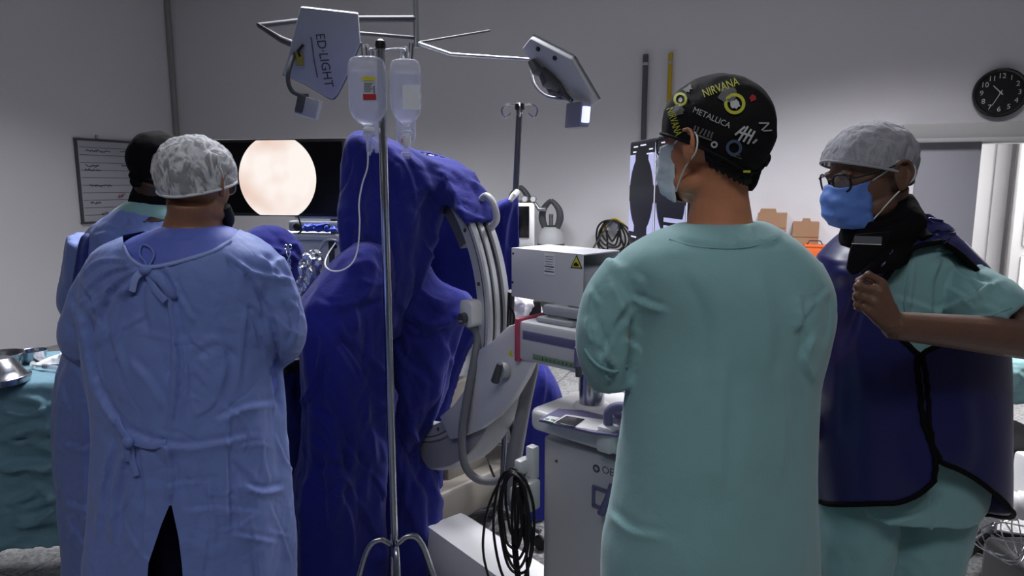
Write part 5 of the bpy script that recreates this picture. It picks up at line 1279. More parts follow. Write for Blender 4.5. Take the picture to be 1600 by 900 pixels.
B().box((2.0, 2.2, 0.16), (0.5, 0.36, 0.3), None, .03, 3).build('case', M_blackp, dk_); B().box((2.0, 2.01, 0.22), (0.2, 0.02, 0.05), None, .006).build('handle', M_dgrey, dk_)
# cables on the floor
cbl = thing('floor_cable', 'black cable snaking over the floor between the two men on the right', 'cable', plane_hit(1300, 800, (0, 0, 0), (0, 0, 1)))
fl = lambda x, y: plane_hit(x, y, (0, 0, 0.008), (0, 0, 1))
B().tube([fl(1180, 760), fl(1240, 770), fl(1272, 778), (fl(1295, 798)), fl(1312, 818), fl(1330, 850)], 0.009, n=10, sm=8).build('cable', M_rubber, cbl)
cbl = thing('floor_cable', 'thicker black cable lying nearest the camera by the teal trousers', 'cable', fl(1290, 840))
B().tube([fl(1200, 845), fl(1262, 836), fl(1300, 842), fl(1330, 850), fl(1400, 870)], 0.012, n=10, sm=8).build('cable', M_rubber, cbl)
cbl = thing('floor_cable', 'thin dark cable curving beside the operating table plinth', 'cable', fl(780, 790))
B().tube([P(745, 700, 2.9), P(760, 712, 2.85), P(770, 740, 2.8), fl(790, 775), fl(840, 800)], 0.005, n=8, sm=8).build('cable', M_rubber, cbl)
bs = thing('floor_beam', 'black floor beam of equipment near the lower right corner', 'base', fl(1500, 850))
B().tube([fl(1476, 846)+UP*0.03, fl(1560, 872)+UP*0.03], 0.035, n=4).build('beam', M_blackp, bs)
# ------------------------------------------------------------------ people
def head_m(px, py, Y, yaw, nod=0, roll=0, s=1.0):
    c = P(px, py, Y)
    return Matrix.Translation(c) @ Matrix.Rotation(math.radians(yaw), 4, 'Z') @ Matrix.Rotation(math.radians(nod), 4, 'X') @ Matrix.Rotation(math.radians(roll), 4, 'Y') @ Matrix.Scale(s, 4)
def tf(Mx, pts): return [Mx @ Vector(p) for p in pts]
def head_shapes(b, Mx):
    """skull, face, nose, lips, brows and ears as closed shells (face looks along -Y)"""
    X, Y, Z = (Mx.to_3x3() @ Vector(v) for v in ((1, 0, 0), (0, 1, 0), (0, 0, 1)))
    ax = (X, Y, Z)
    def e(c, r): b.ell(Mx @ Vector(c), r, ax, 24, 16)
    e((0, 0.008, 0.030), (0.078, 0.098, 0.086))
    e((0, -0.030, -0.010), (0.068, 0.066, 0.085))
    e((0, -0.040, -0.065), (0.052, 0.050, 0.048))
    e((0, -0.066, -0.092), (0.026, 0.022, 0.020))
    for s in (-1, 1):
        e((s*0.046, -0.020, -0.070), (0.020, 0.040, 0.028))
        e((s*0.040, -0.062, -0.020), (0.020, 0.016, 0.016))        # cheekbone
        e((s*0.030, -0.084, 0.022), (0.022, 0.012, 0.008))         # brow
        e((s*0.031, -0.078, 0.004), (0.015, 0.013, 0.011))         # closed lid over the eyeball
        # ear: plate with a raised rim
        e((s*0.083, 0.014, -0.008), (0.008, 0.019, 0.032))
        b.tube(tf(Mx, [(s*0.080, -0.002, 0.004), (s*0.090, 0.004, 0.022), (s*0.095, 0.020, 0.026), (s*0.096, 0.033, 0.012), (s*0.093, 0.030, -0.012), (s*0.087, 0.014, -0.034), (s*0.081, 0.004, -0.038)]), 0.0046, n=8, sm=3)
    b.tube(tf(Mx, [(0, -0.088, 0.012), (0, -0.100, -0.008), (0, -0.113, -0.026), (0, -0.110, -0.036)]), [0.008, 0.009, 0.012, 0.009], n=12, sm=3)
    for s in (-1, 1): e((s*0.011, -0.100, -0.032), (0.009, 0.010, 0.008))
    b.tube(tf(Mx, [(-0.022, -0.086, -0.056), (0, -0.097, -0.053), (0.022, -0.086, -0.056)]), [0.004, 0.0065, 0.004], n=8, sm=3)
    b.tube(tf(Mx, [(-0.020, -0.084, -0.066), (0, -0.094, -0.067), (0.020, -0.084, -0.066)]), [0.004, 0.007, 0.004], n=8, sm=3)
def hand_shapes(b, wrist, mcp, fing, thumb, rad=0.0088, palm_n=None):
    """mcp: four knuckle points; fing: for each finger the PIP, DIP and tip; thumb: four points"""
    w_ = Vector(wrist)
    for i in range(4):
        a = w_.lerp(mcp[i], 0.12)
        b.tube([a, w_.lerp(mcp[i], 0.6), mcp[i]], [0.017, 0.0145, 0.0115], n=12)
    for i in range(4):
        k = (0.95, 1.0, 0.95, 0.82)[i]
        b.tube([mcp[i]]+list(fing[i]), [rad*1.18*k, rad*1.02*k, rad*0.92*k, rad*0.72*k], n=12)
        for q in [mcp[i]]+list(fing[i][:1]): b.ell(q, (rad*1.15*k,)*3, None, 12, 8)
        b.ell(fing[i][-1], (rad*0.75*k,)*3, None, 12, 8)
    b.tube(list(thumb), [0.017, 0.0125, 0.0105, 0.008], n=12); b.ell(thumb[-1], (0.008,)*3, None, 12, 8)
def relaxed_hand(b, wrist, d, side):
    """plain slightly curled hand continuing along d"""
    d = Vector(d).normalized(); s = Vector(side).normalized(); n_ = d.cross(s)
    w_ = Vector(wrist); mc = [w_+d*0.088+s*(0.030-0.02*i) for i in range(4)]; fg = []
    for i in range(4):
        L = (0.9, 1.0, 0.94, 0.75)[i]
        p1 = mc[i]+(d*0.9+n_*0.35)*0.042*L; p2 = p1+(d*0.55+n_*0.8)*0.026*L; p3 = p2+(d*0.2+n_*0.95)*0.020*L; fg.append((p1, p2, p3))
    th = [w_+d*0.02+s*0.02, w_+d*0.055+s*0.045+n_*0.012, w_+d*0.085+s*0.055+n_*0.025, w_+d*0.105+s*0.052+n_*0.035]
    hand_shapes(b, w_, mc, fg, th)
def limb(b, pts, r, n=16): b.tube([Vector(p) for p in pts], r, n=n, sm=4)
def body(parent, Mx, neck, sh, el, wr, hip, knee, ank, m, vox=0.006, hands=(1, 1), hand_fn=None, neck_r=0.06, flare=1.9):
    b = B(); head_shapes(b, Mx)
    hc = Mx @ Vector((0, 0.02, -0.04)); nb = Vector(neck)
    limb(b, [hc, hc.lerp(nb, 0.5), nb, nb-UP*0.05], [neck_r*0.95, neck_r*0.93, neck_r*1.12, neck_r*flare])
    cS = (Vector(sh[0])+Vector(sh[1]))/2; cH = (Vector(hip[0])+Vector(hip[1]))/2
    ex = (Vector(sh[1])-Vector(sh[0])); ex.z = 0; wdt = ex.length/2; ex.normalize(); ey = UP.cross(ex)
    rs = []
    for t_, rx, ry in ((-0.03, 0.55, 0.07), (0.0, 0.86, 0.095), (0.18, 0.90, 0.115), (0.45, 0.80, 0.11), (0.68, 0.74, 0.105), (0.9, 0.84, 0.115), (1.08, 0.82, 0.11), (1.2, 0.6, 0.08)):
        c = cS.lerp(cH, t_); w2 = max(wdt, 0.16)*rx*0.95
        rs.append([c+ex*(w2*math.cos(2*PI*k/28))+ey*(ry*math.sin(2*PI*k/28)) for k in range(28)])
    b.rings(rings_sm(rs, 3))
    for i in (0, 1):
        s_, e_, w_ = Vector(sh[i]), Vector(el[i]), Vector(wr[i])
        limb(b, [s_, s_.lerp(e_, .5), e_, e_.lerp(w_, .35), w_], [0.056, 0.050, 0.041, 0.042, 0.028])
        if hand_fn and hand_fn[i]: hand_fn[i](b)
        else: relaxed_hand(b, w_, w_-e_, UP)
        h_, k_, a_ = Vector(hip[i]), Vector(knee[i]), Vector(ank[i])
        limb(b, [h_+UP*0.04, h_.lerp(k_, .4), k_, k_.lerp(a_, .35), a_], [0.092, 0.082, 0.056, 0.056, 0.038])
    me = fuse(b, vox, 3); smooth_mesh(me); return link('body', me, m, parent)
def shoes(parent, ank, d, m):
    d = Vector(d); d.z = 0; d.normalize(); s = UP.cross(d)
    for a_ in ank:
        a_ = Vector(a_); g = Vector((a_.x, a_.y, 0)); b = B(); rs = []
        for t_, w_, h_ in ((-0.075, 0.02, 0.035), (-0.06, 0.036, 0.075), (0.0, 0.042, 0.085), (0.07, 0.046, 0.07), (0.14, 0.048, 0.05), (0.18, 0.036, 0.038), (0.195, 0.015, 0.02)):
            rs.append([g+d*t_+s*(w_*math.cos(2*PI*k/16))+UP*(max(0.004, h_/2+h_/2*math.sin(2*PI*k/16))) for k in range(16)])
        b.rings(rings_sm(rs, 3)); b.build('shoe', m, parent, ang=60)
def trousers(parent, hip, knee, ank, m, waist_r=0.18):
    b = B(); cH = (Vector(hip[0])+Vector(hip[1]))/2
    ex = (Vector(hip[1])-Vector(hip[0])); ex.z = 0; ex.normalize(); ey = UP.cross(ex)
    b.rings([[cH+UP*z+ex*(rx*math.cos(2*PI*k/28))+ey*(ry*math.sin(2*PI*k/28)) for k in range(28)] for z, rx, ry in ((0.14, .16, .115), (0.05, .175, .13), (-0.06, .18, .13), (-0.10, .15, .1))])
    for i in (0, 1):
        h_, k_, a_ = Vector(hip[i]), Vector(knee[i]), Vector(ank[i])
        limb(b, [h_+UP*0.02, h_.lerp(k_, .5), k_, k_.lerp(a_, .5), a_+UP*0.0], [0.108, 0.098, 0.085, 0.08, 0.074])
    me = fuse(b, 0.011, 3); crumple(me, 0.008, 9, 3, 5, (1, 1, .8)); smooth_mesh(me); return link('trousers', me, m, parent)
def cap_dome(name, Mx, parent, m, rx, ryf, ryb, zt, zf, zb, amp, scale, hem_m=None, seed=1, nA=72, nT=34, puff=0.0, hem_r=0.003, th=0.0015, stretch=(1, 1, 1), zside=None, extra=None):
    """cap over the head: elliptic dome whose rim runs from zf at the forehead to zb at the nape"""
    vs = []; cz = 0.03
    for i in range(nT+1):
        t_ = i/nT
        for k in range(nA):
            a = 2*PI*k/nA; fr = (1+math.cos(a))/2            # 1 at the face, 0 at the nape
            zr = zb+(zf-zb)*fr
            if zside is not None: zr += (zside-(zf+zb)/2)*(math.sin(a)**2)
            th_ = PI/2*t_ if t_ < 1 else PI/2
            # angle from the pole down to the rim on the ellipsoid
            H = (zt-cz); lo = (zr-cz)/H; lo = max(-0.98, min(0.95, lo)); end = math.acos(lo); an_ = end*t_
            r_ = math.sin(an_); z = cz+H*math.cos(an_)
            if an_ > PI/2: r_ = 1-(1-math.sin(an_))*0.55
            ry = ryf if math.cos(a) > 0 else ryb
            pf = 1+puff*math.sin(PI*min(1, t_*1.0))**1.5
            vs.append(Mx @ Vector((rx*r_*math.sin(a)*pf, -ry*r_*math.cos(a)*pf, z)))
    rs = [vs[i*nA:(i+1)*nA] for i in range(nT+1)]
    b = B(); b.rings(rs[1:], cap=False); n0 = len(b.v); b.v.append(rs[0][0]); 
    for k in range(nA): b.f.append((k, n0, (k+1) % nA))
    me = b.mesh(); crumple(me, amp, scale, 3, seed, stretch)
    if extra: extra(me)
    smooth_mesh(me); o = link(name, me, m, parent)
    sd = o.modifiers.new('thickness', 'SOLIDIFY'); sd.thickness = th
    B().tube(rs[-1], hem_r, n=8, closed=True).build('hem', hem_m or m, o)
    return o
def mesh_cap_mat(name, base, white, lo, hi, sc, dist):
    m = bpy.data.materials.new(name); m.use_nodes = True; nt = m.node_tree; N = nt.nodes; Lk = nt.links; b = N['Principled BSDF']
    b.inputs['Base Color'].default_value = (*lin(white), 1); b.inputs['Roughness'].default_value = 0.8; b.inputs['Specular IOR Level'].default_value = 0.2
    tc = N.new('ShaderNodeTexCoord'); n = N.new('ShaderNodeTexNoise'); n.inputs['Scale'].default_value = sc; n.inputs['Detail'].default_value = 5; n.inputs['Distortion'].default_value = dist
    mp = N.new('ShaderNodeMapping'); mp.inputs['Scale'].default_value = (1, 1, 0.55); Lk.new(tc.outputs['Object'], mp.inputs['Vector']); Lk.new(mp.outputs[0], n.inputs['Vector'])
    a = N.new('ShaderNodeMath'); a.operation = 'SUBTRACT'; a.inputs[1].default_value = 0.5; Lk.new(n.outputs['Fac'], a.inputs[0])
    ab = N.new('ShaderNodeMath'); ab.operation = 'ABSOLUTE'; Lk.new(a.outputs[0], ab.inputs[0])
    mr = N.new('ShaderNodeMapRange'); mr.inputs['From Min'].default_value = 0.0; mr.inputs['From Max'].default_value = 0.11; mr.inputs['To Min'].default_value = hi; mr.inputs['To Max'].default_value = lo
    Lk.new(ab.outputs[0], mr.inputs['Value']); Lk.new(mr.outputs[0], b.inputs['Alpha'])
    bp = N.new('ShaderNodeBump'); bp.inputs['Distance'].default_value = 0.012; Lk.new(ab.outputs[0], bp.inputs['Height']); Lk.new(bp.outputs[0], b.inputs['Normal'])
    return m
def mask_part(Mx, parent, m, strap_m, pleats=3, wide=0.068, drop=-0.112, top=0.000, side_y=-0.040):
    nu, nv = 33, 29; vs = []
    for j in range(nv):
        v = j/(nv-1); z = top+(drop-top)*v
        f = -0.112-0.018*math.sin(PI*min(1, v*1.15))**0.8
        if v > 0.8: f += 0.045*((v-0.8)/0.2)**1.5
        if v > 0.85: z -= 0.0
        wv = wide*(1-0.16*v); sy = side_y-0.006*v
        pl_ = 0.0028*math.sin(v*PI*2*pleats)
        for i in range(nu):
            s = -1+2*i/(nu-1)
            y = sy+(f-sy)*(1-abs(s)**2.3); 
            nb = 0.012*math.exp(-(s/0.22)**2)*(1-v)**2
            vs.append(Mx @ Vector((wv*math.sin(s*PI/2*0.98), y+pl_*(1-s*s), z+nb+0.006*s*s*(1-v))))
    b = B(); b.v = vs
    for j in range(nv-1):
        for i in range(nu-1): b.f.append((j*nu+i, j*nu+i+1, (j+1)*nu+i+1, (j+1)*nu+i))
    me = b.mesh(); crumple(me, 0.004, 28, 2, 12); smooth_mesh(me); o = link('face_mask', me, m, parent)
    sd = o.modifiers.new('thickness', 'SOLIDIFY'); sd.thickness = 0.0015
    for s in (-1, 1):
        pts = tf(Mx, [(s*wide*0.99, side_y, top+0.004), (s*0.078, -0.015, 0.012), (s*0.084, 0.010, 0.028), (s*0.092, 0.040, 0.010), (s*0.090, 0.036, -0.020), (s*0.078, 0.0, -0.045), (s*wide*0.86, side_y-0.004, drop+0.022)])
        B().tube(pts, 0.0016, n=8, sm=5).build('ear_strap', strap_m, o)
    return o
def glasses(Mx, parent, m, rx=0.026, rz=0.020, y=-0.105, z=0.004, r=0.0018):
    o = B()
    for s in (-1, 1):
        pts = []
        for k in range(28):
            a = 2*PI*k/28; x = s*0.0335+rx*math.copysign(abs(math.cos(a))**0.85, math.cos(a)); zz = z+rz*math.copysign(abs(math.sin(a))**0.85, math.sin(a))
            pts.append(Mx @ Vector((x, y+abs(x)*abs(x)*3.2, zz)))
        o.tube(pts, r, n=8, closed=True)
    o.tube(tf(Mx, [(-0.009, y+0.001, z+0.006), (0, y-0.002, z+0.010), (0.009, y+0.001, z+0.006)]), r, n=8, sm=3)
    fr = o.build('glasses_frame', m, parent)
    for s in (-1, 1):
        B().tube(tf(Mx, [(s*0.060, y+0.010, z+0.010), (s*0.074, y+0.025, z+0.011), (s*0.082, -0.03, z+0.013), (s*0.084, 0.005, z+0.015), (s*0.083, 0.022, z+0.005)]), r*1.1, n=8, sm=4).build('temple', m, fr)
        rs = []
        for q in (0.999, 0.5, 0.02):
            rs.append([Mx @ Vector((s*0.0335+rx*q*math.cos(2*PI*k/24), y+abs(s*0.0335+rx*q*math.cos(2*PI*k/24))**2*3.2, z+rz*q*math.sin(2*PI*k/24))) for k in range(24)])
        B().rings(rs, cap=False).build('lens', M_glassy, fr)
    return fr

# ================================================ man A : blue gown, net cap, back to camera
YA = 1.66
A = thing('person', 'person in blue tied gown and crinkled white net cap, back to the camera', 'person', (P(295, 600, YA).x, YA, 0))
MA = head_m(307, 288, YA, 172, 8, s=0.885)
shA = (P(185, 425, YA), P(408, 425, YA)); elA = (P(146, 525, YA+.02), P(430, 525, YA+.02)); wrA = (P(215, 560, YA+.27), P(385, 560, YA+.27))
hipA = (P(245, 690, YA), P(370, 690, YA)); knA = (Vector((hipA[0].x, YA+.02, .5)), Vector((hipA[1].x, YA+.02, .5))); anA = (Vector((hipA[0].x-.02, YA, .09)), Vector((hipA[1].x+.02, YA, .09)))
body(A, MA, P(302, 352, YA+.0), shA, elA, wrA, hipA, knA, anA, M_skin_a)
shoes(A, anA, (0.1, 1, 0), M_blackp); trousers(A, hipA, knA, anA, M_navy)
def col2(rows, **k): return col(rows, **k)
rows = [(352, 258, 348, YA, .06), (357, 245, 362, YA, .072), (366, 220, 378, YA, .09), (380, 196, 392, YA, .11), (400, 170, 415, YA, .13), (430, 150, 430, YA, .14), (520, 150, 430, YA, .14), (620, 165, 432, YA, .15)]
cloth('inner_shirt', M_gown2, A, [col(rows)], 0.008, 0.003, 8, (([(262, 372), (290, 378), (320, 372)], 5, .004), ([(310, 362), (300, 385), (305, 400)], 4, .003)), 3)
rows = [(362, 226, 380, YA, .09), (368, 205, 394, YA, .105), (378, 178, 410, YA, .125), (392, 158, 428, YA, .143), (415, 143, 440, YA, .155), (450, 136, 444, YA, .162), (500, 136, 436, YA, .165), (560, 142, 434, YA, .17), (600, 150, 438, YA, .17), (650, 158, 441, YA, .175), (700, 158, 444, YA, .18), (780, 153, 450, YA, .19), (850, 148, 456, YA, .2), (960, 146, 462, YA, .21), (1060, 146, 466, YA, .21), (1110, 147, 466, YA, .21)]
gt_ = ripple(col(rows, 64), 0.000, 0.014, 111, (4, 7, 10))
def slA(b):
    for s in (0, 1):
        S0, E0, W0_ = shA[s], elA[s], wrA[s]; o = Vector((1, 0, 0))*(0.016 if s == 0 else -0.016)
        b.tube([S0+o+UP*0.015, S0.lerp(E0, .5)+Vector((-.004 if s == 0 else .004, 0, 0)), E0, E0.lerp(W0_, .35), W0_.lerp(E0, .05)], [0.076, 0.078, 0.076, 0.072, 0.05], n=24, sm=5)
strA = [
    ([(352, 402), (385, 432), (425, 492)], 3.5, -0.010), ([(374, 412), (402, 428), (470, 440)], 5, 0.010), ([(382, 475), (376, 540), (370, 612)], 5, 0.009), ([(424, 492), (433, 560), (436, 640)], 5, -0.022, 'r'), ([(400, 470), (412, 540), (416, 600)], 6, 0.007),
    ([(137, 492), (141, 560), (152, 602)], 5, -0.020, 'r'), ([(150, 602), (168, 640), (190, 668)], 5, 0.012), ([(240, 425), (262, 455), (272, 520), (275, 594), (262, 690)], 5, 0.016), ([(262, 470), (268, 540), (262, 600)], 4, -0.010),
    ([(258, 412), (285, 470), (308, 508)], 3, 0.008), ([(287, 522), (292, 590), (284, 655)], 4, 0.008), ([(225, 412), (170, 425), (130, 460)], 4, 0.010), ([(225, 415), (180, 445), (148, 500)], 4, 0.010), ([(228, 416), (195, 460), (175, 540)], 5, 0.010),
    ([(225, 410), (160, 408), (128, 432)], 3.5, 0.007), ([(165, 470), (170, 530), (190, 600)], 6, -0.008), ([(232, 420), (222, 470), (232, 520)], 5, -0.008), ([(200, 560), (235, 600), (258, 640)], 6, 0.007),
    ([(190, 672), (230, 690), (300, 700), (400, 680)], 5, 0.008), ([(205, 690), (185, 760), (178, 850)], 5, 0.016), ([(215, 695), (222, 780), (215, 850)], 4, -0.012), ([(175, 690), (164, 760), (152, 850)], 5, 0.010),
    ([(262, 690), (268, 740), (266, 785)], 4, 0.014), ([(300, 720), (304, 800), (300, 850)], 5, 0.006), ([(355, 640), (352, 740), (356, 850)], 5, 0.008), ([(340, 660), (380, 640), (430, 632)], 5, 0.007), ([(380, 760), (410, 770), (446, 762)], 5, 0.009), ([(330, 520), (350, 560), (340, 620)], 8, 0.006),
    ([(300, 560), (340, 540), (370, 560)], 7, -0.005), ([(290, 800), (340, 795), (400, 800)], 4, 0.004), ([(108, 470), (125, 500), (132, 540)], 5, 0.008), ([(120, 440), (140, 470), (150, 500)], 4, -0.007), ([(440, 470), (458, 500), (450, 540)], 5, -0.007), ([(400, 400), (440, 430), (468, 470)], 5, 0.006),
]
neckA = [(188, 340), (193, 380), (203, 400), (222, 413), (243, 413), (276, 406), (330, 390), (362, 372), (380, 352), (360, 330)]
slitA = [(267, 784), (252, 820), (232, 880), (226, 960), (290, 960), (284, 880), (279, 840)]
gownA = cloth('gown', M_gown, A, [gt_], 0.0058, 0.0035, 11, strA+rand_folds(21, 16, 130, 440, 430, 640, 80, 50, 60, 2.6, .0045)+rand_folds(22, 14, 160, 440, 650, 840, 85, 20, 90, 2.8, .006)+rand_folds(23, 10, 180, 440, 650, 840, 0, 15, 60, 2.4, .004)+rand_folds(24, 12, 130, 230, 420, 520, 130, 30, 50, 3, .006)+rand_folds(25, 10, 380, 470, 390, 540, 60, 30, 50, 3, .006), 5, smooth=4, amp2=0.006, scale2=5, cut=[neckA, slitA], extra=slA)
def surf_path(o_me_world, pix, off=0.002):
    out = []
    for (x, y) in pix:
        d = ray(x, y).normalized(); h = o_me_world.ray_cast(Vector((0, 0, CAMZ)), d)
        if h[0]: out.append(h[0]+h[1]*off if h[1].dot(d) < 0 else h[0]-h[1]*off)
    return out
def bvh_of(o):
    me = o.data; wl = wloc(o); return BVHTree.FromPolygons([v.co+wl for v in me.vertices], [tuple(p.vertices) for p in me.polygons])
bvA = bvh_of(gownA)
M_bind = mat('gown_binding', (138, 156, 214), 0.6)
def ribbon(nm, pts, r, parent, m, flat=0.3, sm=4): return B().tube(pts, r, n=10, sm=sm, flat=flat, flatdir=(0, -1, 0.1)).build(nm, m, parent)
nl_ = surf_path(bvA, [(194, 386), (203, 403), (222, 416), (243, 417), (276, 410), (330, 394), (360, 377)], 0.002)
ribbon('neck_binding', nl_, 0.0042, gownA, M_bind, 0.6)
kn_ = surf_path(bvA, [(229, 420)], 0.012)[0]
B().ell(kn_, (0.014, 0.01, 0.01)).build('tie_knot', M_gown, gownA)
def fromk(pix, off=0.010):
    return surf_path(bvA, pix, off)
for pix in ([(229, 420), (212, 432), (205, 452)], [(229, 420), (250, 442), (264, 462), (270, 466)], [(229, 420), (243, 450), (262, 470)]):
    p_ = fromk(pix, .006)
    if len(p_) > 1: ribbon('tie_end', p_, 0.008, gownA, M_bind if pix[1][0] == 212 else M_gown)
bvi = bvh_of([c for c in A.children if c.name.startswith('inner_shirt')][0])
lp = surf_path(bvi, [(230, 412), (221, 400), (224, 386), (236, 388), (243, 400), (238, 412)], 0.006)
B().tube([kn_]+lp+[kn_], 0.0022, n=8, sm=4).build('tie_loop', M_gown, gownA)
kk = surf_path(bvA, [(206, 688)], 0.012)
if kk: B().ell(kk[0], (0.013, 0.010, 0.014)).build('waist_knot', M_gown, gownA)
for pix in ([(184, 655), (193, 672), (206, 688)], [(206, 688), (235, 694), (262, 690)], [(206, 690), (209, 715), (213, 742)], [(205, 690), (199, 705), (201, 718)]):
    p_ = fromk(pix, .005)
    if len(p_) > 1: ribbon('waist_tie', p_, 0.008, gownA, M_gown)
M_netA = mesh_cap_mat('net_cap_white', None, (226, 228, 233), 0.22, 0.82, 30, 1.2)
# hair under the cap and stubble of the beard
def hair_patch(Mx, parent, zt_, zb_, amp=0.002, rx=0.0805, ry=0.101, arc=(95, 265), m=M_hair, n=40, yc=0.008):
    vs = []; rows_ = 14
    for j in range(rows_+1):
        z = zt_+(zb_-zt_)*j/rows_; q = math.sqrt(max(0.05, 1-((z-0.03)/0.092)**2)) if z > -0.02 else 0.84-(-0.02-z)*2.2
        for k in range(n+1):
            z = zt_+(zb_+0.045*(abs(k/n-.5)*2)**1.6+0.004*math.sin(k*2.3)-zt_)*j/rows_; a = math.radians(arc[0]+(arc[1]-arc[0])*k/n); taper = 1-0.03*(abs(k/n-.5)*2)**6
            vs.append(Mx @ Vector((rx*q*taper*math.sin(a), yc-ry*q*taper*math.cos(a), z)))
    b = B(); b.v = vs
    for j in range(rows_):
        for k in range(n): b.f.append((j*(n+1)+k, j*(n+1)+k+1, (j+1)*(n+1)+k+1, (j+1)*(n+1)+k))
    me = b.mesh(); crumple(me, amp, 60, 2, 4); smooth_mesh(me); o = link('hair', me, m, parent)
    sd = o.modifiers.new('thickness', 'SOLIDIFY'); sd.thickness = 0.006; sd.offset = 0
    return o
hair_patch(MA, A, 0.10, -0.040, arc=(60, 300))
capA = cap_dome('net_cap', MA, A, M_netA, 0.099, 0.106, 0.118, 0.132, 0.034, -0.046, 0.007, 24, seed=3, puff=0.03, hem_r=0.0035, stretch=(1, 1, .7), hem_m=mat('cap_elastic', (206, 208, 212), .8))
glasses(MA, A, M_alu)
for s in (1, -1):
    B().tube(tf(MA, [(s*0.062, -0.035, -0.055), (s*0.055, -0.062, -0.085), (s*0.03, -0.085, -0.104), (0, -0.092, -0.108)]), [0.013, 0.017, 0.018, 0.018], n=12, sm=4).build('beard', M_hair, A)
B().tube(tf(MA, [(0.078, -0.02, -0.035), (0.083, 0.008, -0.036), (0.082, 0.028, -0.01)]), 0.0016, n=6, sm=4).build('mask_strap', M_elastic, A)

# ================================================ man B : behind A, dark cap
YB = 2.22
Bm = thing('person', 'person in blue gown and dark cloth cap, half hidden behind the white net cap', 'person', (P(235, 600, YB).x, YB, 0))
MB_ = head_m(250, 262, YB, 158, 4, s=.95)
shB = (P(150, 385, YB), P(325, 385, YB)); elB = (P(128, 475, YB+.04), P(345, 475, YB+.04)); wrB = (P(190, 500, YB+.3), P(310, 500, YB+.3))
hipB = (P(185, 600, YB), P(290, 600, YB)); knB = (Vector((hipB[0].x, YB, .5)), Vector((hipB[1].x, YB, .5))); anB = (Vector((hipB[0].x, YB, .09)), Vector((hipB[1].x, YB, .09)))
body(Bm, MB_, P(238, 322, YB), shB, elB, wrB, hipB, knB, anB, M_skin_b, vox=0.007); shoes(Bm, anB, (.2, 1, 0), M_blackp); trousers(Bm, hipB, knB, anB, M_navy)
rows = [(312, 208, 262, YB, .06), (318, 196, 272, YB, .075), (328, 182, 285, YB, .09), (340, 172, 296, YB, .1), (380, 160, 310, YB, .11)]
cloth('scrub_collar', M_scrub, Bm, [col(rows)], 0.008, 0.002, 9)
rows = [(322, 190, 262, YB-.0, .075), (332, 178, 280, YB, .10), (346, 160, 300, YB, .12), (362, 145, 320, YB, .14), (390, 138, 335, YB, .15), (450, 132, 345, YB, .155), (520, 118, 350, YB, .16), (570, 100, 352, YB, .17), (620, 90, 354, YB, .18), (700, 91, 356, YB, .19), (780, 98, 358, YB, .2), (850, 102, 360, YB, .2), (930, 104, 362, YB, .2)]
def slB(b):
    for s in (0, 1):
        b.tube([shB[s]+UP*.01, shB[s].lerp(elB[s], .5), elB[s], elB[s].lerp(wrB[s], .4), wrB[s]], [0.08, 0.076, 0.07, 0.066, 0.05], n=20, sm=5)
strB = [([(128, 630), (160, 628), (200, 632)], 4, .008), ([(95, 690), (132, 702), (165, 685)], 4, .010), ([(132, 630), (134, 700), (136, 850)], 4, .010), ([(98, 785), (135, 795), (160, 790)], 4, .008), ([(145, 370), (170, 365), (190, 380)], 4, .006), ([(110, 600), (105, 660), (98, 700)], 5, -.006), ([(118, 800), (115, 830), (112, 850)], 4, .008)]
cloth('gown', M_gown, Bm, [ripple(col(rows), 0, .012, 121, (4, 7, 11))], 0.0075, 0.005, 11, strB+rand_folds(26, 12, 90, 160, 560, 840, 80, 40, 60, 3, .007)+rand_folds(27, 10, 150, 260, 335, 380, 20, 40, 40, 3, .006), 7, amp2=.006, scale2=5, extra=slB)
rows = [(362, 146, 165, YB-.02, .06), (368, 142, 170, YB-.02, .09), (400, 138, 172, YB-.02, .11), (440, 132, 176, YB-.02, .12), (500, 122, 180, YB-.02, .15), (540, 130, 180, YB-.02, .14)]
cloth('apron_panel', mat('apron_blue', (32, 46, 112), .55, wrinkle=.006, wscale=3), Bm, [col(rows)], 0.008, 0.002, 8)
rows = [(288, 214, 268, YB, .055), (296, 210, 272, YB, .062), (306, 207, 274, YB, .068), (318, 203, 274, YB, .072), (324, 202, 275, YB, .072)]
cloth('neck_shield', M_black, Bm, [col(rows)], 0.007, 0.003, 12)
capB = cap_dome('cloth_cap', MB_, Bm, M_black, 0.088, 0.104, 0.110, 0.122, 0.034, -0.045, 0.004, 12, seed=6, hem_r=0.003, stretch=(1, 1, 1))
b = B(); kb_ = P(210, 274, YB-.06)
b.ell(kb_, (0.018, 0.015, 0.014)); b.tube([kb_, P(209, 284, YB-.07), P(213, 292, YB-.07)], [0.010, 0.013, 0.010], n=10); b.tube([kb_, P(215, 284, YB-.07), P(220, 291, YB-.07)], [0.010, 0.013, 0.008], n=10); b.tube([kb_, P(222, 268, YB-.04), P(236, 264, YB)], [0.012, 0.014, 0.014], n=10)
me = fuse(b, .004, 2); smooth_mesh(me); link('cap_tie', me, M_black, capB)

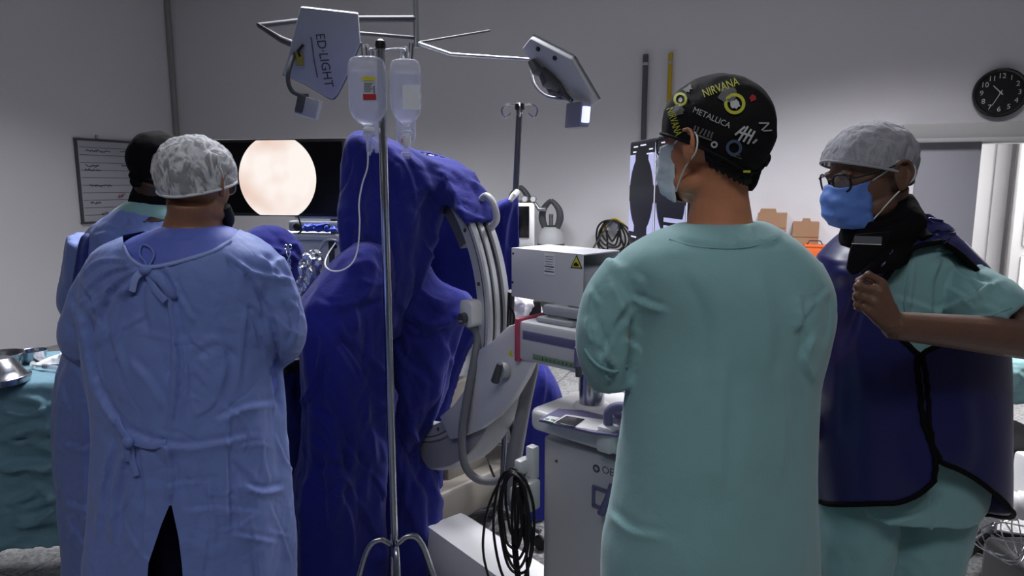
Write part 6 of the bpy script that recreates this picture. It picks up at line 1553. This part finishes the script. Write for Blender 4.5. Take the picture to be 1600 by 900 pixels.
# ================================================ man C : teal scrubs, printed cap
YC = 1.32
Cm = thing('person', 'person with arms folded in plain teal scrubs and black printed cap, seen from behind', 'person', (P(1125, 700, YC).x, YC, 0))
MC_ = head_m(1113, 226, YC, -146, 3, s=.95)
shC = (P(978, 440, YC), P(1248, 440, YC)); elC = (P(955, 555, YC+.0), P(1250, 570, YC+.04)); wrC = (P(1060, 560, YC+.24), P(1190, 560, YC+.26))
hipC = (P(1045, 800, YC), P(1190, 800, YC)); knC = (Vector((hipC[0].x, YC+.01, .5)), Vector((hipC[1].x, YC+.01, .5))); anC = (Vector((hipC[0].x-.02, YC, .09)), Vector((hipC[1].x+.02, YC, .09)))
body(Cm, MC_, P(1124, 350, YC+.0), shC, elC, wrC, hipC, knC, anC, M_skin_c, vox=0.0055, neck_r=0.056)
shoes(Cm, anC, (0, 1, 0), M_whitep); trousers(Cm, hipC, knC, anC, M_scrub)
rows = [(348, 1062, 1192, YC, .072), (354, 1046, 1206, YC, .082), (364, 1022, 1222, YC, .098), (378, 996, 1242, YC, .115), (395, 972, 1262, YC, .128), (420, 956, 1284, YC, .14), (455, 966, 1298, YC, .147), (500, 982, 1297, YC, .148), (550, 984, 1288, YC, .146), (600, 980, 1276, YC, .146), (680, 968, 1272, YC, .15), (760, 957, 1271, YC, .155), (820, 946, 1273, YC, .16), (850, 941, 1275, YC, .16), (900, 940, 1276, YC, .16), (915, 940, 1276, YC, .155)]
tC = ripple(col(rows, 64), 0.0, 0.006, 131, (3, 5, 8))
def slC(b):
    b.tube([shC[0]+Vector((.02, 0, .01)), P(962, 480, YC), P(952, 540, YC+.0), P(962, 590, YC+.02)], [0.068, 0.068, 0.066, 0.056], n=24, sm=6)
    b.tube([shC[1]+Vector((-.02, 0, .01)), P(1256, 490, YC), P(1252, 540, YC+.02), P(1246, 585, YC+.06)], [0.066, 0.060, 0.056, 0.052], n=24, sm=6)
strC = [([(1130, 352), (1128, 368), (1130, 386)], 3, .004, 'r'), ([(1150, 350), (1152, 366), (1150, 384)], 3, .004, 'r'), ([(1172, 350), (1176, 366), (1172, 382)], 3, -.004, 'r'), ([(1050, 372), (1110, 388), (1200, 386), (1225, 372)], 7, -.004),
        ([(985, 495), (990, 540), (982, 600)], 5, -.016, 'r'), ([(955, 440), (975, 480), (986, 520)], 7, .010), ([(925, 500), (940, 540), (960, 575)], 5, .010), ([(960, 500), (945, 540), (932, 560)], 5, -.007), ([(930, 540), (945, 575), (955, 600)], 4, .009), ([(978, 470), (960, 500), (950, 530)], 5, .008),
        ([(1000, 480), (1010, 440), (990, 420)], 8, -.005), ([(1130, 560), (1125, 660), (1120, 780)], 14, .006), ([(1215, 560), (1225, 660), (1215, 760)], 12, .005), ([(950, 800), (985, 830), (1040, 842)], 7, .006), ([(1272, 600), (1258, 560), (1275, 520)], 6, .007), ([(1060, 420), (1100, 500), (1090, 600)], 16, -.004),
        ([(1180, 420), (1200, 500), (1190, 600)], 16, .005), ([(1298, 460), (1296, 500), (1288, 540)], 5, -.006)]
shirtC = cloth('scrub_shirt', M_scrub, Cm, [tC], 0.0058, 0.0018, 6, strC+rand_folds(28, 9, 915, 985, 430, 580, 60, 40, 50, 4, .006)+rand_folds(29, 5, 1240, 1300, 420, 560, 100, 30, 50, 4, .005), 9, smooth=5, amp2=.004, scale2=4, extra=slC)
cf = B().tube([P(921, 563, YC-.07), P(934, 585, YC-.075), P(952, 598, YC-.06)], 0.0035, n=8, sm=4)
hair_patch(MC_, Cm, 0.02, -0.082, arc=(108, 252), amp=.003, rx=.0815, ry=.102)
glasses(MC_, Cm, mat('violet_black_frame', (40, 36, 60), .4))
mask_part(MC_, Cm, M_mask_white, M_elastic, wide=0.066)
M_cap = mat('printed_cap_cotton', (13, 13, 15), 0.8, spec=0.25, bump=.0006, bscale=150, wrinkle=.005, wscale=9)
capC = cap_dome('printed_cap', MC_, Cm, M_cap, 0.094, 0.106, 0.130, 0.134, 0.030, -0.062, 0.004, 9, seed=9, hem_r=0.003, puff=0.02, zside=0.006, nA=96, nT=48)
bvC = bvh_of(capC)
def decal(nm, body_, px, py, ang, hpx, m, sx=1.0, off=0.0035, shape=None):
    """lettering wrapped onto the cap where the photo shows it"""
    me = text_mesh(body_, 1.0, 0, sx) if shape is None else shape
    bm = bmesh.new(); bm.from_mesh(me); bmesh.ops.triangulate(bm, faces=bm.faces)
    for _ in range(1): bmesh.ops.subdivide_edges(bm, edges=bm.edges[:], cuts=1)
    a = math.radians(ang); kill = []
    for v in bm.verts:
        x = v.co.x*hpx; y = v.co.y*hpx; X = px+x*math.cos(a)+y*math.sin(a)*-1*-1; Yp = py-(y*math.cos(a))+x*math.sin(a)
        X = px + x*math.cos(a) + y*math.sin(a); Yp = py + x*math.sin(a) - y*math.cos(a)
        d = ray(X, Yp).normalized(); h = bvC.ray_cast(Vector((0, 0, CAMZ)), d)
        if h[0]: v.co = h[0]-d*off
        else: kill.append(v)
    if kill: bmesh.ops.delete(bm, geom=kill, context='VERTS')
    bm.to_mesh(me); bm.free(); return link(nm, me, m, capC)
def ring_shape(r0, r1, n=28):
    b = B(); 
    for r in (r0, r1): b.v += [Vector((r*math.cos(2*PI*k/n), r*math.sin(2*PI*k/n), 0)) for k in range(n)]
    b.f = [(k, (k+1) % n, n+(k+1) % n, n+k) for k in range(n)]; return b.mesh()
def strokes_shape(segs, w_=.055):
    b = B()
    for x0, y0, x1, y1 in segs:
        d = Vector((x1-x0, y1-y0, 0)).normalized(); q = Vector((-d.y, d.x, 0))*w_; a = Vector((x0, y0, 0)); c = Vector((x1, y1, 0)); k = len(b.v)
        for i in range(5):
            p = a.lerp(c, i/4); b.v += [p-q, p+q]
        b.f += [(k+2*i, k+2*i+2, k+2*i+3, k+2*i+1) for i in range(4)]
    return b.mesh()
def blot(seed, n=16, rr=0.5):
    rnd = random.Random(seed); b = B(); b.v = [Vector((rnd.uniform(.55, 1)*rr*math.cos(2*PI*k/n), rnd.uniform(.55, 1)*rr*math.sin(2*PI*k/n), 0)) for k in range(n)]+[Vector((0, 0, 0))]
    b.f = [(k, (k+1) % n, n) for k in range(n)]; return b.mesh()
M_cy = mat('print_yellow', (176, 178, 52), .7); M_cw = mat('print_white', (176, 178, 180), .7); M_cg = mat('print_grey', (92, 92, 94), .7); M_cr = mat('print_red', (150, 34, 40), .7); M_cb = mat('print_blue', (70, 84, 110), .7)
decal('lettering', 'METALLICA', 1112, 184, 24, 13, M_cw, .95)
decal('lettering', 'NIRVANA', 1126, 137, -20, 19, M_cy, .72)
decal('lettering', 'NIRVANA', 1053, 190, 72, 17, M_cy, .62)
decal('slanted_logo', '', 1166, 209, 14, 30, M_cw, shape=strokes_shape(((-.55, -.2, -.15, .35), (-.3, -.45, .0, .4), (-.05, -.45, .2, .3), (.2, -.5, .4, .25), (-.4, 0, .3, -.05), (.45, -.4, .62, -.15))))
decal('slanted_logo', '', 1196, 198, 60, 20, M_cw, shape=strokes_shape(((-.5, -.3, -.1, .4), (-.1, .4, .1, -.4), (.2, -.3, .5, .3))))
decal('round_badge', '', 1148, 162, 0, 17, M_cy, shape=ring_shape(.68, .98)); decal('badge_centre', '', 1149, 163, 0, 17, M_cw, shape=blot(3, 14, .55))
decal('round_badge', '', 1063, 155, 0, 11, M_cy, shape=ring_shape(.62, .98)); decal('badge_centre', '', 1063, 156, 0, 10, M_cw, shape=blot(4, 14, .45))
decal('grey_print', '', 1136, 148, 0, 22, M_cg, shape=blot(5, 18, .8)); decal('grey_print', '', 1060, 172, 0, 14, M_cg, shape=blot(6, 18, .8)); decal('grey_print', '', 1073, 136, 0, 12, M_cg, shape=blot(16, 18, .8))
decal('red_print', '', 1176, 153, 0, 12, M_cr, shape=blot(7, 12, .6)); decal('red_print', '', 1059, 136, 0, 9, M_cr, shape=blot(8, 12, .6))
decal('white_print', '', 1078, 205, 0, 9, M_cg, shape=blot(9, 14, .8)); decal('white_print', '', 1116, 226, 0, 9, M_cw, shape=ring_shape(.3, .6)); decal('grey_print', '', 1099, 209, 20, 26, M_cg, shape=strokes_shape(((-.6, 0, -.6, .3), (-.4, -.1, -.4, .3), (-.2, -.1, -.1, .3), (.05, -.1, .1, .3), (.3, -.1, .3, .3), (.5, -.1, .5, .3), (-.6, -.2, .6, -.2))))
decal('blue_print', '', 1147, 231, 0, 16, M_cb, shape=ring_shape(.5, .8)); decal('grey_print', '', 1150, 245, 18, 12, M_cg, shape=strokes_shape(((-.8, 0, .8, 0), (-.5, .3, .5, .3)))); decal('white_print', '', 1094, 120, 0, 9, M_cw, shape=blot(19, 9, .7)); decal('white_print', '', 1082, 124, 0, 8, M_cg, shape=blot(20, 9, .7))
b = B(); b.tube([P(1186, 238, YC-.07), P(1196, 246, YC-.05), P(1194, 258, YC-.03)], [0.008, 0.011, 0.007], n=10, sm=3); b.tube([P(1186, 240, YC-.07), P(1182, 262, YC-.06), P(1176, 285, YC-.04), P(1172, 296, YC-.02)], [0.008, 0.011, 0.010, 0.006], n=10, sm=3)
me = fuse(b, .004, 2); smooth_mesh(me); link('cap_tie', me, M_cap, capC)
B().box(P(1167, 268, YC-.115), (0.012, 0.002, 0.004)).build('cap_label', M_cy, capC)

# ================================================ man D : lead apron, gripping its edge
YD = 1.62
D = thing('person', 'bespectacled person in navy lead apron over teal scrubs, blue mask, hand gripping the apron edge', 'person', (P(1410, 700, YD).x, YD, 0))
MD = head_m(1362, 273, YD, -82, 14, s=.98)
shD = (P(1345, 420, YD+.12), P(1476, 436, YD-.0)); elD = (P(1320, 560, YD+.22), P(1628, 532, 1.46)); wrD = (P(1300, 620, YD+.1), P(1392, 508, 1.335))
hipD = (P(1345, 720, YD+.06), P(1470, 720, YD+.04)); knD = (Vector((hipD[0].x, YD+.05, .5)), Vector((hipD[1].x-.02, YD+.05, .5))); anD = (Vector((hipD[0].x, YD+.05, .09)), Vector((hipD[1].x-.03, YD+.05, .09)))
YH = 1.325
def handD(b):
    mc = [P(1376, 440, YH+.004), P(1371, 454, YH), P(1363, 469, YH), P(1355, 483, YH+.004)]
    fg = [(P(1357, 429, YH+.002), P(1340, 438, YH+.018), P(1344, 446, YH+.036)), (P(1340, 447, YH+.004), P(1337, 451, YH+.030), P(1352, 456, YH+.038)),
          (P(1338, 461.5, YH+.004), P(1336, 466, YH+.030), P(1350, 470, YH+.038)), (P(1338, 476, YH+.006), P(1338, 481, YH+.028), P(1349, 486, YH+.034))]
    th = [P(1384, 478, YH+.012), P(1378, 452, YH+.028), P(1366, 438, YH+.036), P(1352, 434, YH+.040)]
    w_ = wrD[1]
    for i in range(4): b.tube([w_.lerp(mc[i], -0.05), w_.lerp(mc[i], 0.45), w_.lerp(mc[i], 0.8), mc[i]], [0.020, 0.017, 0.013, 0.0105], n=12)
    hand_shapes(b, w_, mc, fg, th, rad=0.0078)
    b.tube([w_, P(1384, 478, YH+.012)], [0.024, 0.02], n=12)
body(D, MD, P(1378, 352, YD+.02), shD, elD, wrD, hipD, knD, anD, M_skin_d, vox=0.0036, hand_fn=(None, handD), flare=1.2)
shoes(D, anD, (-.8, -.5, 0), M_whitep); trousers(D, hipD, knD, anD, M_scrub)
# scrub shirt
rows = [(334, 1385, 1434, YD+.04, .06), (344, 1372, 1446, YD+.04, .075), (360, 1350, 1458, YD+.04, .10), (385, 1326, 1482, YD+.04, .12), (410, 1308, 1508, YD+.04, .132), (450, 1302, 1534, YD+.04, .14), (520, 1300, 1538, YD+.04, .14), (600, 1300, 1536, YD+.04, .14), (700, 1304, 1530, YD+.04, .145), (740, 1308, 1530, YD+.04, .15), (770, 1310, 1528, YD+.04, .15), (785, 1312, 1516, YD+.04, .15)]
def slD(b):
    b.tube([P(1478, 442, YD-.0), P(1506, 456, YD-.06), P(1540, 480, 1.50), P(1563, 500, 1.48)], [0.056, 0.072, 0.077, 0.072], n=28, sm=6)
    b.tube([shD[0], P(1330, 480, YD+.16), P(1326, 520, YD+.2)], [0.06, 0.058, 0.055], n=20, sm=4)
strD = [([(1470, 400), (1455, 440), (1452, 500)], 5, .010), ([(1478, 405), (1500, 430), (1555, 450)], 5, .010), ([(1460, 490), (1510, 470), (1560, 440)], 5, .010), ([(1500, 395), (1520, 420), (1540, 450)], 5, -.007), ([(1430, 405), (1424, 450), (1418, 490)], 4, .006), ([(1400, 465), (1440, 478), (1480, 498)], 4, .005),
        ([(1450, 500), (1500, 500), (1560, 495)], 4, .006), ([(1330, 812), (1380, 818), (1440, 806)], 5, .008), ([(1445, 760), (1452, 800), (1456, 835)], 4, .008), ([(1400, 815), (1440, 800), (1470, 770)], 6, -.006)]
shirtD = cloth('scrub_shirt', M_scrub, D, [ripple(col(rows), .0, .008, 141, (4, 7))], 0.0055, 0.003, 8, strD+rand_folds(30, 8, 1440, 1580, 400, 500, 20, 50, 50, 4, .006), 13, amp2=.003, scale2=5, extra=slD)
# apron panels
SIL = [(332, 1395, 1432), (338, 1385, 1445), (346, 1372, 1456), (358, 1350, 1470), (370, 1330, 1483), (386, 1312, 1498), (404, 1296, 1516), (427, 1292, 1533), (450, 1294, 1541), (500, 1288, 1548), (560, 1279, 1552), (604, 1275, 1553), (660, 1279, 1553), (720, 1286, 1553), (780, 1293, 1552), (830, 1297, 1551)]
def sil(y):
    for i in range(len(SIL)-1):
        if SIL[i][0] <= y <= SIL[i+1][0]:
            t_ = (y-SIL[i][0])/(SIL[i+1][0]-SIL[i][0]); return tuple(SIL[i][k]+(SIL[i+1][k]-SIL[i][k])*t_ for k in (1, 2))
    return SIL[0][1:] if y < SIL[0][0] else SIL[-1][1:]
def pw(tab, x):
    for i in range(len(tab)-1):
        if tab[i][0] <= x <= tab[i+1][0]: return tab[i][1]+(tab[i+1][1]-tab[i][1])*(x-tab[i][0])/(tab[i+1][0]-tab[i][0])
    return tab[0][1] if x < tab[0][0] else tab[-1][1]
def RY(y): return pw([(338, .075), (372, .13), (412, .158), (500, .166), (700, .17), (830, .175)], y)
YAp = YD+.035
def ap_pt(y, ang, off=0.0):
    xl, xr = sil(y); a = P(xl, y, YAp); c_ = P(xr, y, YAp); c = (a+c_)/2; rx = (c_-a).length/2+off; ry = RY(y)+off; e = 2.3
    return Vector((c.x+rx*math.copysign(abs(math.cos(ang))**(2/e), math.cos(ang)), c.y+ry*math.copysign(abs(math.sin(ang))**(2/e), math.sin(ang)), c.z))
def yv(y, a): return 288+(y-288)*(YAp+RY(y)*math.sin(a))/YAp
def ang_at(y, px, lo=-PI, hi=0.0):
    """angle on the camera side of the trunk that is seen at column px"""
    best = None
    for k in range(181):
        a = lo+(hi-lo)*k/180; q = proj(ap_pt(yv(y, a), a))[0]
        if best is None or abs(q-px) < best[0]: best = (abs(q-px), a)
    return best[1]
EDGE_F = [(332, 1432), (346, 1456), (358, 1470), (370, 1482), (373, 1474), (377, 1450), (386, 1425), (397, 1412), (409, 1402), (425, 1391), (440, 1380), (470, 1378), (500, 1384), (530, 1410), (560, 1441), (600, 1446), (660, 1450), (700, 1455), (720, 1458), (745, 1458), (830, 1458)]
EDGE_B = [(332, 1432), (346, 1454), (358, 1468), (370, 1480), (379, 1472), (388, 1487), (398, 1500), (412, 1515), (427, 1529), (440, 1537), (480, 1544), (520, 1515), (545, 1450), (560, 1430), (600, 1434), (660, 1440), (690, 1450), (715, 1466), (830, 1470)]
def panel(nm, a_far, edge, botf, top, n=64, mrows=90, off=0.012):
    grid = []
    tabs = {}
    for j in range(mrows+1):
        y_ = top+(830-top)*(j/mrows)**1.25; tabs[j] = (y_, ang_at(y_, pw(edge, y_)))
    tabA = [(v[0], v[1]) for v in tabs.values()]
    vs = []
    for i in range(n+1):
        s = i/n
        for j in range(mrows+1):
            r = j/mrows; yb = botf(s); y_ = top+(yb-top)*r**1.25; ab = pw(tabA, y_); a = a_far+(ab-a_far)*s
            vs.append(ap_pt(yv(y_, a), a, off))
    b = B(); b.v = vs; M1 = mrows+1
    for i in range(n):
        for j in range(mrows): b.f.append((i*M1+j, i*M1+j+1, (i+1)*M1+j+1, (i+1)*M1+j))
    edge_pts = [vs[n*M1+j] for j in range(M1)]; bot = [vs[i*M1+mrows] for i in range(n+1)]
    return b, edge_pts, bot
def botF(s): return 787-4*(1-s) if s < .86 else 787-36*((s-.86)/.14)**2.2
def botB(s):      # s = 1 at the seam
    return pw([(0, 806), (.62, 806), (.75, 796), (.86, 768), (.95, 738), (1.0, 722)], s)
bF, eF, dF = panel('front', -1.55*PI, EDGE_F, botF, 334)
bB, eB, dB = panel('back', 0.55*PI, EDGE_B, botB, 334, off=0.005)
for nm, bb, e1, e2, lb in (('apron_front', bF, eF, dF, 11), ('apron_back', bB, eB, dB, 12)):
    me = bb.mesh(); crumple(me, .006, 3.2, 2, lb, (1, 1, .5), 'noise')
    creases(me, [([(1300, 420), (1335, 440), (1310, 520)], 10, .008), ([(1330, 430), (1345, 460), (1310, 560)], 9, -.008), ([(1400, 380), (1385, 410), (1365, 430)], 8, .008), ([(1300, 480), (1310, 600), (1305, 700)], 16, .006), ([(1420, 600), (1400, 700), (1430, 770)], 20, .005), ([(1355, 450), (1340, 520), (1350, 640)], 14, .006)] if nm == 'apron_front' else [([(1500, 600), (1510, 680), (1500, 740)], 18, .005)])
    smooth_mesh(me); o = link(nm, me, M_apron, D); sd = o.modifiers.new('thickness', 'SOLIDIFY'); sd.thickness = .005
    co = [v.co+wloc(o) for v in me.vertices]; M1 = 91; n_ = 64
    B().tube([co[n_*M1+j] for j in range(M1) if proj(co[n_*M1+j])[1] > 377]+[co[i*M1+90] for i in range(n_-1, -1, -1)], 0.0062, n=10).build('binding', M_black, o)
# shoulder strap and collar shield
bvs = bvh_of([c for c in D.children if c.name.startswith('apron_back')][0])
B().tube([h_ for h_ in surf_path(bvh_of([c for c in D.children if c.name.startswith('apron_front')][0]), [(1412, 346), (1422, 354), (1434, 364), (1448, 374)], .008)], [0.016, 0.018, 0.018, 0.016], n=14, sm=4, flat=.3, flatdir=(0.2, -1, .5)).build('shoulder_strap', M_black, D)
rows = [(300, 1352, 1418, YD+.02, .062), (312, 1338, 1424, YD+.01, .075), (326, 1326, 1430, YD+.0, .09), (342, 1320, 1436, YD+.0, .10), (356, 1322, 1434, YD+.0, .10), (368, 1330, 1425, YD+.0, .10), (380, 1316, 1412, YD+0, .11), (396, 1312, 1400, YD+0, .12)]
rs = col(rows)
# tilt the collar down towards the chin
for r in rs:
    for p in r: p.z += (p.x-P(1378, 340, YD).x)*0.30-(0.02)
cloth('neck_shield', M_black, D, [rs], 0.006, 0.003, 14, (([(1335, 345), (1380, 350), (1420, 318)], 5, .006), ([(1350, 362), (1400, 350), (1428, 330)], 5, -.004)), 22)
tg_ = [(1336, 366), (1392, 362), (1380, 392), (1360, 410), (1340, 428), (1330, 430), (1322, 420), (1326, 396)]
tc3 = P(1352, 395, YD-.175); tn = Vector((-.45, -.85, .28)).normalized(); tU_ = UP.cross(tn).normalized(); tV_ = tn.cross(tU_)
pts = [((plane_hit(x, y, tc3, tn)-tc3).dot(tU_), (plane_hit(x, y, tc3, tn)-tc3).dot(tV_)) for x, y in tg_]
B().prism(pts, tc3, tU_, tV_, tn, .012, .004).build('shield_tongue', M_black, D)
lc3 = plane_hit(1356, 375, tc3+tn*.0075, tn)
B().box(lc3, (0.052, 0.016, 0.0015), (tU_, tV_, tn)).build('shield_label', mat('label_dark_grey', (66, 68, 76), .6), D)
B().tube([lc3-tU_*.03-tV_*.009, lc3+tU_*.026-tV_*.009], 0.0008, n=6).build('label_edge', M_elastic, D)
# head gear
hair_patch(MD, D, 0.02, -0.040, arc=(100, 260), amp=.002, rx=.081, ry=.1)
mask_part(MD, D, M_mask_blue, M_elastic, wide=0.064, pleats=3, top=-0.008, drop=-0.116, side_y=-.046)
glasses(MD, D, M_blackp, rx=.025, rz=.0215, r=.0024)
M_netD = mesh_cap_mat('net_cap_greyish', None, (172, 172, 180), 0.55, 0.9, 18, 1.4)
capD = cap_dome('net_cap', MD, D, M_netD, 0.088, 0.116, 0.104, 0.124, 0.060, -0.046, 0.006, 18, seed=14, puff=0.06, hem_r=0.003, hem_m=mat('cap_elastic_grey', (150, 150, 156), .8))

# collar seam and sleeve cuff of the plain scrubs
bvS = bvh_of(shirtC)
B().tube(surf_path(bvS, [(1046, 374), (1080, 384), (1126, 388), (1170, 386), (1212, 374)], .0005), 0.0016, n=6, sm=4).build('collar_seam', M_scrub, shirtC)
p_ = surf_path(bvS, [(914, 545), (924, 560), (940, 574), (960, 580), (980, 572)], .001)
if len(p_) > 2: B().tube(p_, 0.0032, n=8, sm=4).build('cuff_fold', M_scrub, shirtC)
bvS = bvh_of(shirtD)
p_ = surf_path(bvS, [(1462, 492), (1490, 497), (1515, 503), (1545, 494), (1580, 480)], .001)
if len(p_) > 2: B().tube(p_, 0.0022, n=8, sm=4).build('cuff_seam', M_scrub, shirtD)
p_ = surf_path(bvS, [(1428, 392), (1420, 430), (1414, 470), (1416, 500)], .001)
if len(p_) > 2: B().tube(p_, 0.0018, n=8, sm=4).build('side_seam', M_scrub, shirtD)
# things that repeat share a group phrase
GR = {'surgical_drape': 'royal blue surgical drapes', 'coiled_hose': 'hoses on the wall hook', 'gas_cylinder': 'gas cylinders by the back wall', 'infusion_bottle': 'infusion bottles on the chrome stand',
      'floor_cable': 'cables on the floor', 'person': 'surgical team', 'corrugated_hose': 'white corrugated hoses', 'cardboard_box': 'cardboard boxes on the wall shelf', 'wall_pipe': 'pipes on the back wall',
      'surgical_lamp': 'ceiling surgical lamps', 'infusion_stand': 'infusion stands', 'plastic_bag': 'bags on the trolley'}
for o in COL.objects:
    if o.parent is None and 'category' in o.keys():
        g = GR.get(o.name.split('.')[0])
        if g: o['group'] = g
